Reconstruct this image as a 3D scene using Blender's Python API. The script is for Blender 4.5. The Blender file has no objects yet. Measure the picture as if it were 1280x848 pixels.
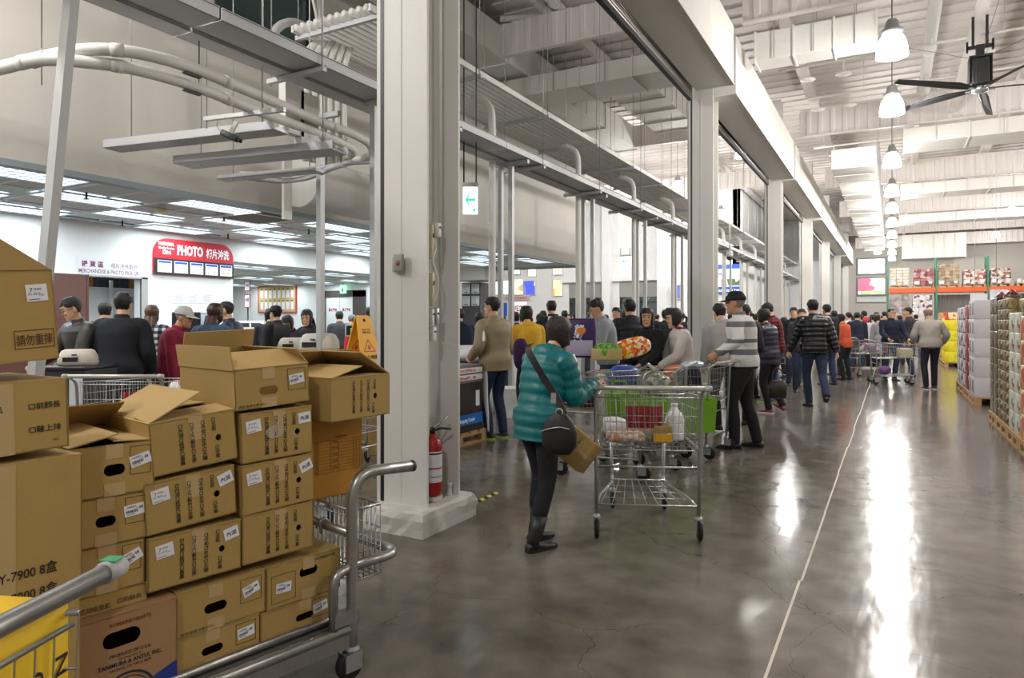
import bpy, math, random
from mathutils import Vector, Matrix
PI = math.pi
C = bpy.context.scene.collection
rnd = random.Random(11)
V = Vector
# ---------------------------------------------------------------- where the camera stands (used to measure the photograph)
TH = math.radians(28.91); CT, ST = math.cos(TH), math.sin(TH)
FPX, CX, HY, EYE = 860.0, 640.0, 402.0, 1.40
def ray(px, py):
    u = (px-CX)/FPX; v = (HY-py)/FPX
    return V((u*CT-ST, CT+u*ST, v))
def floor_at(px, py):
    r = ray(px, py); t = EYE/-r.z
    return V((r.x*t, r.y*t, 0))
def onX(px, py, X):
    r = ray(px, py); t = X/r.x
    return V((X, r.y*t, EYE+r.z*t))
def onY(px, py, Y):
    r = ray(px, py); t = Y/r.y
    return V((r.x*t, Y, EYE+r.z*t))
def onZ(px, py, Z):
    r = ray(px, py); t = (Z-EYE)/r.z
    return V((r.x*t, r.y*t, Z))
def onD(px, py, D):
    r = ray(px, py)
    return V((r.x*D, r.y*D, EYE+r.z*D))
# ---------------------------------------------------------------- materials
def lin(c):
    f = lambda x: x/12.92 if x <= 0.04045 else ((x+0.055)/1.055)**2.4
    return tuple(f(x/255.0) for x in c)
_M = {}
def mat(name, rgb, rough=0.5, metal=0.0, var=0.0, scale=8.0, bump=0.0, bscale=60.0, emit=0.0, spec=0.5, alpha=1.0, stretch=None, trans=0.0):
    if name in _M: return _M[name]
    m = bpy.data.materials.new(name); m.use_nodes = True
    nt = m.node_tree; b = nt.nodes['Principled BSDF']
    col = lin(rgb)
    b.inputs['Base Color'].default_value = (*col, 1)
    b.inputs['Roughness'].default_value = rough
    b.inputs['Metallic'].default_value = metal
    b.inputs['Specular IOR Level'].default_value = spec
    if alpha < 1: b.inputs['Alpha'].default_value = alpha
    if trans: b.inputs['Transmission Weight'].default_value = trans
    tc = nt.nodes.new('ShaderNodeTexCoord')
    src = tc.outputs['Object']
    if stretch:
        mp = nt.nodes.new('ShaderNodeMapping'); mp.inputs['Scale'].default_value = stretch
        nt.links.new(src, mp.inputs['Vector']); src = mp.outputs['Vector']
    if var > 0:
        n = nt.nodes.new('ShaderNodeTexNoise'); n.inputs['Scale'].default_value = scale; n.inputs['Detail'].default_value = 3
        nt.links.new(src, n.inputs['Vector'])
        mx = nt.nodes.new('ShaderNodeMix'); mx.data_type = 'RGBA'
        mx.inputs['A'].default_value = (*[x*(1-var) for x in col], 1)
        mx.inputs['B'].default_value = (*[min(1, x*(1+var)) for x in col], 1)
        nt.links.new(n.outputs['Fac'], mx.inputs['Factor'])
        nt.links.new(mx.outputs['Result'], b.inputs['Base Color'])
    if bump > 0:
        n2 = nt.nodes.new('ShaderNodeTexNoise'); n2.inputs['Scale'].default_value = bscale; n2.inputs['Detail'].default_value = 4
        nt.links.new(src, n2.inputs['Vector'])
        bp = nt.nodes.new('ShaderNodeBump'); bp.inputs['Strength'].default_value = bump; bp.inputs['Distance'].default_value = 0.02
        nt.links.new(n2.outputs['Fac'], bp.inputs['Height']); nt.links.new(bp.outputs['Normal'], b.inputs['Normal'])
    if emit > 0:
        b.inputs['Emission Color'].default_value = (*col, 1); b.inputs['Emission Strength'].default_value = emit
    _M[name] = m
    return m
def ramp_mat(name, stops, axis='Z', scale=1.0, offset=0.0, rough=0.8, const=True, wave=None):
    """bands along one object axis: stops = [(pos, rgb)...] over fract(axis*scale+offset)"""
    if name in _M: return _M[name]
    m = bpy.data.materials.new(name); m.use_nodes = True; nt = m.node_tree; b = nt.nodes['Principled BSDF']
    b.inputs['Roughness'].default_value = rough
    tc = nt.nodes.new('ShaderNodeTexCoord'); sx = nt.nodes.new('ShaderNodeSeparateXYZ')
    nt.links.new(tc.outputs['Object'], sx.inputs[0])
    ma = nt.nodes.new('ShaderNodeMath'); ma.operation = 'MULTIPLY_ADD'; ma.inputs[1].default_value = scale; ma.inputs[2].default_value = offset
    nt.links.new(sx.outputs[axis], ma.inputs[0])
    fr = nt.nodes.new('ShaderNodeMath'); fr.operation = 'FRACT'; nt.links.new(ma.outputs[0], fr.inputs[0])
    cr = nt.nodes.new('ShaderNodeValToRGB'); cr.color_ramp.interpolation = 'CONSTANT' if const else 'LINEAR'
    e = cr.color_ramp.elements
    e[0].position, e[0].color = stops[0][0], (*lin(stops[0][1]), 1)
    e[1].position, e[1].color = stops[1][0], (*lin(stops[1][1]), 1)
    for p, c in stops[2:]:
        k = e.new(p); k.color = (*lin(c), 1)
    nt.links.new(fr.outputs[0], cr.inputs[0]); nt.links.new(cr.outputs[0], b.inputs['Base Color'])
    _M[name] = m
    return m
def check_mat(name, a, b_, c_, size=0.05, rough=0.85):
    """woven plaid: two crossed sets of bands"""
    if name in _M: return _M[name]
    m = bpy.data.materials.new(name); m.use_nodes = True; nt = m.node_tree; b = nt.nodes['Principled BSDF']
    b.inputs['Roughness'].default_value = rough
    tc = nt.nodes.new('ShaderNodeTexCoord'); sx = nt.nodes.new('ShaderNodeSeparateXYZ'); nt.links.new(tc.outputs['Object'], sx.inputs[0])
    outs = []
    for ax in ('X', 'Z'):
        ma = nt.nodes.new('ShaderNodeMath'); ma.operation = 'MULTIPLY'; ma.inputs[1].default_value = 1/(2*size); nt.links.new(sx.outputs[ax], ma.inputs[0])
        fr = nt.nodes.new('ShaderNodeMath'); fr.operation = 'FRACT'; nt.links.new(ma.outputs[0], fr.inputs[0])
        gt = nt.nodes.new('ShaderNodeMath'); gt.operation = 'GREATER_THAN'; gt.inputs[1].default_value = 0.5; nt.links.new(fr.outputs[0], gt.inputs[0])
        outs.append(gt)
    ad = nt.nodes.new('ShaderNodeMath'); ad.operation = 'ADD'; nt.links.new(outs[0].outputs[0], ad.inputs[0]); nt.links.new(outs[1].outputs[0], ad.inputs[1])
    dv = nt.nodes.new('ShaderNodeMath'); dv.operation = 'MULTIPLY'; dv.inputs[1].default_value = 0.4; nt.links.new(ad.outputs[0], dv.inputs[0])
    cr = nt.nodes.new('ShaderNodeValToRGB'); cr.color_ramp.interpolation = 'CONSTANT'; e = cr.color_ramp.elements
    e[0].position, e[0].color = 0, (*lin(a), 1); e[1].position, e[1].color = 0.3, (*lin(b_), 1); k = e.new(0.7); k.color = (*lin(c_), 1)
    nt.links.new(dv.outputs[0], cr.inputs[0]); nt.links.new(cr.outputs[0], b.inputs['Base Color'])
    _M[name] = m
    return m
def blotch_mat(name, cols, scale=14.0, rough=0.6, stretch=None, emit=0.0):
    """packaging print seen from afar: cells of the listed colours"""
    if name in _M: return _M[name]
    m = bpy.data.materials.new(name); m.use_nodes = True; nt = m.node_tree; b = nt.nodes['Principled BSDF']
    b.inputs['Roughness'].default_value = rough
    tc = nt.nodes.new('ShaderNodeTexCoord'); src = tc.outputs['Object']
    if stretch:
        mp = nt.nodes.new('ShaderNodeMapping'); mp.inputs['Scale'].default_value = stretch; nt.links.new(src, mp.inputs[0]); src = mp.outputs[0]
    vo = nt.nodes.new('ShaderNodeTexVoronoi'); vo.inputs['Scale'].default_value = scale; nt.links.new(src, vo.inputs['Vector'])
    sp = nt.nodes.new('ShaderNodeSeparateColor'); nt.links.new(vo.outputs['Color'], sp.inputs[0])
    cr = nt.nodes.new('ShaderNodeValToRGB'); cr.color_ramp.interpolation = 'CONSTANT'; e = cr.color_ramp.elements
    n = len(cols)
    e[0].position, e[0].color = 0, (*lin(cols[0]), 1); e[1].position, e[1].color = 1/n, (*lin(cols[1]), 1)
    for i in range(2, n):
        k = e.new(i/n); k.color = (*lin(cols[i]), 1)
    nt.links.new(sp.outputs[0], cr.inputs[0]); nt.links.new(cr.outputs[0], b.inputs['Base Color'])
    if emit:
        nt.links.new(cr.outputs[0], b.inputs['Emission Color']); b.inputs['Emission Strength'].default_value = emit
    _M[name] = m
    return m
# ---------------------------------------------------------------- lettering
_tc = {}
def glyphs(s, bold=0.0):
    k = (s, bold)
    if k not in _tc:
        cu = bpy.data.curves.new('t', 'FONT'); cu.body = s; cu.resolution_u = 2; cu.offset = bold
        o = bpy.data.objects.new('t', cu); C.objects.link(o)
        dg = bpy.context.evaluated_depsgraph_get()
        me = bpy.data.meshes.new_from_object(o.evaluated_get(dg))
        vs = [(v.co.x, v.co.y) for v in me.vertices]; fs = [tuple(p.vertices) for p in me.polygons]
        bpy.data.objects.remove(o); bpy.data.curves.remove(cu); bpy.data.meshes.remove(me)
        if vs:
            x0 = min(v[0] for v in vs); x1 = max(v[0] for v in vs); y0 = min(v[1] for v in vs); y1 = max(v[1] for v in vs)
        else: x0 = x1 = y0 = y1 = 0
        _tc[k] = (vs, fs, x0, x1, y0, y1)
    return _tc[k]
# ---------------------------------------------------------------- mesh builder
def rotz(a): return Matrix.Rotation(a, 4, 'Z')
def rotx(a): return Matrix.Rotation(a, 4, 'X')
def roty(a): return Matrix.Rotation(a, 4, 'Y')
def T(x, y=None, z=None):
    return Matrix.Translation(V((x, y, z)) if y is not None else V(x))
def frame(o, x, y):
    """matrix whose local x / y run along the given world vectors"""
    x = V(x).normalized(); y = V(y); y = (y - x*y.dot(x)).normalized(); z = x.cross(y)
    m = Matrix((x, y, z)).transposed().to_4x4(); m.translation = V(o)
    return m
class MB:
    def __init__(s): s.v = []; s.f = []; s.mi = []; s.sm = []
    def add(s, vs, fs, mi=0, sm=False, M=None):
        b = len(s.v)
        s.v += [tuple(M @ V(p)) if M is not None else tuple(p) for p in vs]
        for f in fs:
            s.f.append(tuple(b+i for i in f)); s.mi.append(mi); s.sm.append(sm)
        return s
    def bx(s, x0, x1, y0, y1, z0, z1, mi=0, M=None):
        vs = [(x0,y0,z0),(x1,y0,z0),(x1,y1,z0),(x0,y1,z0),(x0,y0,z1),(x1,y0,z1),(x1,y1,z1),(x0,y1,z1)]
        return s.add(vs, [(0,3,2,1),(4,5,6,7),(0,1,5,4),(1,2,6,5),(2,3,7,6),(3,0,4,7)], mi, False, M)
    def rbx(s, x0, x1, y0, y1, z0, z1, r=0.01, mi=0, M=None, seg=2):
        """box with rounded vertical edges and chamfered rims"""
        r = min(r, (x1-x0)/2.01, (y1-y0)/2.01, (z1-z0)/2.01)
        def ring(ins, z):
            out = []
            rr = max(r-ins, 1e-4)
            for cx, cy, a0 in ((x1-r, y1-r, 0), (x0+r, y1-r, PI/2), (x0+r, y0+r, PI), (x1-r, y0+r, 1.5*PI)):
                for k in range(seg+1):
                    a = a0+PI/2*k/seg
                    out.append((cx+rr*math.cos(a), cy+rr*math.sin(a), z))
            return out
        rings = [ring(r*0.7, z0), ring(r*0.2, z0+r*0.35), ring(0, z0+r), ring(0, z1-r), ring(r*0.2, z1-r*0.35), ring(r*0.7, z1)]
        return s.loft(rings, mi, True, True, M)
    def loft(s, rings, mi=0, sm=True, caps=True, M=None, closed=True):
        n = len(rings[0]); vs = [p for r in rings for p in r]; fs = []
        for i in range(len(rings)-1):
            for j in range(n if closed else n-1):
                a, b = i*n+j, i*n+(j+1) % n
                fs.append((a, b, b+n, a+n))
        if caps:
            fs.append(tuple(range(n-1, -1, -1))); fs.append(tuple((len(rings)-1)*n+j for j in range(n)))
        return s.add(vs, fs, mi, sm, M)
    def tube(s, pts, r, n=8, mi=0, closed=False, caps=True, M=None, sm=True):
        pts = [V(p) for p in pts]; m = len(pts)
        rs = r if isinstance(r, (list, tuple)) else [r]*m
        ts = []
        for i in range(m):
            if closed: t = pts[(i+1) % m]-pts[i-1]
            else: t = pts[min(i+1, m-1)]-pts[max(i-1, 0)]
            ts.append(t.normalized())
        ref = V((0,0,1)) if abs(ts[0].z) < 0.9 else V((1,0,0))
        nrm = (ref-ts[0]*ref.dot(ts[0])).normalized(); rings = []
        for i in range(m):
            nrm = (nrm-ts[i]*nrm.dot(ts[i])).normalized(); bi = ts[i].cross(nrm)
            k = 1.0
            if 0 < i < m-1 and not closed:
                d = (pts[i]-pts[i-1]).normalized().dot((pts[i+1]-pts[i]).normalized()); k = 1/max(0.5, math.sqrt(max(0.05, (1+d)/2)))
            rings.append([pts[i]+(nrm*math.cos(2*PI*j/n)+bi*math.sin(2*PI*j/n))*rs[i]*k for j in range(n)])
        if closed: rings.append(rings[0])
        return s.loft(rings, mi, sm, caps and not closed, M)
    def cyl(s, p0, p1, r0, r1=None, n=16, mi=0, M=None, sm=True):
        return s.tube([p0, p1], [r0, r0 if r1 is None else r1], n, mi, M=M, sm=sm)
    def lathe(s, prof, n=20, mi=0, M=None, caps=True):
        rings = [[(r*math.cos(2*PI*j/n), r*math.sin(2*PI*j/n), z) for j in range(n)] for r, z in prof]
        return s.loft(rings, mi, True, caps, M)
    def prism(s, poly, h, mi=0, M=None, z0=0.0):
        n = len(poly)
        vs = [(x, y, z0) for x, y in poly]+[(x, y, z0+h) for x, y in poly]
        fs = [tuple(range(n-1, -1, -1)), tuple(range(n, 2*n))]+[(i, (i+1) % n, (i+1) % n+n, i+n) for i in range(n)]
        return s.add(vs, fs, mi, False, M)
    def ell(s, c, rx, ry, rz, n=16, m=10, mi=0, M=None):
        c = V(c); rings = []
        for i in range(m+1):
            t = -PI/2+PI*i/m; q = max(math.cos(t), 0.02)
            rings.append([(c.x+rx*q*math.cos(2*PI*j/n), c.y+ry*q*math.sin(2*PI*j/n), c.z+rz*math.sin(t)) for j in range(n)])
        return s.loft(rings, mi, True, True, M)
    def text(s, body, M, h, mi=0, w=None, bold=0.0, align='L', lift=0.0012):
        """flat lettering of cap height ~h in the local xy plane of M (w = forced total width)"""
        vs, fs, x0, x1, y0, y1 = glyphs(body, bold)
        if not vs: return s
        cap = 0.73 if all(ord(c) < 0x2000 for c in body) else 0.92
        sy = h/cap; sx = sy if w is None else w/max(1e-6, x1-x0)
        ox = 0 if align == 'L' else -(x1-x0)*sx/2
        return s.add([((x-x0)*sx+ox, y*sy, lift) for x, y in vs], fs, mi, False, M)
    def vtext(s, body, M, h, gap=1.12, mi=0, bold=0.0):
        """one glyph under another"""
        for i, ch in enumerate(body):
            if ch != ' ':
                vs, fs, x0, x1, y0, y1 = glyphs(ch, bold)
                k = h/0.95; cx = (x0+x1)/2
                s.add([((x-cx)*k, (y-0.35)*k-(i+0.5)*h*gap, 0.0012) for x, y in vs], fs, mi, False, M)
        return s
    def build(s, name, m, parent=None, M=None, bevel=0.0):
        me = bpy.data.meshes.new(name)
        me.from_pydata([tuple(p) for p in s.v], [], s.f)
        ms = m if isinstance(m, (list, tuple)) else [m]
        for k in ms: me.materials.append(k)
        me.polygons.foreach_set('material_index', s.mi); me.polygons.foreach_set('use_smooth', s.sm)
        me.update()
        o = bpy.data.objects.new(name, me); C.objects.link(o)
        if parent is not None: o.parent = parent
        if M is not None: o.matrix_local = M
        if bevel > 0:
            b = o.modifiers.new('bevel', 'BEVEL'); b.width = bevel; b.segments = 2; b.limit_method = 'ANGLE'; b.angle_limit = 0.6
        return o
def tag(o, label, cat, group=None):
    o['label'] = label; o['category'] = cat
    if group: o['group'] = group
    return o
def thing(name, label, cat, M=None, group=None):
    o = bpy.data.objects.new(name, None); C.objects.link(o); o.empty_display_size = 0.1
    if M is not None: o.matrix_world = M
    return tag(o, label, cat, group)
def struct(name, mb, m, bevel=0):
    o = mb.build(name, m, None, None, bevel); o['kind'] = 'structure'
    return o
def dup(o, M=None, label=None, group=None, parent=None):
    c = o.copy(); C.objects.link(c)
    if parent is not None:
        c.parent = parent
    for ch in list(o.children): dup(ch, parent=c)
    if M is not None: c.matrix_world = M
    if label: c['label'] = label
    if group: c['group'] = group
    return c
def arc(c, r, a0, a1, n, u=V((1,0,0)), v=V((0,0,1))):
    c = V(c)
    return [c+(V(u)*math.cos(a0+(a1-a0)*i/n)+V(v)*math.sin(a0+(a1-a0)*i/n))*r for i in range(n+1)]
def smooth_path(pts, k=6):
    pts = [V(p) for p in pts]; out = []
    for i in range(len(pts)-1):
        p0, p1, p2, p3 = pts[max(i-1,0)], pts[i], pts[i+1], pts[min(i+2,len(pts)-1)]
        for j in range(k):
            t = j/k
            out.append(0.5*((2*p1)+(p2-p0)*t+(2*p0-5*p1+4*p2-p3)*t*t+(3*p1-p0-3*p2+p3)*t**3))
    return out+[pts[-1]]
def fillet(pts, r, k=5):
    """polyline with its inner corners rounded"""
    pts = [V(p) for p in pts]; out = [pts[0]]
    for i in range(1, len(pts)-1):
        a, b, c = pts[i-1], pts[i], pts[i+1]
        d0 = (a-b); d1 = (c-b); rr = min(r, d0.length*0.49, d1.length*0.49)
        p = b+d0.normalized()*rr; q = b+d1.normalized()*rr
        for j in range(k+1):
            t = j/k; out.append(p*(1-t)**2+b*2*t*(1-t)+q*t*t)
    return out+[pts[-1]]
# ---------------------------------------------------------------- the palette
WHITE = mat('white paint', (214,212,206), 0.55, var=0.03, scale=3)
WALLP = mat('cream wall paint', (202,198,190), 0.8, var=0.04, scale=1.2)
WHITEW = mat('white wall paint', (226,228,228), 0.7, var=0.02, scale=1)
DECKM = mat('white roof steel', (214,208,204), 0.55, var=0.03, scale=2)
GALV = mat('galvanised steel', (176,178,178), 0.38, 0.65, var=0.12, scale=30)
TRAYM = mat('grey painted tray', (188,188,190), 0.5, 0.1, var=0.04, scale=4)
CHROME = mat('zinc wire', (178,178,176), 0.3, 0.85, var=0.1, scale=40)
ALU = mat('brushed aluminium', (170,168,164), 0.32, 0.85, var=0.15, scale=25)
BLACK = mat('black rubber', (22,22,23), 0.7, var=0.15)
BLACKP = mat('black plastic', (28,28,30), 0.45, var=0.1)
DGREY = mat('dark grey metal', (58,58,60), 0.5, 0.2, var=0.1)
GREYP = mat('grey plastic', (176,174,170), 0.5)
CARD = mat('corrugated card', (168,138,78), 0.85, var=0.07, scale=5, bump=0.05, bscale=120)
CARDIN = mat('inner card', (180,150,94), 0.88, var=0.06, scale=5)
CARDR = mat('kraft brown card', (160,122,84), 0.85, var=0.06, scale=6)
CARDA = mat('amber card', (176,122,40), 0.8, var=0.07, scale=5)
INK = mat('printing ink', (38,30,22), 0.8)
INKF = mat('faded ink', (92,66,32), 0.85)
REDINK = mat('red ink', (120,40,34), 0.8)
PAPER = mat('label paper', (226,226,230), 0.6, var=0.03, scale=30)
TAPE = mat('packing tape', (186,158,112), 0.25, var=0.05, scale=12)
REDP = mat('red plastic', (140,22,28), 0.4, var=0.05)
PALLETW = mat('pallet timber', (186,150,104), 0.8, var=0.18, scale=10, stretch=(1,6,6))
GREEN = mat('green fabric', (110,160,30), 0.8, var=0.1)
YELLOW = mat('yellow plastic', (236,170,20), 0.45, var=0.04)
GLASSW = mat('white plastic', (232,232,230), 0.4)
WOODD = mat('dark red wood', (92,58,50), 0.35, var=0.12, scale=6, stretch=(8,8,1))
# ================================================================= the room
def floor_material():
    m = bpy.data.materials.new('polished concrete'); m.use_nodes = True; nt = m.node_tree; b = nt.nodes['Principled BSDF']
    N = nt.nodes.new; L = nt.links.new
    tc = N('ShaderNodeTexCoord')
    n1 = N('ShaderNodeTexNoise'); n1.inputs['Scale'].default_value = 0.55; n1.inputs['Detail'].default_value = 6; n1.inputs['Roughness'].default_value = 0.6
    n2 = N('ShaderNodeTexNoise'); n2.inputs['Scale'].default_value = 5; n2.inputs['Detail'].default_value = 5
    L(tc.outputs['Object'], n1.inputs['Vector']); L(tc.outputs['Object'], n2.inputs['Vector'])
    mx = N('ShaderNodeMath'); mx.operation = 'MULTIPLY_ADD'; mx.inputs[1].default_value = 0.6; L(n2.outputs['Fac'], mx.inputs[0]); L(n1.outputs['Fac'], mx.inputs[2])
    cr = N('ShaderNodeValToRGB'); e = cr.color_ramp.elements
    e[0].position, e[0].color = 0.55, (*lin((80,76,69)), 1); e[1].position, e[1].color = 1.0, (*lin((130,123,111)), 1)
    L(mx.outputs[0], cr.inputs[0])
    # fine cracks: the cell borders of a warped voronoi
    nw = N('ShaderNodeTexNoise'); nw.inputs['Scale'].default_value = 2.2; nw.inputs['Detail'].default_value = 5; L(tc.outputs['Object'], nw.inputs['Vector'])
    vm = N('ShaderNodeVectorMath'); vm.operation = 'MULTIPLY_ADD'; vm.inputs[1].default_value = (0.5,0.5,0); L(nw.outputs['Color'], vm.inputs[0]); L(tc.outputs['Object'], vm.inputs[2])
    vo = N('ShaderNodeTexVoronoi'); vo.feature = 'DISTANCE_TO_EDGE'; vo.inputs['Scale'].default_value = 0.8; L(vm.outputs[0], vo.inputs['Vector'])
    cc = N('ShaderNodeMath'); cc.operation = 'LESS_THAN'; cc.inputs[1].default_value = 0.0016; L(vo.outputs['Distance'], cc.inputs[0])
    m2 = N('ShaderNodeMix'); m2.data_type = 'RGBA'; m2.inputs['B'].default_value = (*lin((46,43,40)), 1)
    sc = N('ShaderNodeMath'); sc.operation = 'MULTIPLY'; sc.inputs[1].default_value = 0.55; L(cc.outputs[0], sc.inputs[0])
    L(sc.outputs[0], m2.inputs['Factor']); L(cr.outputs[0], m2.inputs['A']); L(m2.outputs['Result'], b.inputs['Base Color'])
    rr = N('ShaderNodeMapRange'); rr.inputs['From Min'].default_value = 0.3; rr.inputs['From Max'].default_value = 0.7; rr.inputs['To Min'].default_value = 0.14; rr.inputs['To Max'].default_value = 0.18
    L(n2.outputs['Fac'], rr.inputs['Value']); L(rr.outputs[0], b.inputs['Roughness'])
    mp = N('ShaderNodeMapping'); mp.inputs['Scale'].default_value = (2.2, 0.7, 1); L(tc.outputs['Object'], mp.inputs[0])
    n3 = N('ShaderNodeTexNoise'); n3.inputs['Scale'].default_value = 3; n3.inputs['Detail'].default_value = 3; L(mp.outputs[0], n3.inputs['Vector'])
    bp = N('ShaderNodeBump'); bp.inputs['Strength'].default_value = 0.10; bp.inputs['Distance'].default_value = 0.03; L(n3.outputs['Fac'], bp.inputs['Height']); L(bp.outputs[0], b.inputs['Normal'])
    b.inputs['Specular IOR Level'].default_value = 0.26
    return m
struct('floor', MB().bx(-26, 12, -6, 60, -0.2, 0), floor_material())
# the pale joint down the aisle
mb = MB(); y = -2.0
while y < 52:
    x = -0.43+0.006*math.sin(y*1.7); mb.bx(x-0.006, x+0.006, y, y+1.5, 0.0005, 0.002); y += 1.5
struct('trim_1', mb, mat('joint filler', (206,196,180), 0.6, var=0.25, scale=4))
XC = -2.70                      # aisle face of the column line
COLY = [3.72+8.35*i for i in range(7)]
YFAR = 56.0
HTOP = 7.75
def corrugated(mb, x0, x1, y, z0, z1, pitch=0.3, d=0.03, mi=0):
    """upright ribbed sheet facing -y"""
    x = x0
    while x < x1-0.01:
        w = min(pitch, x1-x)
        pts = [(x, y), (x+w*0.55, y), (x+w*0.63, y-d), (x+w*0.92, y-d), (x+w, y)]
        for (a, b) in zip(pts[:-1], pts[1:]):
            mb.add([(a[0],a[1],z0),(b[0],b[1],z0),(b[0],b[1],z1),(a[0],a[1],z1)], [(0,1,2,3)], mi)
        x += w
    mb.bx(x0, x1, y+0.001, y+0.05, z0, z1, mi); mb.bx(x0, x1, y-d-0.03, y+0.06, z0-0.03, z0, mi)
# roof deck with ribs across the aisle
mb = MB()
for (x0, x1, y0, y1) in ((-26, 12, -6, 60),):
    mb.bx(x0, x1, y0, y1, HTOP+0.08, HTOP+0.2)
    y = y0
    while y < y1:
        mb.bx(x0, x1, y, y+0.25, HTOP+0.05, HTOP+0.08); y += 0.5
struct('ceiling', mb, DECKM)
# upright draft sheets on every column line
for i, y in enumerate(COLY):
    if i == 0: continue
    yy = y+0.2
    mb = MB()
    corrugated(mb, -2.25, 11.5, yy, 6.53, 7.22)
    mb.bx(-2.25, 11.5, yy-0.06, yy+0.06, 7.22, 7.27)
    if i < 4: corrugated(mb, -8.15 if i < 3 else -20, -3.0, yy, 6.85, 7.5)
    o = struct('beam_%d' % i, mb, DECKM)
# purlins along the aisle
mb = MB()
for x in (-1.9, 2.9, 5.2, 8.0):
    mb.bx(x-0.07, x+0.07, 0, YFAR, 7.45, 7.75); mb.bx(x-0.12, x+0.12, 0, YFAR, 7.43, 7.45)
for x in (-6.0, -4.2):
    mb.bx(x-0.05, x+0.05, 4, 47, 7.5, 7.75)
struct('beam_8', mb, DECKM)
# H section columns with plinth
for i, y in enumerate(COLY):
    mb = MB()
    fl, t, dep = 0.36, 0.022, 0.40
    mb.bx(XC-fl, XC, y, y+t, 0, 7.6); mb.bx(XC-fl, XC, y+dep-t, y+dep, 0, 7.6)
    mb.bx(XC-fl/2-0.012, XC-fl/2+0.012, y+t, y+dep-t, 0, 7.6)
    # the shutter guide: two white channels with the dark slot between them
    mb.bx(XC-fl-0.030, XC-fl-0.001, y-0.002, y+0.06, 0, 5.3, 1); mb.bx(XC-fl-0.060, XC-fl-0.030, y-0.004, y+0.012, 0, 5.3); mb.bx(XC-fl-0.10, XC-fl-0.030, y+0.06, y+0.2, 0, 5.3)
    # cover strip on the flange
    mb.bx(XC-0.215, XC-0.21, y-0.004, y, 0, 5.3, 0)
    struct('column_%d' % (i+1), mb, [WHITE, BLACKP])
    # rough cast white plinth
    mb = MB(); r = random.Random(i)
    x0, x1, y0, y1 = XC-fl-0.06, XC+0.07, y-0.14, y+dep+0.12
    nx = 8; rings = []
    for (ins, z) in ((0, 0), (0.004, 0.05), (0.0, 0.11), (0.012, 0.15), (0.03, 0.165)):
        ring = []
        per = [(x0+(x1-x0)*k/nx, y0) for k in range(nx)]+[(x1, y0+(y1-y0)*k/nx) for k in range(nx)]+[(x1-(x1-x0)*k/nx, y1) for k in range(nx)]+[(x0, y1-(y1-y0)*k/nx) for k in range(nx)]
        cx, cy = (x0+x1)/2, (y0+y1)/2
        for (px, py) in per:
            j = r.uniform(-0.006, 0.006); q = 1-(ins+j)/0.3
            ring.append((cx+(px-cx)*q, cy+(py-cy)*q, z+(r.uniform(-0.006, 0.006) if z > 0 else 0)))
        rings.append(ring)
    mb.loft(rings, 0, False, True)
    struct('trim_%d' % (i+2), mb, WHITE)
# shutter housings between the columns (steel box) and the rolled curtain under each
SLAT = mat('bronze shutter slats', (104,92,82), 0.3, 0.75, var=0.2, scale=6, stretch=(1,0.2,20))
for i in range(6):
    y0, y1 = COLY[i]-0.1 if i else 2.2, COLY[i+1]-0.28
    x0, x1 = (-2.93, -2.30) if i == 0 else (-2.93, -2.34)
    z0 = 5.34 if i % 2 == 0 else 5.30
    if i: y0 += 0.2
    mb = MB().bx(x0, x1, y0, y1, z0, 6.3)
    mb.bx(x1, x1+0.012, y0, y1, z0-0.012, z0+0.02); mb.bx(x0, x1, y1-0.012, y1+0.003, z0-0.006, 6.3)
    struct('beam_%d' % (10+i), mb, WHITE)
    t = thing('roller_shutter', 'rolled up bronze slat shutter under the beam %s' % ['nearest the camera, left of the white columns','between the second and third white columns','between the third and fourth white columns','between the fourth and fifth white columns','between the fifth and sixth white columns','at the far end of the column row'][i], 'shutter', T((-3.02, (y0+y1)/2, 5.2)), 'rolled shutters along the column row')
    mb = MB(); yy0, yy1 = y0-t.location.y, y1-t.location.y
    for k in range(6):
        z = 0.055+k*0.045; mb.tube([(0, yy0, z), (0, yy1, z)], 0.028, 8)
    mb.build('slat_curtain', SLAT, t)
    MB().bx(-0.035, 0.035, yy0, yy1, -0.02, 0.04).build('bottom_bar', BLACKP, t)
    MB().bx(-0.09, -0.045, yy0, yy1, 0.06, 0.45).build('hood_lip', BLACKP, t)
# walls
struct('wall_far', MB().bx(-3.2, 12, YFAR, YFAR+0.2, 0, 8), WALLP)
struct('wall_right', MB().bx(11.6, 11.8, -6, YFAR, 0, 8), WALLP)
# upper cream wall over the low photo ceiling (X = -8.2), with an office window
XS, YS, HS = -8.2, 19.4, 3.1
wp0, wp1 = onX(268, 0, XS), onX(392, 80, XS)
w_y0, w_y1, w_z0 = wp0.y, wp1.y, wp1.z-0.05
mb = MB().bx(XS-0.25, XS, -6, w_y0, HS, 8).bx(XS-0.25, XS, w_y1, YS, HS, 8).bx(XS-0.25, XS, w_y0, w_y1, HS, w_z0).bx(XS-0.25, XS, w_y0, w_y1, 7.2, 8)
mb.bx(XS-4, XS-0.25, YS-0.2, YS, HS, 8)
struct('wall_left', mb, WALLP)
mb = MB(); fr = 0.07
mb.bx(XS-0.1, XS+0.02, w_y0, w_y1, w_z0, w_z0+fr).bx(XS-0.1, XS+0.02, w_y1-fr, w_y1, w_z0, 7.2).bx(XS-0.1, XS+0.02, w_y0, w_y0+fr, w_z0, 7.2).bx(XS-0.1, XS+0.02, w_y0, w_y1, 7.13, 7.2)
o = struct('window_1', mb, DGREY)
MB().bx(XS-0.06, XS-0.05, w_y0, w_y1, w_z0, 7.2).build('pane', mat('window glass', (200,226,226), 0.05, trans=1.0), o)
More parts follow.
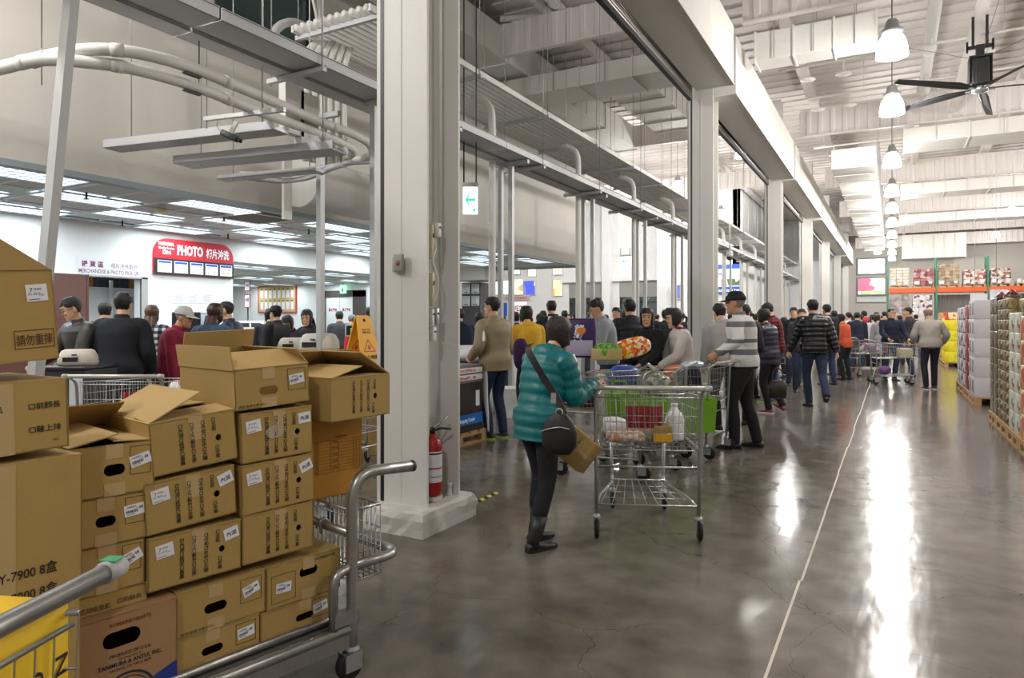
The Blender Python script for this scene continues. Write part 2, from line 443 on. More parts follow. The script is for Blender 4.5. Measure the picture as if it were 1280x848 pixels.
# the office behind the window: pale tiled ceiling with a lit panel
mb = MB().bx(XS-3.5, XS-0.26, w_y0-1, w_y1+1, 6.6, 6.65)
mb.bx(XS-3.6, XS-3.5, w_y0-1, w_y1+1, HS, 6.65)
struct('ceiling_office', mb, mat('office tile', (150,176,176), 0.8))
struct('floor_office', MB().bx(XS-3.5, XS-0.26, w_y0-1, w_y1+1, w_z0-0.5, w_z0-0.45), mat('office carpet', (110,120,120), 0.9))
# low suspended ceiling over the photo department
TILE = mat('ceiling tile', (196,204,206), 0.85, var=0.03, scale=20)
def tiled_ceiling(name, x0, x1, y0, y1, z, holes=()):
    mb = MB().bx(x0, x1, y0, y1, z+0.02, z+0.08)
    g = 0.6; x = x0
    while x < x1+0.01: mb.bx(x-0.012, x+0.012, y0, y1, z, z+0.02, 1); x += 1.2
    y = y0
    while y < y1+0.01: mb.bx(x0, x1, y-0.012, y+0.012, z, z+0.02, 1); y += 0.6
    return struct(name, mb, [TILE, WHITEW])
XP = -12.1
tiled_ceiling('ceiling_photo', XP, XS-0.02, -4, YS, HS)
struct('trim_10', MB().bx(XS-0.12, XS+0.03, -6, YS+0.03, HS-0.05, HS+0.02).bx(XS-4, XS, YS-0.1, YS+0.03, HS-0.05, HS+0.02), mat('blue grey trim', (150,164,168), 0.5))
# photo department wall with a doorway
d0, d1 = onX(110, 345, XP), onX(176, 345, XP)
Y_END = 9.8; DZ = onX(150, 347.5, XP).z
mb = MB().bx(XP-0.2, XP, -5, d0.y, 0, HS).bx(XP-0.2, XP, d1.y, Y_END, 0, HS).bx(XP-0.2, XP, d0.y, d1.y, DZ, HS)
mb.bx(XP-0.2, XP, Y_END, 17.5, 2.66, HS)          # header over the wide opening
struct('wall_photo', mb, WHITEW)
# dark timber facing left of the doorway
tq = onX(73, 345, XP)
struct('trim_11', MB().bx(XP, XP+0.02, tq.y-2.5, d0.y, 0, DZ+0.02).bx(XP, XP+0.03, d0.y-0.03, d0.y, 0, DZ), WOODD)
mb = MB().bx(XP-0.02, XP+0.03, d1.y, d1.y+0.12, 0, DZ+0.03).bx(XP-0.02, XP+0.03, d0.y, d1.y+0.12, DZ, DZ+0.03)
o = struct('door_1', mb, GALV)
MB().bx(XP-0.9, XP-0.86, d1.y-0.05, d1.y+0.0, 0, DZ).build('door_leaf', WHITEW, o)
# stock room seen through the doorway
mb = MB().bx(XP-3.4, XP-3.2, d0.y-3, d1.y+1.6, 0, HS).bx(XP-3.4, XP-0.2, d1.y+1.5, d1.y+1.7, 0, HS)
struct('wall_stockroom', mb, WHITEW)
# deep bay beyond
struct('wall_bay', MB().bx(-21.8, -12.15, 17.5, 17.7, 0, HS).bx(-21.8, -21.6, Y_END, 17.7, 0, HS).bx(-21.8, XP-0.2, Y_END-0.2, Y_END, 0, HS), WHITEW)
tiled_ceiling('ceiling_bay', -21.6, XP-0.2, Y_END, 17.5, 2.66)
# entrance hall wall with doors
YH = 33.0
mb = MB()
da, db = onY(711, 355, YH), onY(757, 355, YH); dc, dd = onY(774, 355, YH), onY(826, 355, YH); hz = da.z
mb.bx(-25, da.x, YH, YH+0.3, 0, hz).bx(db.x, dc.x, YH, YH+0.3, 0, hz).bx(dd.x, -6.2, YH, YH+0.3, 0, hz).bx(-25, -6.2, YH, YH+0.3, hz, 8)
mb.bx(-6.5, -6.2, YH, 47, 0, 8).bx(-6.2, -3.2, 47, 47.3, 0, 8)
mb.bx(da.x-0.4, dd.x+0.4, YH-0.25, YH, hz+0.05, hz+0.3)
for px in (760, 829):
    q = onY(px, 400, YH-0.2); mb.bx(q.x-0.22, q.x+0.22, YH-0.5, YH, 0, 8)
struct('wall_hall', mb, WHITEW)
struct('wall_hall_left', MB().bx(-25.2, -25, 17.7, YH, 0, 8), WHITEW)
for i, (a, b) in enumerate(((da, db), (dc, dd))):
    mb = MB(); h = hz
    for x in (a.x, (a.x+b.x)/2-0.03, b.x-0.08): mb.bx(x, x+0.08, YH+0.1, YH+0.2, 0, h)
    mb.bx(a.x, b.x, YH+0.1, YH+0.2, h-0.35, h); mb.bx(a.x, b.x, YH+0.1, YH+0.2, 2.3, 2.4)
    o = struct('door_%d' % (i+2), mb, DGREY)
    MB().bx(a.x, b.x, YH+0.02, YH+0.08, h-0.75, h).build('rolled_shutter', mat('grey shutter', (150,150,146), 0.6), o)
    MB().bx(a.x, b.x, YH+0.15, YH+0.16, 0, h).build('glass', mat('door glass', (220,232,228), 0.05, trans=1.0), o)
# planting beyond the doors: the street outside at dusk
mb = MB(); r = random.Random(5)
for k in range(420):
    x = r.uniform(da.x-1, dd.x+1); z = abs(r.gauss(1.2, 1.0)); q = V((x, YH+1.6+r.uniform(0, 1), min(z, 3.4)))
    a = r.uniform(0, 6.28); s = r.uniform(0.10, 0.25)
    d = V((math.cos(a), math.sin(a)*0.4, r.uniform(-0.6, 0.6)))*s; e = V((-math.sin(a), 0.2, 0.7))*s*0.5
    mb.add([q-d, q+e, q+d, q-e], [(0,1,2,3)], r.choice((0,0,1)))
o = mb.build('foliage', [mat('dark leaf', (44,70,46), 0.6), mat('grey leaf', (112,128,110), 0.6)]); tag(o, 'dark green planting seen through the glass entrance doors', 'plants'); o['kind'] = 'stuff'
struct('ground_outside', MB().bx(da.x-3, dd.x+3, YH+0.3, YH+5, -0.1, 0), mat('paving', (70,70,70), 0.8))
struct('wall_outside', MB().bx(da.x-3, dd.x+3, YH+5, YH+5.2, 0, 5), mat('night street', (58,62,64), 0.8))
# ================================================================= overhead
LAMPS = []; TUBES = []
LAMP_W = 230; EXPO = 0.28
GLOW = mat('lamp glow', (255,250,240), 0.5, emit=9)
TUBEG = mat('tube glow', (236,248,255), 0.5, emit=1.9)
ORD = ['nearest', 'second', 'third', 'fourth', 'fifth', 'sixth', 'seventh', 'eighth', 'ninth', 'tenth', 'eleventh', 'twelfth']
# ---- high bay lamps down the aisle
def high_bay(label, loc, group):
    t = thing('high_bay_lamp', label, 'lamp', T(loc), group)
    MB().lathe([(0.06,0.02),(0.085,-0.02),(0.10,-0.10),(0.15,-0.14),(0.15,-0.17),(0.09,-0.19)], 20).build('ballast_housing', GALV, t, T((0,0,0.30)))
    MB().lathe([(0.07,0.12),(0.13,0.09),(0.175,0.02),(0.20,-0.08),(0.215,-0.22),(0.205,-0.22),(0.19,-0.08),(0.16,0.0),(0.06,0.08)], 28, caps=False).build('lamp_shade', GLOW, t)
    MB().cyl((0,0,0.3), (0,0,HTOP-loc[2]), 0.008, n=6).build('hanging_rod', DGREY, t)
    MB().cyl((0,0,-0.2),(0,0,-0.215), 0.19, n=24).build('diffuser', GLOW, t)
    return t
ay = [-2.5, 11.5, 14.7, 19.7, 24.3, 28, 32, 36.5, 41, 45.5, 50]
for i, y in enumerate(ay):
    z = 5.5
    LAMPS.append((0.0, y, z))
    high_bay('bell shaped high bay lamp above the aisle, %s in its row from the camera' % ORD[i], (0.0, y, z), 'high bay lamps over the aisle')
side = [(onD(1265, 262, 34), 'glowing high bay lamp above the right shelves near the frame edge'), (onD(1245, 292, 42), 'small far high bay lamp hanging above the stacked pallets'), (onD(1097, 313, 44), 'small far high bay lamp near the two wall screens'), (onD(928, 188, 21), 'lone bell lamp seen between the second and third white columns'), (onD(983, 241, 30), 'far bell lamp seen between the third and fourth white columns')]
for p, lb in side:
    LAMPS.append(tuple(p)); high_bay(lb, tuple(p), 'far high bay lamps')
for i, y in enumerate((3, 9, 15, 19.6, 27, 33, 36)):
    LAMPS.append((5.6, y, 6.0)); high_bay('high bay lamp over the goods right of the aisle, %s in its row' % ORD[i], (5.6, y, 6.0), 'high bay lamps over the right hand goods')
for i, (x, y) in enumerate(((-6.6,-2.5),(-6.6,1.2))):
    LAMPS.append((x, y, 6.2, 1.7)); high_bay('high bay lamp over the checkout lanes at left, %s' % ['farther behind the camera','nearer the leaning post'][i], (x, y, 6.2), 'high bay lamps over the lanes')
hall = [(-11.0, 22.5), (-15.5, 26.0), (-10.0, 27.5), (-17.0, 21.0), (-6.6, 24), (-6.6, 31)]
for i, (x, y) in enumerate(hall):
    LAMPS.append((x, y, 6.2, 1.35)); high_bay('bell lamp hanging in the entrance hall, %s' % ['over the near edge of the low ceiling','far left by the menu boards','in front of the entrance doors','above the food counter','beside the overhead conduit rack','close to the blue and white sign'][i], (x, y, 6.2), 'hall lamps')
# ---- fan over the right of the aisle
fh = onY(1225, 112, 14.2)
t = thing('ceiling_fan', 'large black five bladed ceiling fan with box motor over the aisle', 'fan', T(fh))
top = 1.26
MB().bx(-0.2,0.2,-0.03,0.03,top-0.55,top-0.5).bx(-0.2,-0.17,-0.03,0.03,top-0.6,top-0.42).bx(0.17,0.2,-0.03,0.03,top-0.6,top-0.42).bx(-0.12,-0.08,-0.02,0.02,top-0.5,top).bx(0.08,0.12,-0.02,0.02,top-0.5,top).build('mounting_bracket', BLACK, t)
MB().bx(-0.055,0.055,-0.055,0.055,0.55,top-0.5).bx(-0.06,0.06,-0.06,0.06,top-0.75,top-0.5).build('down_rod', BLACK, t)
mb = MB().rbx(-0.14,0.14,-0.14,0.14,0.06,0.52,0.02)
for k in range(5): mb.bx(-0.1+k*0.045,-0.085+k*0.045,-0.15,-0.14,0.1,0.48)
mb.bx(-0.165,0.165,-0.165,0.165,0.52,0.55).bx(-0.165,-0.15,-0.165,0.165,0.1,0.55).bx(0.15,0.165,-0.165,0.165,0.1,0.55)
mb.build('motor_housing', BLACKP, t)
MB().lathe([(0.05,0.06),(0.12,0.04),(0.13,0),(0.12,-0.04),(0.04,-0.06)], 20).build('hub', GALV, t)
for k in range(5):
    a = math.radians(8+72*k)
    M = rotz(a)
    b = MB().add([(0.10,-0.05,0.01),(0.5,-0.085,0.0),(1.75,-0.06,-0.03),(1.75,0.05,0.0),(0.5,0.08,0.05),(0.10,0.05,0.02)], [(0,1,2,3,4,5)])
    b.add([(0.10,-0.05,-0.003),(0.5,-0.085,-0.013),(1.75,-0.06,-0.043),(1.75,0.05,-0.013),(0.5,0.08,0.037),(0.10,0.05,0.007)], [(5,4,3,2,1,0)])
    b.build('blade', BLACKP, t, M)
    MB().bx(0.04,0.22,-0.03,0.03,-0.01,0.012).build('blade_iron', GALV, t, M)
for k, (dx, dy) in enumerate(((1.6,0.4),(-1.4,0.6),(0.2,-1.6),(0.3,1.8))):
    MB().tube([(0,0,0.5),(dx,dy,top)], 0.004, 5).build('stay_wire', DGREY, t)
struct('beam_9', MB().bx(fh.x-0.06, fh.x+0.06, 12.0, 20.4, fh.z+1.26, fh.z+1.44).bx(fh.x-0.1,fh.x+0.1,12.0,20.4,fh.z+1.262,fh.z+1.28).bx(fh.x-0.05,fh.x+0.05,12.2,12.3,fh.z+1.44,HTOP).bx(fh.x-0.05,fh.x+0.05,20.2,20.3,fh.z+1.44,HTOP), DECKM)
# ---- white sprinkler main along the aisle + branches
mb = MB(); px_ = 0.69
mb.cyl((px_, 3, 7.2), (px_, 52, 7.2), 0.115, n=14)
for y in range(5, 52, 3): mb.cyl((px_, y, 7.2), (px_, y+0.14, 7.2), 0.15, n=14)
o = mb.build('sprinkler_main', WHITE); tag(o, 'thick white sprinkler main running along the aisle roof', 'pipe', 'roof pipes')
for i, y in enumerate((9.5, 16.2, 18.6, 24, 31, 38)):
    t = thing('sprinkler_branch', 'thin white sprinkler pipe across the aisle roof with drop heads, %s from the camera' % ORD[i], 'pipe', T((0, y, 6.95)), 'sprinkler branches')
    mb = MB().cyl((-2.2,0,0), (9,0,0.15), 0.028, n=8); mb.cyl((px_,0,0),(px_,0,0.2),0.03,n=8)
    for x in (-1.9, -0.6, 1.9, 4.2): mb.cyl((x,0,0.8),(x,0,0),0.008,n=5)
    mb.build('pipe_run', WHITE, t)
    for x in (-1.6, -0.9, 1.6, 4.4):
        m2 = MB().cyl((x,0,0.05),(x,0,-0.3),0.016,n=8); m2.lathe([(0.16,-0.29),(0.16,-0.30),(0.03,-0.33)],20,M=T((x,0,0))); m2.build('sprinkler_head', WHITE, t)
# ---- rectangular ducts
def duct(label, x0, x1, y0, y1, z0, z1, n=4, along='x', group='roof ducts', name='air_duct'):
    cx, cy = (x0+x1)/2, (y0+y1)/2
    t = thing(name, label, 'duct', T((cx, cy, z0)), group)
    MB().bx(x0-cx, x1-cx, y0-cy, y1-cy, 0, z1-z0).build('duct_box', WHITE, t, bevel=0.01)
    f = 0.025
    for k in range(n+1):
        mb = MB()
        if along == 'x':
            x = x0-cx+(x1-x0)*k/n; mb.bx(x-0.015, x+0.015, y0-cy-f, y1-cy+f, -f, z1-z0+f)
        else:
            y = y0-cy+(y1-y0)*k/n; mb.bx(x0-cx-f, x1-cx+f, y-0.015, y+0.015, -f, z1-z0+f)
        mb.build('duct_flange', WHITE, t)
    mb = MB()
    for k in range(n):
        if along == 'x':
            x = x0-cx+(x1-x0)*(k+0.5)/n; mb.bx(x-0.006,x+0.006,y0-cy-0.04,y0-cy-0.028,0,HTOP-z0-0.3).bx(x-0.006,x+0.006,y1-cy+0.028,y1-cy+0.04,0,HTOP-z0-0.3)
        else:
            y = y0-cy+(y1-y0)*(k+0.5)/n; mb.bx(x0-cx-0.04,x0-cx-0.028,y-0.006,y+0.006,0,HTOP-z0-0.3).bx(x1-cx+0.028,x1-cx+0.04,y-0.006,y+0.006,0,HTOP-z0-0.3)
    mb.build('hanger_rod', GALV, t)
    return t
duct('wide pale air duct under the nearest ribbed roof sheet, left of the aisle lamps', -2.1, -0.22, 12.62, 13.12, 5.95, 6.45, 3)
duct('wide pale air duct crossing the aisle to the right behind the black fan', 0.28, 7.5, 20.95, 22.2, 6.1, 6.5, 5)
duct('pale air duct crossing right of the aisle under the third ribbed roof sheet', 0.3, 8.5, 29.4, 30.6, 6.1, 6.5, 6)
duct('far pale air duct crossing high above the pallet rack', 0.3, 9.5, 37.8, 38.9, 6.1, 6.5, 6)
duct('long flanged air duct running beside the column row towards the screens', -1.44, -0.4, 20.9, 46, 5.62, 6.1, 22, 'y')
duct('long square duct over the checkout lanes', -7.7, -7.0, 7, 20.8, 6.8, 7.45, 5, 'y')
duct('white duct box over the checkout lanes beyond the long square duct', -5.7, -4.6, 14.7, 18.5, 6.6, 7.1, 4, 'y')
duct('pale cross duct high above the checkout near the first white column', -8.0, -3.4, 13.2, 14.2, 6.3, 6.7, 4)
duct('large white supply duct on the far wall right of the screens', 0.6, 4.2, 53.2, 54.6, 5.6, 7.2, 3)
# tilted white pipe over checkout (capped)
a, b = onD(797, 98, 17), onD(857, 158, 22)
mb = MB().cyl(a, b, 0.11, n=14); mb.cyl(a, a+(b-a)*0.03, 0.15, n=14); mb.cyl(a+(b-a)*0.45, a+(b-a)*0.48, 0.14, n=14)
o = mb.build('capped_pipe', WHITE); tag(o, 'capped white roof pipe slanting above the checkout lanes', 'pipe', 'roof pipes')
a, b = onD(683, -6, 13), onD(722, 30, 15)
mb = MB().cyl(a, b, 0.09, n=14); mb.cyl(a+(b-a)*0.2, a+(b-a)*0.24, 0.12, n=14); mb.cyl(onD(625,24,14), onD(800,10,14.5), 0.06, n=10)
o = mb.build('roof_pipe', WHITE); tag(o, 'short white pipe crossing the roof right of the large white column', 'pipe', 'roof pipes')
# ---- lower cable tray over the checkout lanes
t = thing('cable_tray', 'grey steel cable tray hung low above the checkout lanes', 'cable tray', T((-5.0, 20, 3.88)))
def tray(mb, x0, x1, y0, y1, z):
    mb.bx(x0, x1, y0, y1, z, z+0.004); mb.bx(x0, x0+0.004, y0, y1, z, z+0.10); mb.bx(x1-0.004, x1, y0, y1, z, z+0.10)
    mb.bx(x0-0.015, x0+0.004, y0, y1, z+0.095, z+0.10); mb.bx(x1-0.004, x1+0.015, y0, y1, z+0.095, z+0.10)
seg = 2.4; y = -18.6
while y < 26:
    mb = MB(); tray(mb, -0.17, 0.17, y, y+seg-0.02, 0); tray(mb, -0.42, -0.2, y, y+seg-0.02, -0.02); mb.build('tray_section', TRAYM, t)
    mb = MB().bx(-0.55, 0.22, y+1.1, y+1.15, -0.07, -0.025).bx(-0.55,0.22,y+1.15,y+1.155,-0.07,0.0); mb.build('cross_bracket', TRAYM, t)
    mb = MB()
    for x in (-0.5, 0.19): mb.cyl((x, y+1.12, -0.1), (x, y+1.12, HTOP-3.9), 0.006, n=6)
    mb.build('hanger_rod', GALV, t)
    y += seg
# ---- upper rack of parallel conduits
t = thing('conduit_rack', 'hung rack of parallel white conduits above the cable tray', 'conduit rack', T((-5.75, 20, 4.9)))
mb = MB()
for k in range(11): mb.tube([(-0.55+k*0.11, -14.0, 0.05), (-0.55+k*0.11, 27, 0.05)], 0.042, 8)
mb.build('conduit_run', WHITE, t)
y = -13.9
while y < 27:
    MB().bx(-0.66, 0.66, y, y+0.05, -0.05, 0.005).build('cross_bracket', TRAYM, t)
    mb = MB()
    for x in (-0.63, 0.63): mb.cyl((x, y+0.025, -0.06), (x, y+0.025, HTOP-4.95), 0.006, n=6)
    mb.build('hanger_rod', GALV, t); y += 2.2
mb = MB().bx(0.58, 0.62, -14, 27, 0.0, 0.08).bx(-0.62,-0.58,-14,27,0,0.08); mb.build('edge_rail', WHITE, t)
# ---- posts and conduits dropping to the registers
LANES = [2.6+3.3*i for i in range(13)]
POSTM = mat('pale grey post', (182,184,184), 0.45, 0.15, var=0.05)
NEARL = {1:'nearest register lane behind the yellow sign', 2:'lane beside the large white column', 3:'lane behind the man in the grey shirt', 4:'lane behind the two women at the carts', 5:'lane just left of the second white column', 6:'lane right of the second white column'}
for i, y in enumerate(LANES):
    where = NEARL.get(i, 'far lane %s beyond second white column' % ['','','','','','','','one','two','three','four','five','six'][i] if i > 6 else '')
    if i == 0:
        top, bot = onX(93, 4, -5.0), V((-5.28, 2.62, 0))
        bot = V((-5.06, 2.42, 0.0)); top = V((-4.98, onX(93, 4, -4.98).y, 3.86))
        mb = MB(); d = (bot-top)
        mb.loft([[top+V((-.05,-.03,0)), top+V((.05,-.03,0)), top+V((.05,.03,0)), top+V((-.05,.03,0))], [bot+V((-.05,-.03,0)), bot+V((.05,-.03,0)), bot+V((.05,.03,0)), bot+V((-.05,.03,0))]], 0, False)
        mb.bx(top.x-0.25, top.x+0.05, top.y-0.03, top.y+0.03, 3.80, 3.86)
        for k in range(6):
            q = top+(bot-top)*(0.02+k*0.02); mb.bx(q.x+0.049, q.x+0.0515, q.y-0.008, q.y+0.008, q.z-0.012, q.z+0.012)
        o = mb.build('register_post', POSTM); tag(o, 'slightly leaning grey post left of the pickup sign', 'post', 'posts at the register lanes')
        continue
    for k, dx in enumerate((0.0, 0.20) if i > 1 else (-0.08, 0.82)):
        mb = MB().bx(-0.035, 0.035, -0.035, 0.035, 0.0, 3.87)
        mb.bx(-0.1, 0.3, -0.03, 0.03, 3.81, 3.87); mb.bx(-0.06, 0.06, -0.06, 0.06, 0, 0.01)
        o = mb.build('register_post', POSTM, None, T((-5.15-dx, y+0.1+dx*0.1, 0)))
        tag(o, '%s grey post of the pair, %s' % (('right', 'left')[k], where), 'post', 'posts at the register lanes')
    if i >= 2:
        mb = MB().tube(smooth_path([(0,0,0),(0,0,3.6),(0.0,0,4.3),(-0.05,0,4.7),(-0.35,0,4.88)], 6), 0.055, 10)
        o = mb.build('drop_conduit', WHITE, None, T((-5.35, y-0.14, 0)))
        tag(o, 'thick white curved conduit, %s' % where, 'conduit', 'drop conduits')
# ---- two fat white pipes sweeping overhead at left
pa = [onZ(-60, 96, 3.6), onZ(0, 84, 3.6), onZ(50, 72, 3.6), onZ(110, 62, 3.6), onZ(170, 66, 3.6), onZ(240, 85, 3.6), onZ(320, 118, 3.6), onZ(400, 152, 3.6), onZ(446, 170, 3.6), onZ(464, 184, 3.6), onZ(458, 197, 3.6), onZ(425, 201, 3.6)]
pb = [onZ(-60, 98, 3.5), onZ(0, 86, 3.5), onZ(50, 75, 3.5), onZ(110, 78, 3.5), onZ(170, 87, 3.5), onZ(240, 107, 3.5), onZ(320, 138, 3.5), onZ(390, 164, 3.5), onZ(425, 178, 3.5), onZ(441, 187, 3.5), onZ(436, 195, 3.5), onZ(410, 198, 3.5)]
for k, p in enumerate((pa, pb)):
    t = thing('bent_pipe', ['upper fat white pipe sweeping in an arc at upper left', 'lower fat white pipe bent beside the upper one at upper left'][k], 'pipe', T(p[5]), 'bent overhead pipes')
    q = [x-p[5] for x in p]
    MB().tube(smooth_path(q, 8), 0.05, 14).build('pipe_run', WHITE, t)
    s = smooth_path(q, 8)
    for j in (12, 28, 44, 58):
        if j+1 < len(s): MB().tube([s[j], s[j]+(s[j+1]-s[j]).normalized()*0.09], 0.055, 14).build('coupling', WHITE, t)
    MB().bx(-0.02,0.02,-0.08,0.08,-0.07,-0.055).cyl((0,0.07,-0.06),(0,0.07,HTOP-3.6),0.005,n=5).build('pipe_hanger', DGREY, t)
p0 = onZ(52, 60, 3.62)
mb = MB().cyl((0,0,0),(0,0,HTOP-p0.z),0.006,n=5).bx(-0.14,0.14,-0.02,0.02,-0.14,-0.11).cyl((0,0,-0.3),(0,0,0),0.005,n=5)
o = mb.build('pipe_hanger_bracket', GALV, None, T(p0)); tag(o, 'rod and strut holding the two bent pipes at far left', 'bracket')
# ---- short struts hung over the photo department
def strut(label, a, b, w=0.24, h=0.09, rods=True):
    a = V(a); b = V(b); c_ = (a+b)/2; L = (b-a).length/2
    M = frame(c_, b-a, V((0,0,1)).cross(b-a))
    t = thing('hung_strut', label, 'strut', M, 'hung struts at upper left')
    MB().bx(-L, L, -w/2, w/2, 0, 0.006).bx(-L, L, -w/2, -w/2+0.006, -0.0, h).bx(-L, L, w/2-0.006, w/2, 0, h).bx(-L,-L+0.005,-w/2,w/2,0,h).build('channel', TRAYM, t)
    mb = MB()
    for x in (-L*0.75, L*0.8): mb.cyl((x,0,-0.02),(x,0,HTOP-c_.z),0.006,n=5)
    mb.build('hanger_rod', GALV, t)
a = onZ(140, 188, 3.35); strut('long hung channel pointing left under the bent pipes', a, onZ(352, 165, 3.35))
a = onZ(229, 208, 3.2); strut('hung channel under the bent pipes, upper of two', a, onZ(425, 190, 3.2), 0.3)
a = onZ(277, 226, 3.12); strut('hung channel under the bent pipes, lower of two', a, onZ(400, 215, 3.12), 0.16, 0.05)
mb = MB().tube(smooth_path([onZ(310,222,3.15), onZ(350,226,3.15), onZ(385,222,3.15), onZ(415,210,3.2), onZ(440,203,3.3)], 6), 0.035, 8)
for d in (0, 0.06, 0.12): mb.tube(smooth_path([onZ(300+200*d,216,3.25), onZ(360,219,3.25-d*.5), onZ(420,206,3.25), onZ(470,203,3.3)], 6), 0.02, 7)
o = mb.build('conduit_bundle', TRAYM); tag(o, 'bundle of grey conduits lying on the hung channels', 'conduit')
# unistrut with a small camera
a, b = onZ(256, 149, 3.42), onZ(356, 137, 3.42); M = frame((a+b)/2, b-a, V((0,0,1)).cross(b-a)); L = (b-a).length/2
t = thing('hung_rail', 'thin hung rail carrying a small black camera', 'rail', M)
MB().bx(-L,L,-0.02,0.02,-0.02,0.02).build('rail_bar', GALV, t)
mb = MB()
for x in (-L*0.95, L*0.45): mb.cyl((x,0,-0.1),(x,0,HTOP-3.42),0.005,n=5)
mb.build('hanger_rod', GALV, t)
c0 = onZ(287, 170, 3.42-0.15)
t = thing('security_camera', 'small black security camera under the bent pipes', 'camera', T(c0) @ rotz(math.radians(-60)) @ rotx(math.radians(-25)))
MB().rbx(-0.03,0.03,-0.09,0.09,-0.03,0.03,0.01).build('camera_body', BLACKP, t)
MB().cyl((0,0.09,0),(0,0.13,0),0.022,0.02,n=12).build('lens', BLACK, t)
MB().bx(-0.012,0.012,-0.02,0.02,0.03,0.16).tube(smooth_path([(0,-0.09,0),(0,-0.16,0.04),(0.03,-0.14,0.12),(0.02,-0.02,0.17)],5),0.004,5).build('bracket', WHITE, t)
# vertical white cable ladder boxes and arching conduits by the office window
for k, (px, y0, y1, lb) in enumerate(((367, 84, 168, 'white vertical trunking box dropping from the cable tray, left one'), (386, 118, 192, 'white vertical trunking box dropping from the cable tray, right one'))):
    p = onX(px, y0, -5.6); q = onX(px, y1, -5.6)
    mb = MB().bx(-0.08,0.02,-0.13,0.13,q.z-p.z,0.0)
    for s in range(5): mb.bx(0.02,0.024,-0.01,0.01,(q.z-p.z)*(0.1+s*0.2)-0.015,(q.z-p.z)*(0.1+s*0.2)+0.015)
    o = mb.build('trunking_box', WHITE, None, T((-5.6, p.y, p.z))); tag(o, lb, 'trunking')
t = thing('arched_conduit_bundle', 'bundle of fat white conduits arching over the cable tray left of the white column', 'conduit', T(onX(437, 60, -6.0)))
for k in range(6):
    r0 = 0.42+0.07*k; base = V((0,0,0))
    pts = [V((-0.25+0.03*k, 0.1*k-0.5, -1.5))]+[V((-0.25+0.03*k, 0.1*k-0.5+r0*(1-math.cos(a)), -0.35+r0*math.sin(a))) for a in [PI*j/12 for j in range(8)]]
    MB().tube(smooth_path(pts, 3), 0.045, 10).build('conduit', WHITE, t)
t = thing('arched_pipe', 'grey arched pipe in front of the office window', 'pipe', T(onX(378, 60, -6.8)))
MB().tube([V((0,-0.55+0.55*(1-math.cos(a)),0.55*math.sin(a)-0.25)) for a in [PI*j/14 for j in range(15)]], 0.055, 10).build('pipe_bend', TRAYM, t)
mb = MB().cyl((0,0.3,-1.0),(0,0.3,1.6),0.03,n=8).tube(smooth_path([(0,0.1,1.6),(0.02,0.12,0.9),(-0.02,0.35,0.2),(0,0.36,-0.9)],6),0.02,8); mb.build('riser', WHITE, t)
# round white air unit at the wall corner
c0 = onX(420, 238, -7.55)
t = thing('round_duct', 'large round white duct lying against the cream wall', 'duct', T(c0))
MB().lathe([(0.36,-0.75),(0.375,-0.73),(0.375,0.73),(0.36,0.75)], 28, M=rotx(PI/2)).build('duct_body', WHITE, t)
MB().bx(-0.2,-0.15,-0.9,-0.75,-0.55,0.4).build('end_plate', WHITE, t)
# ---- fluorescent fittings in the photo department's low ceiling
def louver(label, x0, x1, y0, y1, z, w, group):
    t = thing('louver_light', label, 'ceiling light', T(((x0+x1)/2, (y0+y1)/2, z)), group)
    hx, hy = (x1-x0)/2, (y1-y0)/2
    MB().bx(-hx,hx,-hy,hy,0.012,0.016).build('tube_panel', TUBEG, t)
    mb = MB().bx(-hx-.02,hx+.02,-hy-.02,-hy,-0.004,0.018).bx(-hx-.02,hx+.02,hy,hy+.02,-0.004,0.018).bx(-hx-.02,-hx,-hy,hy,-0.004,0.018).bx(hx,hx+.02,-hy,hy,-0.004,0.018); mb.build('light_frame', WHITEW, t)
    mb = MB(); ny = max(3, int((y1-y0)/0.1)); nx = max(2, int((x1-x0)/0.15))
    for k in range(1, ny): y = -hy+2*hy*k/ny; mb.bx(-hx,hx,y-0.004,y+0.004,-0.004,0.012)
    for k in range(1, nx): x = -hx+2*hx*k/nx; mb.bx(x-0.006,x+0.006,-hy,hy,-0.004,0.012)
    mb.build('louver_grid', WHITEW, t)
    TUBES.append(((x0+x1)/2, (y0+y1)/2, z, x1-x0, y1-y0, w))
k = 0
for r_, x in enumerate((-8.75, -9.75, -10.6, -11.55)):
    for y in ((1.6, 4.2, 6.8, 9.4, 12.0, 14.6, 17.2) if r_ % 2 == 0 else (2.9, 5.5, 8.1, 10.7, 13.3, 15.9)):
        row = ['front edge row', 'second row behind front edge', 'third row behind front edge', 'back wall row'][r_]
        louver('louvred light, %s, %s from near end' % (row, ORD[int((y-1.55)//2.6)]), x-0.28, x+0.28, y-0.6, y+0.6, HS-0.015, 17, 'louvred lights of the photo department'); k += 1
for r_, x in enumerate((-13.2, -14.8, -16.4, -18.2, -20.0)):
    for y in (11.2, 14.0, 16.6):
        louver('long lamp in deep bay ceiling, %s row from its opening, %s from near end' % (ORD[r_] if r_ else 'first', ORD[{11.2:0,14.0:1,16.6:2}[y]]), x-0.14, x+0.14, y-0.6, y+0.6, 2.645, 15, 'lamps in the deep bay')
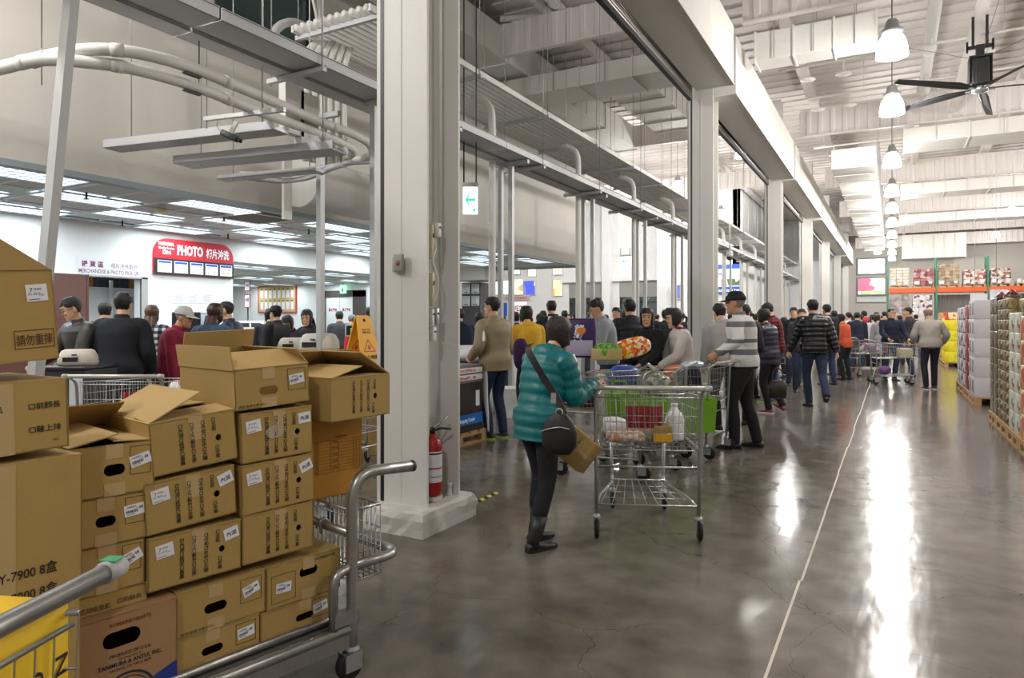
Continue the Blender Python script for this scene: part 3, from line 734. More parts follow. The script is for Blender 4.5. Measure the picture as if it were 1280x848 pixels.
# ceiling bits
for i, (px, py, lb) in enumerate(((108, 244, 'small black sprinkler head on the low ceiling near the first light row'), (153, 279, 'small black sprinkler head on the low ceiling above the pickup lettering'), (280, 272, 'black sprinkler head beside the open ceiling hatch'), (285, 295, 'black sprinkler head right of the red board'), (386, 289, 'black sprinkler head left of the thin steel pole'))):
    p = onZ(px, py, HS-0.04)
    o = MB().cyl((0,0,0.04),(0,0,-0.05),0.014,n=8).lathe([(0.035,-0.05),(0.035,-0.056)],12).build('sprinkler', BLACKP, None, T(p)); tag(o, lb, 'sprinkler')
p = onZ(320, 273, HS-0.02)
t = thing('ceiling_hatch', 'open framed hatch in the low ceiling right of the red board', 'hatch', T(p))
MB().bx(-0.45,0.45,-0.45,-0.4,-0.012,0.01).bx(-0.45,0.45,0.4,0.45,-0.012,0.01).bx(-0.45,-0.4,-0.4,0.4,-0.012,0.01).bx(0.4,0.45,-0.4,0.4,-0.012,0.01).build('hatch_frame', WHITEW, t)
MB().bx(-0.4,0.4,-0.4,0.4,-0.004,0.002).build('hatch_opening', mat('hatch dark', (120,122,112), 0.9), t)
p = onZ(201, 261, HS-0.02)
o = MB().lathe([(0.07,0.01),(0.07,-0.02),(0.05,-0.05),(0.02,-0.055)],16).build('smoke_detector', mat('aged plastic', (196,186,140), 0.5), None, T(p)); tag(o, 'yellowed smoke detector on the low ceiling', 'smoke detector')
# green arrow exit signs hung in the hall
EXITG = mat('exit green', (60,176,140), 0.5, emit=1.3); EXITW = mat('exit white', (226,236,250), 0.5, emit=1.5)
def arrow_sign(label, c, w, h, face, rod):
    t = thing('exit_sign', label, 'sign', frame(c, face, V((0,0,1))), 'hanging exit signs')   # local x = along the face, y up, z out
    MB().bx(-w/2,w/2,-h/2,h/2,-0.03,0.03).build('sign_box', EXITW, t)
    mb = MB(); a = w*0.36
    mb.prism([(-a,0),(-a*0.1,h*0.28),(a*0.0,h*0.28),(-a*0.45,h*0.05),(a,h*0.05),(a,-h*0.05),(-a*0.45,-h*0.05),(a*0.0,-h*0.28),(-a*0.1,-h*0.28)], 0.003, M=T((0,h*0.02,0.0305)))
    mb.bx(a*0.55,a*1.0,-h*0.42,-h*0.3,0.0305,0.0325)
    mb.build('arrow', EXITG, t)
    MB().bx(-w/2-0.01,w/2+0.01,h/2,h/2+0.06,-0.04,0.04).build('sign_top', TRAYM, t)
    MB().cyl((-w*0.45,h/2+0.05,0),(-w*0.45,h/2+rod,0),0.012,n=6).cyl((w*0.4,h/2+0.05,0),(w*0.4,h/2+rod,0),0.01,n=6).build('hanger_rod', DGREY, t)
arrow_sign('lit white sign with green left arrow, right of the large white column', onD(588, 251, 9.5), 0.20, 0.37, V((CT,ST,0)), 3.0)
arrow_sign('distant lit white sign with green left arrow above the entrance', onD(782, 327, 24), 0.40, 0.34, V((1,0,0)), 0.3)
p = onD(912, 321, 20)
t = thing('dome_camera', 'hanging white dome camera between the second and third columns', 'camera', T(p))
MB().lathe([(0.05,0.16),(0.09,0.15),(0.1,0.04),(0.1,0.0)],16).build('housing', WHITE, t)
MB().lathe([(0.095,0.0),(0.09,-0.06),(0.06,-0.1),(0.01,-0.115)],16).build('dome', mat('smoked dome', (70,70,72), 0.15), t)
MB().cyl((0,0,0.15),(0,0,1.0),0.02,n=8).build('stem', WHITE, t)
# ================================================================= the loaded platform cart in front
PHI = math.radians(12.5)
OF = V((-1.855, 2.06, 0)); MF = T(OF) @ rotz(-PHI); MFI = MF.inverted()
def fl(px, py, x):
    """point of the photograph on the plane x = const of the platform cart"""
    r = MFI.to_3x3() @ ray(px, py); o = MFI @ V((0,0,EYE)); t = (x-o.x)/r.x
    return o+r*t
def slot(cx, cy, rx, ry, n=16):
    """rounded slot outline"""
    out = []
    for k in range(n):
        a = 2*PI*k/n; ex = (rx-ry) if rx > ry else 0
        out.append((cx+(ex if math.cos(a) > 0 else -ex)+ry*math.cos(a) if ex else cx+rx*math.cos(a), cy+ry*math.sin(a)))
    return out
def wall_panel(mb, M, W, H, holes=(), t=0.004, mi=0):
    """board W x H in the local xy plane of M with real hand holes; thickness goes to -z"""
    hs = sorted(holes); cuts = [0.0]+[(hs[i][0]+hs[i+1][0])/2 for i in range(len(hs)-1)]+[W]
    if not hs:
        return mb.bx(0, W, 0, H, -t, 0, mi, M)
    for i, h in enumerate(hs):
        x0, x1 = cuts[i], cuts[i+1]; inn = slot(*h); n = len(inn); out = []
        for (x, y) in inn:
            dx, dy = x-h[0], y-h[1]; k = 1e9
            if dx > 1e-9: k = min(k, (x1-h[0])/dx)
            if dx < -1e-9: k = min(k, (x0-h[0])/dx)
            if dy > 1e-9: k = min(k, (H-h[1])/dy)
            if dy < -1e-9: k = min(k, (0-h[1])/dy)
            out.append((h[0]+dx*k, h[1]+dy*k))
        # make sure that the four corners are among the outline points
        for c in ((x0,0),(x1,0),(x1,H),(x0,H)):
            j = min(range(n), key=lambda q: (out[q][0]-c[0])**2+(out[q][1]-c[1])**2); out[j] = c
        for z, flip in ((0, 0), (-t, 1)):
            vs = [(x,y,z) for x,y in out]+[(x,y,z) for x,y in inn]
            mb.add(vs, [((a, (a+1) % n, (a+1) % n+n, a+n) if not flip else (a+n, (a+1) % n+n, (a+1) % n, a)) for a in range(n)], mi, False, M)
        mb.add([(x,y,0) for x,y in inn]+[(x,y,-t) for x,y in inn], [((a+1) % n, a, a+n, (a+1) % n+n) for a in range(n)], mi, False, M)
    mb.bx(0, W, 0, 0.003, -t, 0, mi, M); mb.bx(0, W, H-0.003, H, -t, 0, mi, M)
def box_thing(label, M, L, D, H, holes=(), flaps=None, m=CARD, end_holes=(), group=None, name='cardboard_box'):
    """M: local x outwards from the shown side (box lies at x<0), y along the side, z up. flaps: dict side -> (angle, length)"""
    t = thing(name, label, 'box', M, group)
    mb = MB()
    wall_panel(mb, frame((0,0,0), (0,1,0), (0,0,1)), L, H, holes)
    wall_panel(mb, frame((-D,0,0), (1,0,0), (0,0,1)), D, H, end_holes)
    mb.bx(-D, 0, L-0.004, L, 0, H); mb.bx(-D, -D+0.004, 0, L, 0, H); mb.bx(-D, 0, 0, L, 0, 0.004)
    if flaps is None: mb.bx(-D, 0.0, 0.0, L, H, H+0.004)
    mb.build('carton_body', m, t)
    for side, (ang, ln) in (flaps or {}).items():
        a = math.radians(ang); o = MB()
        if side == 'near':   MFp = T((-D/2, 0, H)) @ rotx(a);  o.bx(-D/2, D/2, 0, ln, 0, 0.004)
        elif side == 'far':  MFp = T((-D/2, L, H)) @ rotx(-a); o.bx(-D/2, D/2, -ln, 0, 0, 0.004)
        elif side == 'front': MFp = T((0, L/2, H)) @ roty(a);  o.bx(-ln, 0, -L/2+.003, L/2-.003, 0, 0.004)
        else:                MFp = T((-D, L/2, H)) @ roty(-a); o.bx(0, ln, -L/2+.003, L/2-.003, 0, 0.004)
        o.build('flap', CARDIN if m is CARD else m, t, MFp)
    return t
def face(L): return frame((0.0008,0,0), (0,1,0), (0,0,1))
def sticker(t, F, cx, cy, w, h, rot, kind):
    M = F @ T((cx, cy, 0.0006)) @ rotz(math.radians(rot))
    MB().bx(-w/2, w/2, -h/2, h/2, 0, 0.0006).build('sticker' if kind == 'branch' else 'shipping_label', PAPER, t, M)
    mb = MB(); s = 0.0012
    if kind == 'branch':
        mb.text('內湖', M, h*0.42, w=w*0.66, align='C', bold=0.01, lift=s)
        mb.v = [tuple(V(p)-M.to_3x3() @ V((0, h*0.19, 0))) for p in mb.v]
    else:
        r = random.Random(int(cx*1e4)+int(cy*1e4))
        if kind == 'round':
            mb.text('7', M @ T((-w*0.33, h*0.05, 0)), h*0.26, lift=s); mb.text('37009', M @ T((-w*0.15, h*0.15, 0)), h*0.13, lift=s)
            mb.text('A1 0210', M @ T((-w*0.42, -h*0.12, 0)), h*0.14, lift=s); mb.text('1.00', M @ T((w*0.1, -h*0.2, 0)), h*0.12, lift=s)
            mb.bx(-w*0.42, w*0.1, -h*0.40, -h*0.36, 0.0011, 0.0013, M=M)
        else:
            mb.text('冷藏雞腿排', M @ T((-w*0.4, h*0.24, 0)), h*0.15, lift=s)
            x = -w*0.42
            while x < w*0.12:
                q = r.uniform(0.0008, 0.0022); mb.bx(x, x+q, -h*0.22, h*0.02, 0.0011, 0.0013, M=M); x += q+r.uniform(0.0008, 0.002)
            mb.text('68', M @ T((w*0.2, h*0.02, 0)), h*0.24, bold=0.02, lift=s); mb.text('12.50', M @ T((-w*0.05, h*0.06, 0)), h*0.12, lift=s)
            mb.text('2013 0208', M @ T((-w*0.4, -h*0.38, 0)), h*0.11, lift=s)
    if mb.v: mb.build('label_print', INK, t)
def tape(t, F, L, H, x, w=0.048, down=0.45):
    MB().bx(x-w/2, x+w/2, H*(1-down), H+0.0002, 0.0002, 0.0006).build('tape', TAPE, t, F)
COLS = ['□內湖□桃園□嘉義', '□汐止□新竹□台南', '□中和□台中□大順']
def branch_box(label, s0, z, L=0.29, H=0.165, x=-0.07, yaw=0, D=0.42, roll=0, flaps=None, lab=True, stick=12, ends=(), tp=True, tick=True, blank=False):
    M = MF @ T((x, s0, z)) @ rotz(math.radians(yaw)) @ rotx(math.radians(roll))
    t = box_thing(label, M, L, D, H, [(L*0.78, H*0.5, 0.0105, 0.0115)], flaps, end_holes=ends, group='checklist cartons on the platform cart')
    F = face(L); mb = MB(); h = H*0.098
    for k, cx in enumerate((0.34, 0.47, 0.60)):
        mb.vtext(COLS[k], F @ T((L*cx, H*0.90, 0)) @ rotz(math.radians(0)), h*0.92, 0.98, bold=0.012)
    mb.vtext('□北投', F @ T((L*0.73, H*0.92, 0)), h*0.92, 0.98, bold=0.012); mb.vtext('□中華', F @ T((L*0.755, H*0.36, 0)), h*0.92, 0.98, bold=0.012)
    if tick: mb.add([(L*0.325,H*0.86,0.0013),(L*0.335,H*0.845,0.0013),(L*0.365,H*0.90,0.0013),(L*0.336,H*0.855,0.0013)], [(0,1,2,3)], M=F)
    mb.build('printed_checklist', INK, t)
    if lab: sticker(t, F, L*0.165, H*0.74, 0.056, 0.044, 7, 'round')
    if stick is not None: sticker(t, F, L*0.885, H*0.78, 0.052, 0.04, stick, 'branch')
    if tp: tape(t, F, L, H, L*0.52)
    if blank: MB().prism([(0.028*math.cos(a)*1.3+L*0.45, 0.024*math.sin(a)+H*0.56) for a in [2*PI*k/14 for k in range(14)]], 0.0012, M=F).build('torn_patch', mat('torn card', (176,160,132), 0.9), t)
    return t
def hand_box(label, s0, z, L=0.30, H=0.155, x=-0.07, yaw=0, D=0.42, roll=0, flaps=None, flip=False, rot=8, hole=(0.42, 0.48), m=CARD, lab=True, foot=True, group='hand hole cartons on the platform cart', corner=False):
    M = MF @ T((x, s0, z)) @ rotz(math.radians(yaw)) @ rotx(math.radians(roll))
    t = box_thing(label, M, L, D, H, [(L*hole[0], H*hole[1], L*0.125, H*0.115)], flaps, m=m, group=group)
    F = face(L); mb = MB()
    x0, x1 = (0.70, 0.95) if not flip else (0.06, 0.37)
    y0, y1 = (0.36, 0.92) if not flip else (0.12, 0.78)
    a, b, c, d, w = x0*L, x1*L, y0*H, y1*H, 0.0012
    for q in ((a,b,c,c+w),(a,b,d-w,d),(a,a+w,c,d),(b-w,b,c,d)): mb.bx(*q, 0, 0.0006, M=F)
    if foot: mb.text('保存溫度冷藏 FIFO', F @ T((L*0.04, H*0.06, 0)), H*0.065, w=L*0.36)
    if corner: mb.text('1.2XL肉雞腿排冷藏', F @ T((L*0.62, H*0.88, 0)), H*0.07, w=L*0.3)
    mb.build('printed_frame', INK, t)
    if lab: sticker(t, F, (a+b)/2, (c+d)/2, 0.062, 0.036, rot, 'bar')
    tape(t, F, L, H, L*hole[0], 0.05, 0.28)
    MB().bx(L*hole[0]-0.03, L*hole[0]+0.03, 0, H*0.25, 0.0002, 0.0005).build('tape', TAPE, t, F)
    return t
DZ0 = 0.215
# bottom course
hand_box('carton with hand hole at bottom right of the platform cart, beside the post', -0.345, DZ0, 0.30, 0.122, rot=8, hole=(0.60, 0.5))
hand_box('carton with hand hole lying on the deck right of the romaine carton', -0.645, DZ0, 0.295, 0.128, rot=5)
hand_box('carton with hand hole whose framed label sits left, second course at right', -0.322, 0.342, 0.315, 0.155, flip=True, rot=-3, hole=(0.55, 0.66), foot=False, corner=True)
hand_box('carton with hand hole and tilted label, second course in the middle', -0.642, 0.347, 0.315, 0.150, rot=16)
# middle stack
branch_box('checklist carton at the base of the middle stack, with plain left end', -0.73, 0.53, 0.31, 0.168, roll=0)
branch_box('ticked checklist carton second from below in the middle stack', -0.735, 0.712, 0.30, 0.165, roll=3.2, stick=16)
branch_box('open checklist carton with raised flap atop the middle stack', -0.715, 0.897, 0.285, 0.172, roll=4.6, lab=False, stick=None, flaps={'front':(4,0.13),'back':(2,0.2),'near':(24,0.19)}, tick=False)
MB().text('土雞腿切塊', frame((-0.36,-0.0012,0.105), (1,0,0), (0,0,1)), 0.024, w=0.135, bold=0.01).build('end_lettering', INK, bpy.data.objects['cardboard_box.006'])
# right stack
branch_box('checklist carton without stickers at the base of the right stack', -0.413, 0.533, 0.285, 0.170, lab=False, stick=None, tick=False, roll=0.5)
branch_box('ticked checklist carton in the right stack, second from below', -0.415, 0.708, 0.29, 0.175, roll=1.2, stick=20)
branch_box('checklist carton with a torn pale patch in the right stack', -0.417, 0.893, 0.285, 0.175, roll=1.2, stick=4, blank=True)
hand_box('wide open carton with hand hole and standing flaps atop the right stack', -0.44, 1.083, 0.295, 0.143, roll=2.5, flaps={'near':(96,0.085),'front':(28,0.12),'back':(68,0.14),'far':(50,0.08)}, rot=7, hole=(0.44, 0.42), D=0.44)
# left stack behind the big boxes
hand_box('open topped carton with hand hole, topmost beside the large boxes', -0.955, 0.862, 0.245, 0.158, rot=14, hole=(0.52, 0.5), flaps={'back':(30,0.2),'near':(12,0.14),'far':(4,0.12)}, foot=False, x=-0.07)
hand_box('carton with hand hole second from top beside the large boxes', -0.955, 0.712, 0.227, 0.147, rot=5, hole=(0.46, 0.5), foot=False, x=-0.075)
hand_box('carton with hand hole and strongly tilted label above the low lettered carton', -0.955, 0.564, 0.218, 0.146, rot=22, hole=(0.5, 0.35), foot=False, x=-0.08)
M = MF @ T((-0.085, -0.955, 0.503))
t = box_thing('low lettered carton squeezed between the romaine carton and the stack', M, 0.227, 0.42, 0.058)
MB().text('五花胡椒里肌', face(1) @ T((0.02, 0.012, 0)), 0.018, w=0.10).text('□前腳長', face(1) @ T((0.14, 0.018, 0)), 0.016, w=0.07).build('printed_text', INK, t)
# romaine carton
M = MF @ T((-0.045, -0.965, DZ0)); L, H = 0.315, 0.284
t = box_thing('brown romaine hearts carton with blue corner band on the deck', M, L, 0.4, H, [(0.150, 0.21, 0.054, 0.026)], m=CARDR)
F = face(L); mb = MB()
mb.text('PRODUCE OF U.S.A.', F @ T((0.175, 0.157, 0)) @ rotz(0.0), 0.010, w=0.12, align='C', bold=0.015); mb.text('DISTRIBUTED BY', F @ T((0.175, 0.145, 0)), 0.006, w=0.07, align='C')
mb.text('TANIMURA & ANTLE, INC.', F @ T((0.175, 0.128, 0)), 0.0125, w=0.185, align='C', bold=0.02); mb.text('SALINAS, CA 93912-4070', F @ T((0.175, 0.114, 0)), 0.008, w=0.12, align='C', bold=0.01)
n = 28
for r0, r1 in ((0.074, 0.067), (0.060, 0.057)):
    mb.add([(0.165+r*1.1*math.cos(2*PI*k/n), 0.028+r*math.sin(2*PI*k/n), 0.0008) for r in (r0, r1) for k in range(n)], [(k, (k+1) % n, (k+1) % n+n, k+n) for k in range(n)], M=F)
for k in range(-3, 4): mb.add([(0.165+k*0.012-0.004, 0.045, 0.0009), (0.165+k*0.012+0.004, 0.045, 0.0009), (0.165+k*0.016, 0.07-abs(k)*0.004, 0.0009)], [(0,1,2)], M=F)
mb.build('printed_text', mat('blue black ink', (34,36,58), 0.8), t)
MB().text('ROMAINE HEARTS', F @ T((0.175, 0.252, 0)), 0.011, w=0.12, align='C', bold=0.015).build('red_lettering', REDINK, t)
MB().add([(0.205,0.0,0.0008),(L,0.0,0.0008),(L,0.085,0.0008),(0.245,0.06,0.0008)], [(0,1,2,3)], M=F).build('blue_band', mat('blue print', (26,52,132), 0.7), t)
# amber carton and the carton on it
xa = -0.26; q0 = fl(390, 560, xa); q1 = fl(452, 560, xa)
M = MF @ T((xa, q0.y-0.02, 0.652)); L, H = q1.y-q0.y+0.02, 0.335
t = box_thing('amber carton with a printed table resting on the wire basket', M, L, 0.4, H, m=CARDA)
F = face(L); mb = MB()
for k in range(11): mb.bx(0.03, L-0.012, 0.105+k*0.0135, 0.106+k*0.0135, 0, 0.0006, M=F)
for x in (0.03, 0.11, 0.15, L-0.045, L-0.0125): mb.bx(x, x+0.001, 0.105, 0.241, 0, 0.0006, M=F)
for k in range(10):
    mb.text(('品名','規格','數量','重量','產地','日期','批號','編號','保存','備註')[k], F @ T((0.035, 0.109+k*0.0135, 0)), 0.0085); mb.text('%d' % (12+k*7), F @ T((L-0.035, 0.109+k*0.0135, 0)), 0.007)
    if k % 2: mb.text('冷凍雞', F @ T((0.115, 0.109+k*0.0135, 0)), 0.0085, w=0.028)
mb.text('內容物標示', F @ T((L*0.5, 0.248, 0)), 0.012, w=0.06); mb.build('printed_table', mat('brown ink', (96,60,18), 0.85), t)
M = T((-1.935, 2.03, 1.0)) @ rotz(-math.radians(5))
L, H, D = 0.325, 0.172, 0.40
t = box_thing('tilted open checklist carton hanging over the amber carton at right', M, L, D, H, [(L*0.74, H*0.5, 0.011, 0.0125)], {'near':(14,0.17),'back':(30,0.2),'far':(30,0.20),'front':(3,0.05)}, end_holes=[(D*0.52, H*0.5, 0.011, 0.013)])
F = face(L); mb = MB(); h = H*0.096
for k, cx in enumerate((0.36, 0.49, 0.61)): mb.vtext(COLS[k], F @ T((L*cx, H*0.92, 0)), h*0.92, 0.98, bold=0.012)
mb.vtext('□北投', F @ T((L*0.725, H*0.92, 0)), h*0.92, 0.98, bold=0.012); mb.vtext('□中華', F @ T((L*0.70, H*0.34, 0)), h*0.92, 0.98, bold=0.012); mb.build('printed_checklist', INK, t)
# the three big boxes at the left edge
MA = T((-2.018, 1.118, 0)) @ rotz(-math.radians(4)); LA = 0.42
hid = box_thing('plain large carton on the deck, lowest under the left boxes', MA @ T((0, -LA, DZ0)), LA, 0.36, 0.42)
t = box_thing('large brown carton with Y-7900 lettering at left, above the yellow pack', MA @ T((0.01, -LA, 0.642)), LA, 0.38, 0.38)
F = face(LA); mb = MB(); M = F @ T((LA-0.27, 0.075, 0))
mb.text('烤片 Y-7900 8盒', M, 0.032, w=0.205, bold=0.012); mb.text('烤片 Y-7900 8盒', M @ T((0,-0.058,0)), 0.032, w=0.205, bold=0.012); mb.build('printed_text', INK, t); tape(t, F, LA, 0.38, LA*0.55, 0.05, 0.9)
t = box_thing('lettered carton with an open side flap, middle of the left pile', MA @ T((-0.005, -LA, 1.04)) @ rotx(math.radians(1.5)), LA-0.028, 0.36, 0.188)
F = face(LA); mb = MB()
mb.text('□前腳長', F @ T((LA-0.125, 0.115, 0)), 0.018, w=0.078, bold=0.012); mb.text('□雞上排', F @ T((LA-0.125, 0.052, 0)), 0.018, w=0.078, bold=0.012); mb.text('□里肌', F @ T((LA-0.245, 0.115, 0)), 0.018, w=0.06, bold=0.012); mb.text('8852', F @ T((LA-0.068, 0.022, 0)), 0.006)
mb.build('printed_text', INK, t); tape(t, F, LA, 0.188, LA*0.55, 0.06, 1.0)
MB().bx(-0.35, 0.0, 0, 0.004, 0.0, 0.18).build('flap', CARD, t, T((0, LA-0.024, 0.0)) @ rotz(math.radians(12)) @ T((-0.01, 0.0, 0)))
M = MA @ T((-0.02, -LA, 1.268)) @ rotx(math.radians(4.5))
t = box_thing('topmost carton at the left edge with red brown stamp and raised flap', M, LA-0.045, 0.36, 0.248, flaps={'back':(80,0.17)})
MB().prism([(0,LA-.047),(-.20,LA-.34),(-.20,.01),(0,.01)], .004).build('flap', CARDIN, t, T((0,0,.248)) @ roty(math.radians(102)))
L = LA-0.045; F = face(L); mb = MB()
a, b, c, d = L-0.105, L-0.008, 0.035, 0.085
for q in ((a,b,c,c+.0015),(a,b,d-.0015,d),(a,a+.0015,c,d),(b-.0015,b,c,d)): mb.bx(*q, 0, 0.0006, M=F)
mb.text('請勿重摔', F @ T(((a+b)/2, c+0.011, 0)), 0.030, w=0.087, align='C', bold=0.006); mb.build('printed_text', mat('brown print', (84,48,22), 0.85), t)
sticker(t, F, L-0.042, 0.185, 0.052, 0.046, 3, 'round')
# ---------------------------------------------------------------- platform cart
t = thing('platform_cart', 'long steel platform cart carrying the brown cartons', 'cart', MF)
DX, DL = 0.62, 1.75
mb = MB().tube([(0.0,-DL,0.20),(0.0,-0.02,0.20)], 0.022, 12).tube([(-0.05,-DL,0.235),(-0.05,-0.03,0.235)], 0.014, 10).tube([(0,-DL,0.20),(-DX,-DL,0.20)],0.022,12).tube([(-DX,-DL,0.2),(-DX,0,0.2)],0.022,12).tube([(0,-0.02,0.2),(-DX,-0.02,0.2)],0.022,12)
mb.bx(-0.012,0.012,-DL,-0.02,0.13,0.19)
mb.build('deck_frame', ALU, t)
MB().bx(-DX,-0.03,-DL,-0.04,0.195,0.212).build('deck', mat('worn deck plate', (120,120,118), 0.5, 0.5, var=0.2), t)
for sx in (0, -DX):
    mb = MB().tube([(sx,0,0.10)]+fillet([(sx,0,0.2),(sx,0,0.805),(sx,0.30,0.785)], 0.12, 7), 0.0225, 14)
    p = mb.build('push_handle', ALU, t)
    MB().lathe([(0.024,0),(0.024,0.012),(0.012,0.0125),(0.010,-0.005)], 16, M=T((sx,0.30,0.785)) @ rotx(-PI/2)).build('tube_end', DGREY, p)
    MB().tube(fillet([(sx,-0.01,0.44),(sx,-0.085,0.42),(sx,-0.085,0.19)], 0.06, 6), 0.019, 12).build('brace', ALU, t)
mb = MB().tube(fillet([(0,0.0,0.44),(0,0.24,0.435),(-0.30,0.24,0.435),(-DX,0.24,0.44),(-DX,0.0,0.44)], 0.09, 6), 0.02, 12); mb.bx(-0.02,0.02,-0.09,0.02,0.225,0.275)
mb.build('bumper', ALU, t)
for (cx, cy) in ((0,0),(-DX,0),(0,-DL+0.05),(-DX,-DL+0.05)):
    c_ = MB().lathe([(0.03,0.105),(0.03,0.12),(0.022,0.13),(0.022,0.15)],16).bx(-0.028,-0.02,-0.045,0.03,0.04,0.11).bx(0.02,0.028,-0.045,0.03,0.04,0.11).bx(-0.03,0.03,-0.045,0.03,0.10,0.11).build('caster_fork', GALV, t, T((cx,cy,0)))
    MB().lathe([(0.02,-0.019),(0.05,-0.019),(0.058,-0.012),(0.06,0),(0.058,0.012),(0.05,0.019),(0.02,0.019)],20,M=T((0,-0.012,0.06)) @ roty(PI/2)).build('wheel', BLACK, c_)
mb = MB(); bx0, bx1, by0, by1, bz0, bz1 = -0.58, -0.035, 0.025, 0.165, 0.36, 0.645
loop = [(bx0,by0),(bx1,by0),(bx1,by1),(bx0,by1)]
for z, r in ((bz0,0.004),(bz0+0.11,0.003),(bz0+0.19,0.003),(bz1,0.006)): mb.tube([(x,y,z) for x,y in loop], r, 6, closed=True)
n = 18
for k in range(n+1):
    x = bx0+(bx1-bx0)*k/n
    mb.tube([(x,by0,bz1),(x,by0,bz0),(x,by1,bz0),(x,by1,bz1)], 0.0022, 5)
for k in range(1,5):
    y = by0+(by1-by0)*k/5; mb.tube([(bx0,y,bz1),(bx0,y,bz0),(bx1,y,bz0),(bx1,y,bz1)], 0.0022, 5)
mb.build('wire_basket', CHROME, t)
MB().tube([(-0.6,0.012,0.56),(-0.02,0.012,0.56)], 0.017, 10).tube(smooth_path([(-0.2,-0.01,0.53),(-0.2,-0.01,0.575),(-0.2,0.01,0.585),(-0.2,0.035,0.56)],4),0.006,6).build('basket_bar', ALU, t)
# ================================================================= shopping carts and what lies in them
HANDLEM = mat('worn handle tube', (196,192,182), 0.35, 0.25, var=0.08, scale=20)
def make_cart(label, M):
    t = thing('shopping_cart', label, 'shopping cart', M, 'wire shopping carts')
    RB, RF, YB, YF = 0.32, 0.25, -0.42, 0.50           # half widths and ends of the basket
    ZB, ZF, RB_Z, RF_Z = 0.57, 0.60, 0.925, 0.88
    def pt(u, v, w):   # u across -1..1, v along 0..1, w up 0..1
        hw = (RB+(RF-RB)*v)*(0.93+0.07*w)
        z0 = ZB+(ZF-ZB)*v; z1 = RB_Z+(RF_Z-RB_Z)*v
        return V((u*hw, YB+(YF-YB)*v-(1-w)*0.05*v, z0+(z1-z0)*w))
    for u in (-1, 1):
        mb = MB()
        for w, r in ((0,0.003),(0.25,0.0025),(0.5,0.0025),(0.75,0.0025),(1,0.0055)): mb.tube([pt(u,0,w), pt(u,1,w)], r, 5)
        for k in range(25): mb.tube([pt(u,k/24,0), pt(u,k/24,1)], 0.0019, 4, caps=False)
        mb.build('basket_side', CHROME, t)
    mb = MB()
    for w, r in ((0,0.003),(0.33,0.0025),(0.66,0.0025),(1,0.0055)): mb.tube([pt(-1,1,w), pt(1,1,w)], r, 5)
    for k in range(1,12): mb.tube([pt(-1+2*k/12,1,0), pt(-1+2*k/12,1,1)], 0.0019, 4, caps=False)
    mb.build('basket_front', CHROME, t)
    mb = MB()
    for w, r in ((0,0.003),(0.3,0.0025),(0.62,0.0025),(0.95,0.005)): mb.tube([pt(-1,0.01,w), pt(1,0.01,w)], r, 5)
    for k in range(1,17): mb.tube([pt(-1+2*k/17,0.01,0), pt(-1+2*k/17,0.01,0.95)], 0.0019, 4, caps=False)
    mb.build('basket_gate', CHROME, t)
    mb = MB()
    for k in range(13): mb.tube([pt(-1+2*k/12,0,0), pt(-1+2*k/12,1,0)], 0.002, 4, caps=False)
    for k in range(8): mb.tube([pt(-1,k/7,0), pt(1,k/7,0)], 0.002, 4, caps=False)
    mb.build('basket_floor', CHROME, t)
    # child seat inside: sloping grid and red flap
    mb = MB()
    for k in range(9):
        u = -0.85+1.7*k/8; mb.tube([pt(u,0.05,0.35), pt(u,0.24,0.42), pt(u,0.27,0.98)], 0.0019, 4, caps=False)
    mb.tube([pt(-0.9,0.27,0.98), pt(0.9,0.27,0.98)], 0.004, 5).tube([pt(-0.9,0.24,0.42), pt(0.9,0.24,0.42)], 0.003, 5)
    mb.build('child_seat', CHROME, t)
    mb = MB(); a, b, c, d = pt(-0.42,0.262,0.30), pt(0.42,0.262,0.30), pt(0.42,0.275,0.74), pt(-0.42,0.275,0.74)
    n = V((0,-0.012,0)); mb.add([a,b,c,d,a+n,b+n,c+n,d+n], [(3,2,1,0),(4,5,6,7),(0,1,5,4),(1,2,6,5),(2,3,7,6),(3,0,4,7)])
    for k in range(6): 
        p = a+(b-a)*(k+0.5)/6+n; q = d+(c-d)*(k+0.5)/6+n; mb.tube([p, q], 0.004, 5)
    mb.build('seat_flap', REDP, t)
    # frame
    mb = MB()
    for s in (-1, 1):
        mb.tube(fillet([(s*0.34,-0.52,0.975),(s*0.335,-0.44,0.93),(s*0.33,-0.42,0.55),(s*0.325,-0.40,0.13)], 0.06, 4), 0.0125, 10)
        mb.tube(fillet([(s*0.33,-0.42,0.57),(s*0.28,0.30,0.60)], 0.05), 0.009, 8)
        mb.tube(fillet([(s*0.325,-0.40,0.19),(s*0.30,-0.1,0.19),(s*0.19,0.30,0.20),(s*0.19,0.36,0.22),(s*0.2,0.36,0.60)], 0.07, 5), 0.0115, 10)
        mb.tube([(s*0.19,0.33,0.20),(s*0.19,0.33,0.12)], 0.011, 8)
    mb.tube([(-0.328,-0.41,0.46),(0.328,-0.41,0.46)], 0.008, 8)
    mb.tube([(-0.2,0.36,0.55),(0.2,0.36,0.55)], 0.009, 8)
    mb.build('frame', CHROME, t)
    mb = MB().tube([(-0.32,-0.38,0.205),(0.32,-0.38,0.205)], 0.006, 6).tube([(-0.19,0.30,0.215),(0.19,0.30,0.215)], 0.008, 6)
    for k in range(9):
        u = -1+2*k/8; mb.tube([(u*0.30,-0.38,0.205),(u*0.19,0.30,0.215)], 0.003, 5)
    for k in range(3): y = -0.2+0.17*k; mb.tube([(-0.28+0.04*k,y,0.205),(0.28-0.04*k,y,0.205)], 0.003, 5)
    mb.build('lower_rack', CHROME, t)
    h = MB().tube([(-0.35,-0.53,0.98),(0.35,-0.53,0.98)], 0.0155, 12).build('handle', HANDLEM, t)
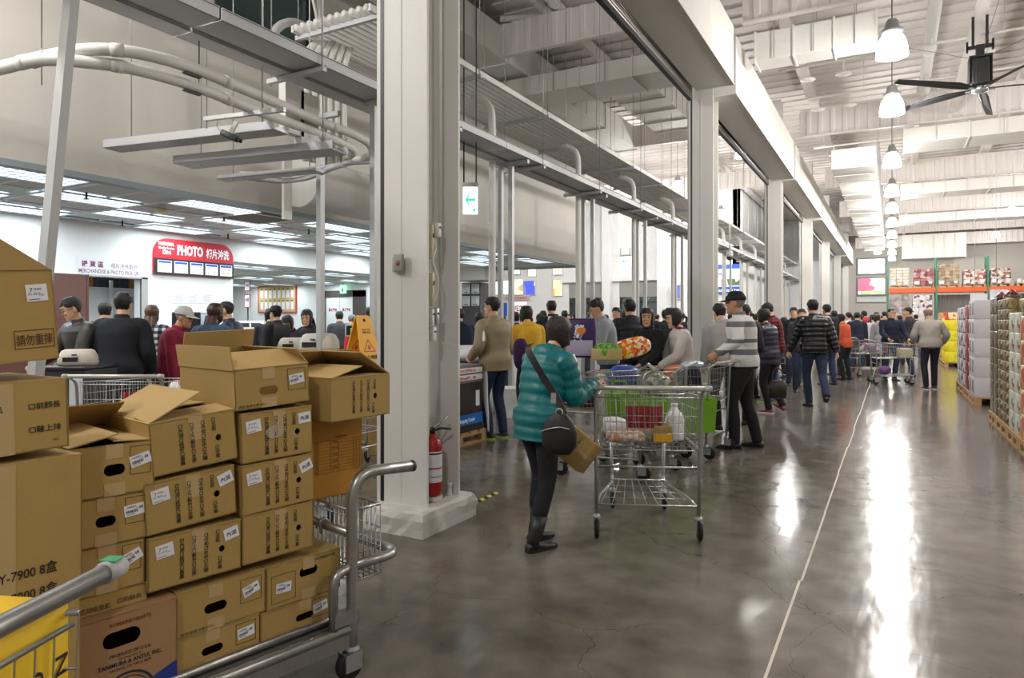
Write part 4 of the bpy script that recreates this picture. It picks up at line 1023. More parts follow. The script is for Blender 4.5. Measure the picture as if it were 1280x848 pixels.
    for s in (-1, 1):
        MB().tube([(s*0.345,-0.53,0.98),(s*0.385,-0.53,0.98)], [0.019,0.017], 12).build('handle_cap', GREYP, h)
    for (x, y) in ((-0.325,-0.40),(0.325,-0.40),(-0.19,0.33),(0.19,0.33)):
        f = MB().lathe([(0.022,0.115),(0.026,0.12),(0.026,0.135),(0.014,0.15)],12).bx(-0.022,-0.017,-0.055,0.02,0.05,0.118).bx(0.017,0.022,-0.055,0.02,0.05,0.118).bx(-0.022,0.022,-0.03,0.02,0.11,0.118).build('caster_fork', GALV, t, T((x,y,0)))
        MB().lathe([(0.018,-0.015),(0.05,-0.015),(0.061,-0.009),(0.064,0),(0.061,0.009),(0.05,0.015),(0.018,0.015)],18,M=T((0,-0.035,0.064)) @ roty(PI/2)).build('wheel', BLACK, f)
    return t
def cart_at(x, y, deg): return T((x, y, 0)) @ rotz(math.radians(deg))
def along(v): return math.degrees(math.atan2(-v[0], v[1]))     # rotation that turns local +y onto v
# the cart pulled by the woman in teal: handle towards us, pushed straight away
r0 = floor_at(745, 672); r1 = floor_at(875, 676); mid = (r0+r1)/2; ax = (r1-r0).normalized(); fw = V((-ax.y, ax.x, 0))
degM = along(fw); MC = T(mid+fw*0.42) @ rotz(math.radians(degM))
cart0 = make_cart('empty looking cart nearest the aisle, held by the woman in the teal jacket', MC)
def goods(name, label, cat, mb, m, M, group=None, extra=()):
    if not extra:
        o = mb.build(name, m, None, M); return tag(o, label, cat, group)
    t = thing(name, label, cat, M, group); mb.build(name+'_body' if name != 'carton' else 'body', m, t)
    for nm, b2, m2 in extra: b2.build(nm, m2, t)
    return t
def crumple(seed, rx, ry, rz, amp=0.18, n=18, m=12):
    """a stuffed bag: lumpy closed surface standing on z = 0"""
    r = random.Random(seed); mb = MB(); ph = [r.uniform(0, 6.28) for _ in range(8)]; rings = []
    for i in range(m+1):
        t = -PI/2+PI*i/m; ring = []
        for j in range(n):
            a = 2*PI*j/n
            k = 1+amp*(math.sin(3*a+ph[0]+2*t)+0.7*math.sin(5*a-3*t+ph[1])+0.5*math.sin(7*a+ph[2]+5*t))/2
            q = max(0.03, abs(math.cos(t))**0.6)
            ring.append((rx*q*k*math.cos(a), ry*q*k*math.sin(a), rz*(1+math.copysign(abs(math.sin(t))**0.8, math.sin(t)))))
        rings.append(ring)
    return mb.loft(rings, 0, True, True)
def cart_m(M, x, y, z, a=0): return M @ T((x, y, z)) @ rotz(math.radians(a))
MEAT = blotch_mat('packed chicken', [(226,206,186),(206,160,120),(236,226,214),(196,140,104)], 40)
goods('food_tray', 'wrapped tray of pale meat at left in the empty looking cart', 'food pack', MB().rbx(-0.13,0.13,-0.09,0.09,0,0.05,0.02), MEAT, cart_m(MC,-0.12,-0.12,0.585,5))
goods('food_tray', 'wrapped white tray behind the meat tray in the empty looking cart', 'food pack', MB().rbx(-0.12,0.12,-0.09,0.09,0,0.07,0.02), blotch_mat('white pack', [(240,240,238),(214,224,232),(236,214,190)], 30), cart_m(MC,-0.02,0.15,0.592,-4))
goods('carton', 'small brown and yellow carton beside the milk jug in the cart', 'carton', MB().rbx(-0.06,0.06,-0.09,0.09,0,0.11,0.004), CARD, cart_m(MC,0.12,-0.14,0.585,0), extra=[('printed_panel', MB().bx(-0.06,0.06,-0.0915,-0.09,0.01,0.06), YELLOW)])
goods('milk_jug', 'white plastic milk jug at the right in the empty looking cart', 'jug', MB().lathe([(0.06,0),(0.066,0.02),(0.066,0.14),(0.05,0.18),(0.022,0.21),(0.02,0.23)],16), GLASSW, cart_m(MC,0.215,-0.08,0.585), extra=[('jug_handle', MB().tube(fillet([(-0.03,-0.045,0.2),(-0.045,-0.07,0.17),(-0.05,-0.066,0.10)],0.02,4),0.01,8), GLASSW),('cap', MB().lathe([(0.023,0.23),(0.023,0.25)],14), GLASSW)])
goods('plastic_bag', 'crumpled clear white bag at the left back of the cart', 'bag', crumple(3,0.10,0.09,0.06), GLASSW, cart_m(MC,-0.2,0.1,0.59))
# other carts: (x, y, heading of the push direction, label)
def put_cart(px, py, deg, label, D=None):
    p = floor_at(px, py) if D is None else onD(px, py, D); p.z = 0
    M = T(p) @ rotz(math.radians(deg)); dup(cart0, M, label); return M
M1 = put_cart(742, 590, 112, 'full cart behind the woman in teal with the purple tissue pack on top')
M2 = put_cart(796, 576, 96, 'heaped cart behind the cart held by the teal woman, full of bags')
M3 = put_cart(850, 563, 84, 'cart in front of the man in the striped sweater with green bags beneath')
M4 = put_cart(1118, 480, along((0.97, 0.2)), 'cart with red flap parked beside the man in the navy sweater')
M5 = put_cart(1088, 470, along((0.9, 0.45)), 'second cart at the far right group, behind the cart with the red flap')
M6 = put_cart(1052, 455, along((0.9,0.3)), 'far cart between the walking man in the down jacket and the crowd')
M7 = put_cart(960, 478, along((-0.3,0.95)), 'cart behind the person in the purple coat')
def handle_cart(px, D, sdeg, label):
    p = onD(px, 462, D); p.z = 0; R = rotz(math.radians(28.91+sdeg)); M = T(p-(R @ V((0,-0.53,0)))) @ R; dup(cart0, M, label); return M
M8 = handle_cart(141, 5.25, 0, 'cart with handle towards us behind the open cartons at left')
M9 = put_cart(205, 520, along((-0.7,0.7)), 'cart beside the old man in the red jacket')
M10 = handle_cart(425, 7.0, 172, 'cart before the yellow folding sign, left of the large white column')
M11 = handle_cart(462, 5.0, 60, 'cart behind the platform cart handle, beside the large white column')
# the nearest cart, cropped by the left edge
Ry = rotz(math.radians(111.7)); Pn = V((-1.155,0.692,0)); Mn = T(Pn-(Ry @ V((0.365,-0.53,0)))) @ Ry
nc = dup(cart0, Mn, 'cart at the lower left edge holding the yellow pack')
for o in nc.children:
    if o.name.startswith('basket') or o.name.startswith(('child_seat','seat_flap')): o.location.y -= 0.085
    if o.name == 'handle' or o.name.startswith('handle.'):
        MB().bx(.352,.378,-.545,-.515,.9975,.9990).build('green_sticker', mat('green sticker', (40,150,90), .5), o); MB().cyl((.374,-.53,.98),(.3858,-.53,.98),.007,n=12).build('cap_hole', BLACK, o)
        o.material_slots[0].link = 'OBJECT'; o.material_slots[0].material = ALU
L = 0.50; t = thing('yellow_pack', 'tall bright yellow pack with dark lettering in the nearest cart', 'pack', Mn @ T((0.06, -0.365, 0.60)), None)
MB().rbx(-0.26,0.265,-0.12,0.2,0,0.345,0.006).build('pack_body', mat('yellow pack', (232,190,22), 0.5, var=0.03), t)
F = frame((0.265,-0.1212,0), (1,0,0), (0,0,1)); mb = MB()
mb.text('Nerth', F @ T((-0.032,0.262,0)) @ rotz(-PI/2), 0.026, w=0.115, bold=0.01).text('Orig', F @ T((-0.08,0.258,0)) @ rotz(-PI/2), 0.026, w=0.095, bold=0.01)
mb.vtext('乳酪頂級', F @ T((-0.12,0.25,0)), 0.028, 1.1, bold=0.02).vtext('荷蘭原味', F @ T((-0.17,0.25,0)), 0.028, 1.1, bold=0.02); mb.build('printed_text', mat('dark brown ink', (40,30,14), 0.8), t)
# contents of the three busy carts
def bag(label, M, m, s, seed, amp=0.16): return goods('grocery_bag', label, 'bag', crumple(seed, *s, amp), m, M)
t = thing('tissue_pack', 'big purple tissue pack with white lettering upright in the full cart', 'tissue pack', T(onD(719, 447, 6.35)-V((0,0,0.0))) @ rotz(TH+math.radians(-6)))
MB().rbx(-0.19,0.19,-0.07,0.07,0.0,0.36,0.025).build('pack_body', blotch_mat('purple wrap', [(54,30,84),(46,24,76),(60,34,92)], 8, 0.35), t)
F = frame((0,-0.0705,0.18), (1,0,0), (0,0,1)); mb = MB()
for i, ch in enumerate('舒潔柔'): mb.text(ch, F @ T((-0.01-0.012*i,0.05-0.085*i,0)) @ rotz(-0.1), 0.085, bold=0.02)
mb.build('lettering', GLASSW, t)
MB().ell((-0.10,-0.069,0.29),0.035,0.004,0.035).ell((0.05,-0.069,0.25),0.05,0.004,0.04).build('printed_flowers', mat('orange print', (224,130,50), 0.5), t)
MB().rbx(-0.14,0.16,-0.073,-0.0695,0.02,0.16,0.001).build('pale_panel', mat('lilac print', (170,160,186), 0.5), t)
MB().bx(-0.25,-0.19,-0.02,0.0,-0.05,0.38).build('white_edge', GLASSW, t)
goods('snack_pack', 'orange bag of wrapped sweets tilted atop the heaped cart', 'bag', crumple(9,0.16,0.05,0.09,0.16), blotch_mat('orange sweets', [(240,130,20),(240,130,20),(250,210,60),(220,60,40),(240,240,220)], 44), T(onD(793,447,6.2)) @ rotz(TH) @ roty(math.radians(-14)))
goods('salad_box', 'card tray of green salad leaves in the full cart', 'food pack', MB().rbx(-0.13,0.13,-0.08,0.08,0,0.1,0.01), mat('salad tray', (186,166,110), 0.7), T(onD(758,450,6.15)) @ rotz(TH), extra=[('salad_leaves', crumple(21,0.12,0.075,0.075,0.3), blotch_mat('leaf green', [(90,150,40),(120,176,60),(70,120,36)], 60))])
bag('blue plastic bag in the middle of the heaped cart', cart_m(M2,0.0,0.12,0.62), mat('blue film', (60,90,170), 0.35), (0.2,0.16,0.17), 31)
bag('clear bag of vegetables at the left of the heaped cart', cart_m(M2,-0.1,-0.2,0.60), blotch_mat('clear veg', [(150,160,150),(110,130,90),(200,205,205),(90,110,70)], 20, 0.3), (0.16,0.16,0.14), 33)
bag('white and green bag at the front of the heaped cart', cart_m(M2,0.12,0.36,0.63), blotch_mat('white green', [(236,238,236),(60,140,90),(236,238,236),(222,120,60)], 12), (0.12,0.10,0.13), 35)
bag('red and dark bag sunk in the full cart', cart_m(M1,0.05,0.10,0.60), blotch_mat('red dark', [(110,40,36),(60,40,40),(150,130,110),(90,30,30)], 14), (0.22,0.22,0.11), 37)
bag('grey bag at the back of the full cart', cart_m(M1,-0.02,-0.22,0.60), mat('grey film', (170,172,174), 0.35), (0.2,0.14,0.10), 38)
bag('yellow green bag of leaves in the cart before the striped man', cart_m(M3,-0.08,0.28,0.62), blotch_mat('lime leaves', [(140,176,50),(200,206,150),(110,150,40),(230,234,220)], 22), (0.14,0.14,0.12), 39)
bag('white orange and teal bag in the cart before the striped man', cart_m(M3,0.10,0.10,0.62), blotch_mat('white orange teal', [(238,238,234),(226,110,40),(238,238,234),(50,120,120)], 9), (0.13,0.13,0.15), 41)
bag('dark navy bundle at the handle end of the cart before the striped man', cart_m(M3,-0.02,-0.12,0.66), mat('navy cloth', (24,28,40), 0.8), (0.22,0.11,0.13), 43)
bag('pale blue film bag on top of the dark bundle', cart_m(M3,0.02,-0.14,0.90), mat('pale film', (176,204,222), 0.25), (0.18,0.11,0.035), 45)
def tote(label, M, h=0.34):
    t = thing('tote_bag', label, 'bag', M, 'green tote bags under the carts')
    mb = MB(); mb.loft([[(-0.16,-0.09,0),(0.16,-0.09,0),(0.16,0.09,0),(-0.16,0.09,0)],[(-0.18,-0.10,h),(0.18,-0.10,h),(0.18,0.10,h),(-0.18,0.10,h)]],0,False); mb.build('bag_body', GREEN, t)
    MB().tube(fillet([(-0.07,-0.1,h-0.02),(-0.06,-0.1,h+0.1),(0.06,-0.1,h+0.1),(0.07,-0.1,h-0.02)],0.03),0.008,6).build('bag_handle', GREEN, t)
for i, (px, py, D, lb) in enumerate(((772,520,6.1,'bright green bag hung at the left behind the near cart'),(800,528,6.0,'bright green bag in the middle behind the near cart'),(838,526,6.3,'bright green bag hung right of the near cart, under the striped man\'s cart'),(870,522,6.9,'yellow green bag hung on the side of the striped man\'s cart'))):
    tote(lb, T(onD(px,py+18,D)) @ rotz(TH+0.1*i))
goods('carton', 'long white carton standing in the far right cart', 'carton', MB().rbx(-0.16,0.16,-0.12,0.12,0,0.2,0.004), mat('cream carton', (214,204,176), 0.8), cart_m(M4,0.02,0.2,0.6,5))
bag('lilac bag of goods in the second far right cart', cart_m(M5,0,0.05,0.6), blotch_mat('lilac goods', [(180,150,190),(230,226,232),(140,110,150)], 12), (0.2,0.3,0.12), 47)
bag('purple package on the lower rack of the far right cart', cart_m(M4,0.0,-0.2,0.215), mat('purple pack', (120,80,140), 0.6), (0.16,0.12,0.09), 48)
bag('yellow and white groceries in the far cart by the crowd', cart_m(M6,0,0.0,0.6), blotch_mat('yellow white', [(230,210,90),(236,236,230),(180,140,170)], 10), (0.2,0.25,0.16), 49)
bag('grey striped groceries in the cart behind the purple coat', cart_m(M7,0,0.0,0.6), blotch_mat('grey mix', [(180,184,188),(120,90,130),(220,220,216)], 12), (0.2,0.25,0.13), 50)
bag('white pink bottle bag in the cart behind the open cartons', cart_m(M8,0.2,0.1,0.6), blotch_mat('white pink', [(236,236,230),(214,120,150),(236,236,230)], 14), (0.08,0.08,0.15), 51)
bag('dark blue backpack resting on the cart beside the red jacket', cart_m(M9,0.1,-0.3,0.82), blotch_mat('blue pack', [(30,44,100),(30,44,100),(150,40,40)], 5), (0.14,0.16,0.15), 52)
# ================================================================= people
SKIN = mat('skin', (214,168,136), 0.55, var=0.05, scale=14)
SKIN2 = mat('tanned skin', (186,136,104), 0.55, var=0.05, scale=14)
HAIRB = mat('black hair', (26,22,22), 0.5, var=0.4, scale=30, bump=0.7, bscale=60, stretch=(3,3,.5))
HAIRD = mat('dark brown hair', (44,28,24), 0.48, var=0.4, scale=30, bump=0.7, bscale=60, stretch=(3,3,.5))
HAIRG = mat('grey hair', (120,116,112), 0.5, var=0.3, scale=40)
EYEM = mat('eye', (24,18,16), 0.25)
LIPM = mat('lips', (160,88,80), 0.5)
def cloth(name, rgb, rough=0.85, bump=0.12, bscale=22, var=0.10): return mat(name, rgb, rough, var=var, scale=10, bump=bump, bscale=bscale)
def ik(a, b, l1, l2, pole):
    a, b = V(a), V(b); d = b-a; L = min(d.length, (l1+l2)*0.999); d.normalize()
    b = a+d*L; q = (l1*l1-l2*l2+L*L)/(2*L); h = math.sqrt(max(0, l1*l1-q*q))
    p = V(pole); p = (p-d*p.dot(d)); p = p.normalized() if p.length > 1e-6 else V((0,1,0))
    return a+d*q+p*h, b
def oring(c, ax, ay, rx, ry, n=18, pw=2.0):
    c, ax, ay = V(c), V(ax), V(ay); out = []
    for j in range(n):
        a = 2*PI*j/n; co, si = math.cos(a), math.sin(a); e = 2/pw
        out.append(c+ax*(rx*math.copysign(abs(co)**e, co))+ay*(ry*math.copysign(abs(si)**e, si)))
    return out
def limb(mb, pts, rs, n=12, sub=4, mod=None):
    P = smooth_path(pts, sub); R = []
    for i in range(len(pts)-1):
        for j in range(sub): t = j/sub; R.append(rs[i]*(1-t)+rs[i+1]*t)
    R.append(rs[-1])
    if mod:
        P2 = [P[0]]; R2 = [R[0]]
        for i in range(len(P)-1):
            for j in range(1, 4): P2.append(P[i].lerp(P[i+1], j/3)); R2.append(R[i]+(R[i+1]-R[i])*j/3)
        s = 0; P, R = P2, []
        for i, p in enumerate(P2):
            if i: s += (P2[i]-P2[i-1]).length
            R.append(R2[i]+mod*(abs(math.sin(s*PI/0.075))-0.5))
    return mb.tube(P, R, n)
HEADP = [(-.120,.066,.030,.018),(-.108,.083,.008,.034),(-.085,.090,-.022,.049),(-.055,.089,-.050,.060),(-.02,.087,-.076,.067),(.012,.087,-.090,.072),(.042,.090,-.097,.074),(.072,.084,-.094,.071),(.095,.062,-.078,.059),(.110,.034,-.050,.041),(.117,.004,-.022,.014)]
def head_at(z):
    for i in range(len(HEADP)-1):
        if HEADP[i][0] <= z <= HEADP[i+1][0]:
            t = (z-HEADP[i][0])/(HEADP[i+1][0]-HEADP[i][0]); return [HEADP[i][k]*(1-t)+HEADP[i+1][k]*t for k in range(4)]
    return HEADP[0] if z < 0 else HEADP[-1]
def head_pt(th, z, off):
    """th 0 = front, positive towards +x"""
    _, yf, yb, w = head_at(max(-.12, min(.117, z)))
    yc, ry = (yf+yb)/2, (yf-yb)/2
    return V(((w+off)*math.sin(th), yc+(ry+off)*math.cos(th), z+(off if z > .1 else 0)))
def a_of(th): return abs((th+PI) % (2*PI)-PI)
def hair_mesh(style, seed=0):
    r = random.Random(seed); n = 30; mb = MB()
    S = {'short': (.074, .030, -.050), 'bald': (.118, .01, -.045), 'bob': (.078, -.080, -.115), 'long': (.078, -.10, -.12), 'tail': (.078, .01, -.06), 'buzz': (.078, .035, -.04)}[style]
    off = {'short': .016, 'bob': .020, 'long': .014, 'tail': .014, 'buzz': .006, 'bald': .008}[style]
    lo = []
    for j in range(n):
        th = 2*PI*j/n; a = abs((th+PI) % (2*PI)-PI)
        if a < (1.22 if style in ('bob','long') else 0.75): z = S[0]-0.02*abs(math.sin(a*5))
        elif a < 1.78: z = S[0]+(S[1]-S[0])*min(1, (a-0.75)/0.35) if style != 'bald' else S[1]+0.02
        else: z = S[1]+(S[2]-S[1])*min(1, (a-1.75)/0.5)
        lo.append((th, z+r.uniform(-.004, .004)))
    rows = 11; rings = []
    for i in range(rows):
        t = i/(rows-1); ring = []
        for th, zl in lo:
            z = .117+(zl-.117)*(t**1.25)
            o = off*(1-0.35*t if style in ('short','buzz','tail') else 1)+r.uniform(-.0015,.0015)
            o += .0028*math.sin(13*th+2*math.sin(3*th)+6*t)*t
            if style in ('bob','long') and z < 0: o += 0.008*min(1, -z/.08)*(a_of(th) > 1.3)
            ring.append(head_pt(th, z, o))
        rings.append(ring)
    rings.append([head_pt(th, zl, -.004) for th, zl in lo])
    if style == 'bald': rings = rings[5:]
    mb.loft(rings, 0, True, style != 'bald')
    if style == 'long':
        m = 15; rings = []
        for i in range(9):
            t = i/8; z = -.02-.38*t; ring = []
            for j in range(m):
                a = -1.25+2.5*j/(m-1); w = (.088-.018*t)*(1+0.03*math.sin(j*2.3))
                ring.append(V((w*math.sin(a), -.03-.082*math.cos(a)-.19*t*(1-.4*t)+0.01*math.sin(j*1.7), z-.03*math.cos(a*1.5)*t)))
            for j in range(m-1, -1, -1):
                a = -1.25+2.5*j/(m-1); ring.append(V((.06*math.sin(a), -.02-.045*math.cos(a)-.185*t*(1-.4*t), z)))
            rings.append(ring)
        mb.loft(rings, 0, True, True)
    if style == 'tail':
        mb.tube(smooth_path([(0,-.09,.03),(0,-.14,.0),(0,-.14,-.10),(0.01,-.12,-.20)],5), [.02,.03,.032,.03,.03,.03,.028,.028,.027,.026,.025,.022,.02,.016,.012,.006], 10)
    return mb
def hand(mb, w, d, nrm, side, curl=0.5, s=1.0):
    """w wrist, d hand direction, nrm palm normal, side = +1 when the thumb lies along d x nrm"""
    w, d, nrm = V(w), V(d).normalized(), V(nrm); nrm = (nrm-d*nrm.dot(d)).normalized(); x = d.cross(nrm)*side
    rings = []
    for t, rw, rt in ((-.02,.026,.020),(.01,.028,.018),(.04,.038,.016),(.075,.041,.015),(.092,.036,.012)):
        rings.append(oring(w+d*t*s, x, nrm, rw*s, rt*s, 12))
    mb.loft(rings, 0, True, True)
    for k, (ox, ln) in enumerate(((.029,.070),(.010,.078),(-.010,.073),(-.028,.058))):
        p = w+d*(.082*s)+x*ox*s; pts = [p-d*.02*s, p]; a = 0.15
        for f in (.45, .32, .25):
            a += curl*(1.1 if f > .3 else 0.8); p = p+(d*math.cos(a)+nrm*math.sin(a))*ln*f*s; pts.append(p)
        mb.tube(pts, [.009*s,.0092*s,.0085*s,.0078*s,.006*s], 8)
    p = w+d*.022*s+x*.026*s; q = (d*.6+x*.7+nrm*.35).normalized(); pts = [p, p+q*.035*s, p+q*.035*s+(q*.5+d*.6+nrm*curl*.6).normalized()*.032*s, p+q*.035*s+(q*.5+d*.6+nrm*curl*.6).normalized()*.032*s+(d*.8+nrm*(curl+.1)).normalized()*.024*s]
    mb.tube(pts, [.014*s,.011*s,.0095*s,.007*s], 8)
def remesh(o, v, sm=4):
    m = o.modifiers.new('remesh', 'REMESH'); m.mode = 'VOXEL'; m.voxel_size = v; m.use_smooth_shade = True
    if sm:
        k = o.modifiers.new('smooth', 'SMOOTH'); k.iterations = sm; k.factor = 0.5
    return o
NP = [0]
def person(label, M, h=1.70, lean=3, bend=6, feet=None, hands=None, hyaw=0, hpitch=0, top=None, hem=.10, puff=0.0, ease=1.0, trousers=None, shoes=None, hair='short', hairm=None, skin=None, hood=False, collar=True, female=False, cap=None, vox=.009, group=None, drop=0, curl=(0.5,0.5), glasses=False, pole=None, palms=None, slim=1.0, extra_top=None, boots=False, parts=True, wide=1.0):
    NP[0] += 1; k = h/1.72; skin = skin or SKIN; hairm = hairm or HAIRB
    M = M @ Matrix.Scale(k, 4)
    t = thing('person', label, 'person', M, group)
    P = V((0, 0, .95-drop)); L0, L1 = math.radians(lean), math.radians(bend)
    def spine(d):
        n = 8; p = P.copy(); a = L0
        for i in range(n):
            a = L0+L1*((i+.5)/n*max(0, d)/.5); p = p+V((0, math.sin(a), math.cos(a)))*(d/n)
        a = L0+L1*max(0, d)/.5
        return p, V((0, math.cos(a), -math.sin(a))), V((0, math.sin(a), math.cos(a)))
    X = V((1,0,0)); sw = .94 if female else 1.0
    TOR = [(-.10,.150,.112),(0,.168 if not female else .176,.124),(.13,.142 if not female else .130,.108),(.24,.152,.116),(.34,.166*sw,.124),(.42,.172*sw,.112),(.465,.135*sw,.09),(.50,.068,.066)]
    TOR = [(d, rx*slim*wide, ry*slim*(1+(wide-1)*1.3)) for d, rx, ry in TOR]
    def rings(scale, add, d0, d1, n, mod=0):
        out = []
        for i in range(n+1):
            d = d0+(d1-d0)*i/n
            for a, b in zip(TOR[:-1], TOR[1:]):
                if d <= b[0]+1e-9 or b is TOR[-1]:
                    q = max(0, min(1, (d-a[0])/(b[0]-a[0]))); q = q*q*(3-2*q); rx, ry = a[1]+(b[1]-a[1])*q, a[2]+(b[2]-a[2])*q; break
            if d < TOR[0][0]: rx, ry = TOR[0][1], TOR[0][2]
            m_ = mod*(abs(math.sin(d*PI/0.075))-0.5) if mod else 0
            p, f, u = spine(d); out.append(oring(p, X, f, rx*scale+add+m_, ry*scale+add+m_, 24, 2.25))
        return out
    sh, _, _ = spine(.425); _, fw_, up_ = spine(.45)
    SHX = .178*sw*slim*(0.6+0.4*wide)
    wr = hands or [None, None]; el = []; wt = []
    for i, s in enumerate((-1, 1)):
        tgt = wr[i] if wr[i] is not None else V((s*.245*wide, .06+sh.y*0.8, .82-drop))
        pl = (pole[i] if pole and pole[i] is not None else (s*.45, -.7, -.25))
        e, w = ik(sh+X*s*SHX, tgt, .275, .245, pl); el.append(e); wt.append(w)
    ft = feet or [(-.10,.02,0,8,0),(.10,-.02,0,-8,0)]
    kn = []; an = []
    for i, s in enumerate((-1, 1)):
        fx, fy, fz, yaw, pit = ft[i]; pr = math.radians(pit)
        ank = V((fx, fy-.02*math.cos(pr)-.0, fz+.085+max(0, math.sin(pr))*.10))
        kk, a_ = ik(P+V((s*.088, 0, -.03)), ank, .425, .425, (s*.12+math.sin(math.radians(-yaw))*.5, 1, 0)); kn.append(kk); an.append(a_)
    # ---- body, one surface
    b = MB(); b.loft(rings(.84, 0, -.10, .50, 14), 0, True, True)
    nb, nf, nu = spine(.47); hb, hf, hu = spine(.52)
    a = L0+L1; hp = math.radians(hpitch); hd = nb+(nu*.155)+V((0,.020,0))+V((0,0,.012))
    HM = T(hd) @ rotz(math.radians(hyaw)) @ rotx(-hp)
    b.tube([nb, nb.lerp(hd, .45), hd+V((0,-.01,-.02))], [.064*sw,.056*sw,.056*sw], 14)
    hm = MB(); hm.loft([oring(V((0,(yf+yb)/2,z)), X, V((0,1,0)), w, (yf-yb)/2, 22, 2.1) for z, yf, yb, w in HEADP], 0, True, True)
    hm.ell((0,.094,-.018),.013,.016,.016,10,8).tube([(0,.086,.03),(0,.100,-.012)],[.007,.011],8).ell((-.0,.088,-.062),.022,.010,.012,10,6).ell((-.028,.074,-.02),.022,.018,.02,10,6).ell((.028,.074,-.02),.022,.018,.02,10,6).ell((0,.086,.045),.045,.012,.010,12,6).ell((0,.084,-.102),.02,.012,.014,8,6)
    for s in (-1,1): hm.ell((s*.073,-.008,-.008),.010,.019,.032,10,8)
    b.add([HM @ V(p) for p in hm.v], hm.f, 0, True)
    for i, s in enumerate((-1, 1)):
        S = sh+X*s*SHX
        limb(b, [sh+X*s*.08, S, el[i], wt[i]], [.06,.046,.038,.025], 10)
        fd = (wt[i]-el[i]).normalized(); pn = V(palms[i]) if palms and palms[i] is not None else V((-s,0.25,0))
        hand(b, wt[i], fd if not (palms and palms[i] is not None and len(palms) > 2) else V(palms[2]), pn, -s, curl[i], 0.95 if female else 1.0)
        limb(b, [P+V((s*.075,0,-.02)), P+V((s*.088,0,-.07)), kn[i], an[i]], [.085,.08,.048,.033], 10)
        fx, fy, fz, yaw, pit = ft[i]; FM = T(an[i]) @ rotz(math.radians(yaw)) @ rotx(-math.radians(pit))
        b.tube([FM @ V((0,-.02,-.0)), FM @ V((0,.0,-.045)), FM @ V((0,.08,-.058)), FM @ V((0,.15,-.066))], [.030,.026,.024,.014], 10)
    body = remesh(b.build('body', skin, t), vox*0.85, 2)
    # ---- face
    if parts:
        fb = MB()
        for s in (-1,1): fb.ell((s*.030,.086,.006),.0135,.006,.0055,10,6)
        fb.build('eyes', EYEM, t, HM)
        fb = MB()
        for s in (-1,1): fb.tube([(s*.014,.0985,.030),(s*.03,.097,.034),(s*.048,.086,.028)],[.003,.004,.002],6)
        fb.build('eyebrows', hairm, t, HM)
        MB().ell((0,.0935,-.063),.021,.006,.0065,12,6).build('lips', LIPM, t, HM)
    if glasses:
        g = MB()
        for s in (-1,1): g.tube([(s*.034+.021*math.cos(q),.104,.002+.016*math.sin(q)) for q in [2*PI*j/14 for j in range(14)]],.0018,5,closed=True).tube([(s*.054,.1,.006),(s*.08,.0,.008)],.0018,5)
        g.tube([(-.013,.105,.006),(.013,.105,.006)],.0018,5); g.build('glasses', BLACKP, t, HM)
    hair_o = hair_mesh(hair, NP[0]).build('hair', hairm, t, HM) if hair else None
    if cap:
        c_ = MB(); n = 28; rg = []
        for i in range(9):
            q = i/8; rg.append([head_pt(2*PI*j/n, .117+(.035+.0*math.cos(2*PI*j/n)-.117)*q**1.3, .021-.003*q) for j in range(n)])
        rg.append([head_pt(2*PI*j/n, .035, .004) for j in range(n)]); c_.loft(rg, 0, True, True); c_.ell((0,-.005,.141),.008,.008,.005,8,5)
        br = []
        for j in range(13):
            a_ = -1.15+2.3*j/12; p = head_pt(a_, .038, .018); ln = .075*math.cos(a_*1.1)**0.5 if abs(a_*1.1) < 1.57 else 0
            br.append((p, p+V((math.sin(a_)*.02, ln, -.018*math.cos(a_)-.006*abs(a_)))))
        vs = []
        for dz in (0, -.004): vs += [p+V((0,0,dz)) for p, q in br]+[q+V((0,0,dz)) for p, q in br]
        m_ = 13; fs = []
        for j in range(12): fs += [(j,j+1,m_+j+1,m_+j),(2*m_+j,3*m_+j,3*m_+j+1,2*m_+j+1),(m_+j,m_+j+1,3*m_+j+1,3*m_+j)]
        o = c_.build('cap', cap, t, HM); MB().add(vs, fs, 0, True).build('brim', cap, o)
    # ---- top
    if top:
        e = .020*ease; j = MB()
        j.loft(rings(1.0, e, -hem, .485, 40 if puff else 20, puff), 0, True, True)
        if collar:
            p, f, u = spine(.47); j.loft([oring(p+u*z, X, f, r_, r_*.98, 20) for z, r_ in ((-.02,.095),(.02,.078),(.06,.072),(.075,.068),(.06,.05),(0,.05))], 0, True, True)
        if hood:
            p, f, u = spine(.46); j.ell(p-f*.085+u*.005, .115, .058, .06, 16, 10); j.ell(p-f*.11-u*.07, .085, .035, .055, 14, 8)
        for i, s in enumerate((-1, 1)):
            S = sh+X*s*SHX; fd = (wt[i]-el[i]).normalized()
            limb(j, [sh+X*s*.07-up_*.015, S-up_*.012, S.lerp(el[i],.5)+V((s*.004,0,0)), el[i], el[i].lerp(wt[i],.55), wt[i]+fd*.012], [.085,.066+e*.6,.052+e*.8,.045+e*.8,.042+e*.7,.034+e*.5], 14, 4, puff*0.8 if puff else None)
        remesh(j.build(extra_top or 'jacket', top, t), vox, 2 if puff else 4)
    if trousers:
        q = MB(); q.loft(rings(1.0, .008, -.085, .10, 8), 0, True, True)
        for i, s in enumerate((-1, 1)):
            end = .05 if not boots else .22
            d = (an[i]-kn[i]).normalized(); bot = an[i]-d*(end-.085+.01)
            limb(q, [P+V((s*.070,0,-.0)), P+V((s*.086,0,-.10)), (P+V((s*.088,0,-.03))).lerp(kn[i],.55), kn[i], kn[i].lerp(an[i],.5)+V((0,-.008,0)), bot], [.098*slim*(0.5+0.5*wide),.096*slim,.082*slim,.066*slim,.062*slim,.053*slim if not boots else .048], 14)
        remesh(q.build('trousers', trousers, t), vox, 3)
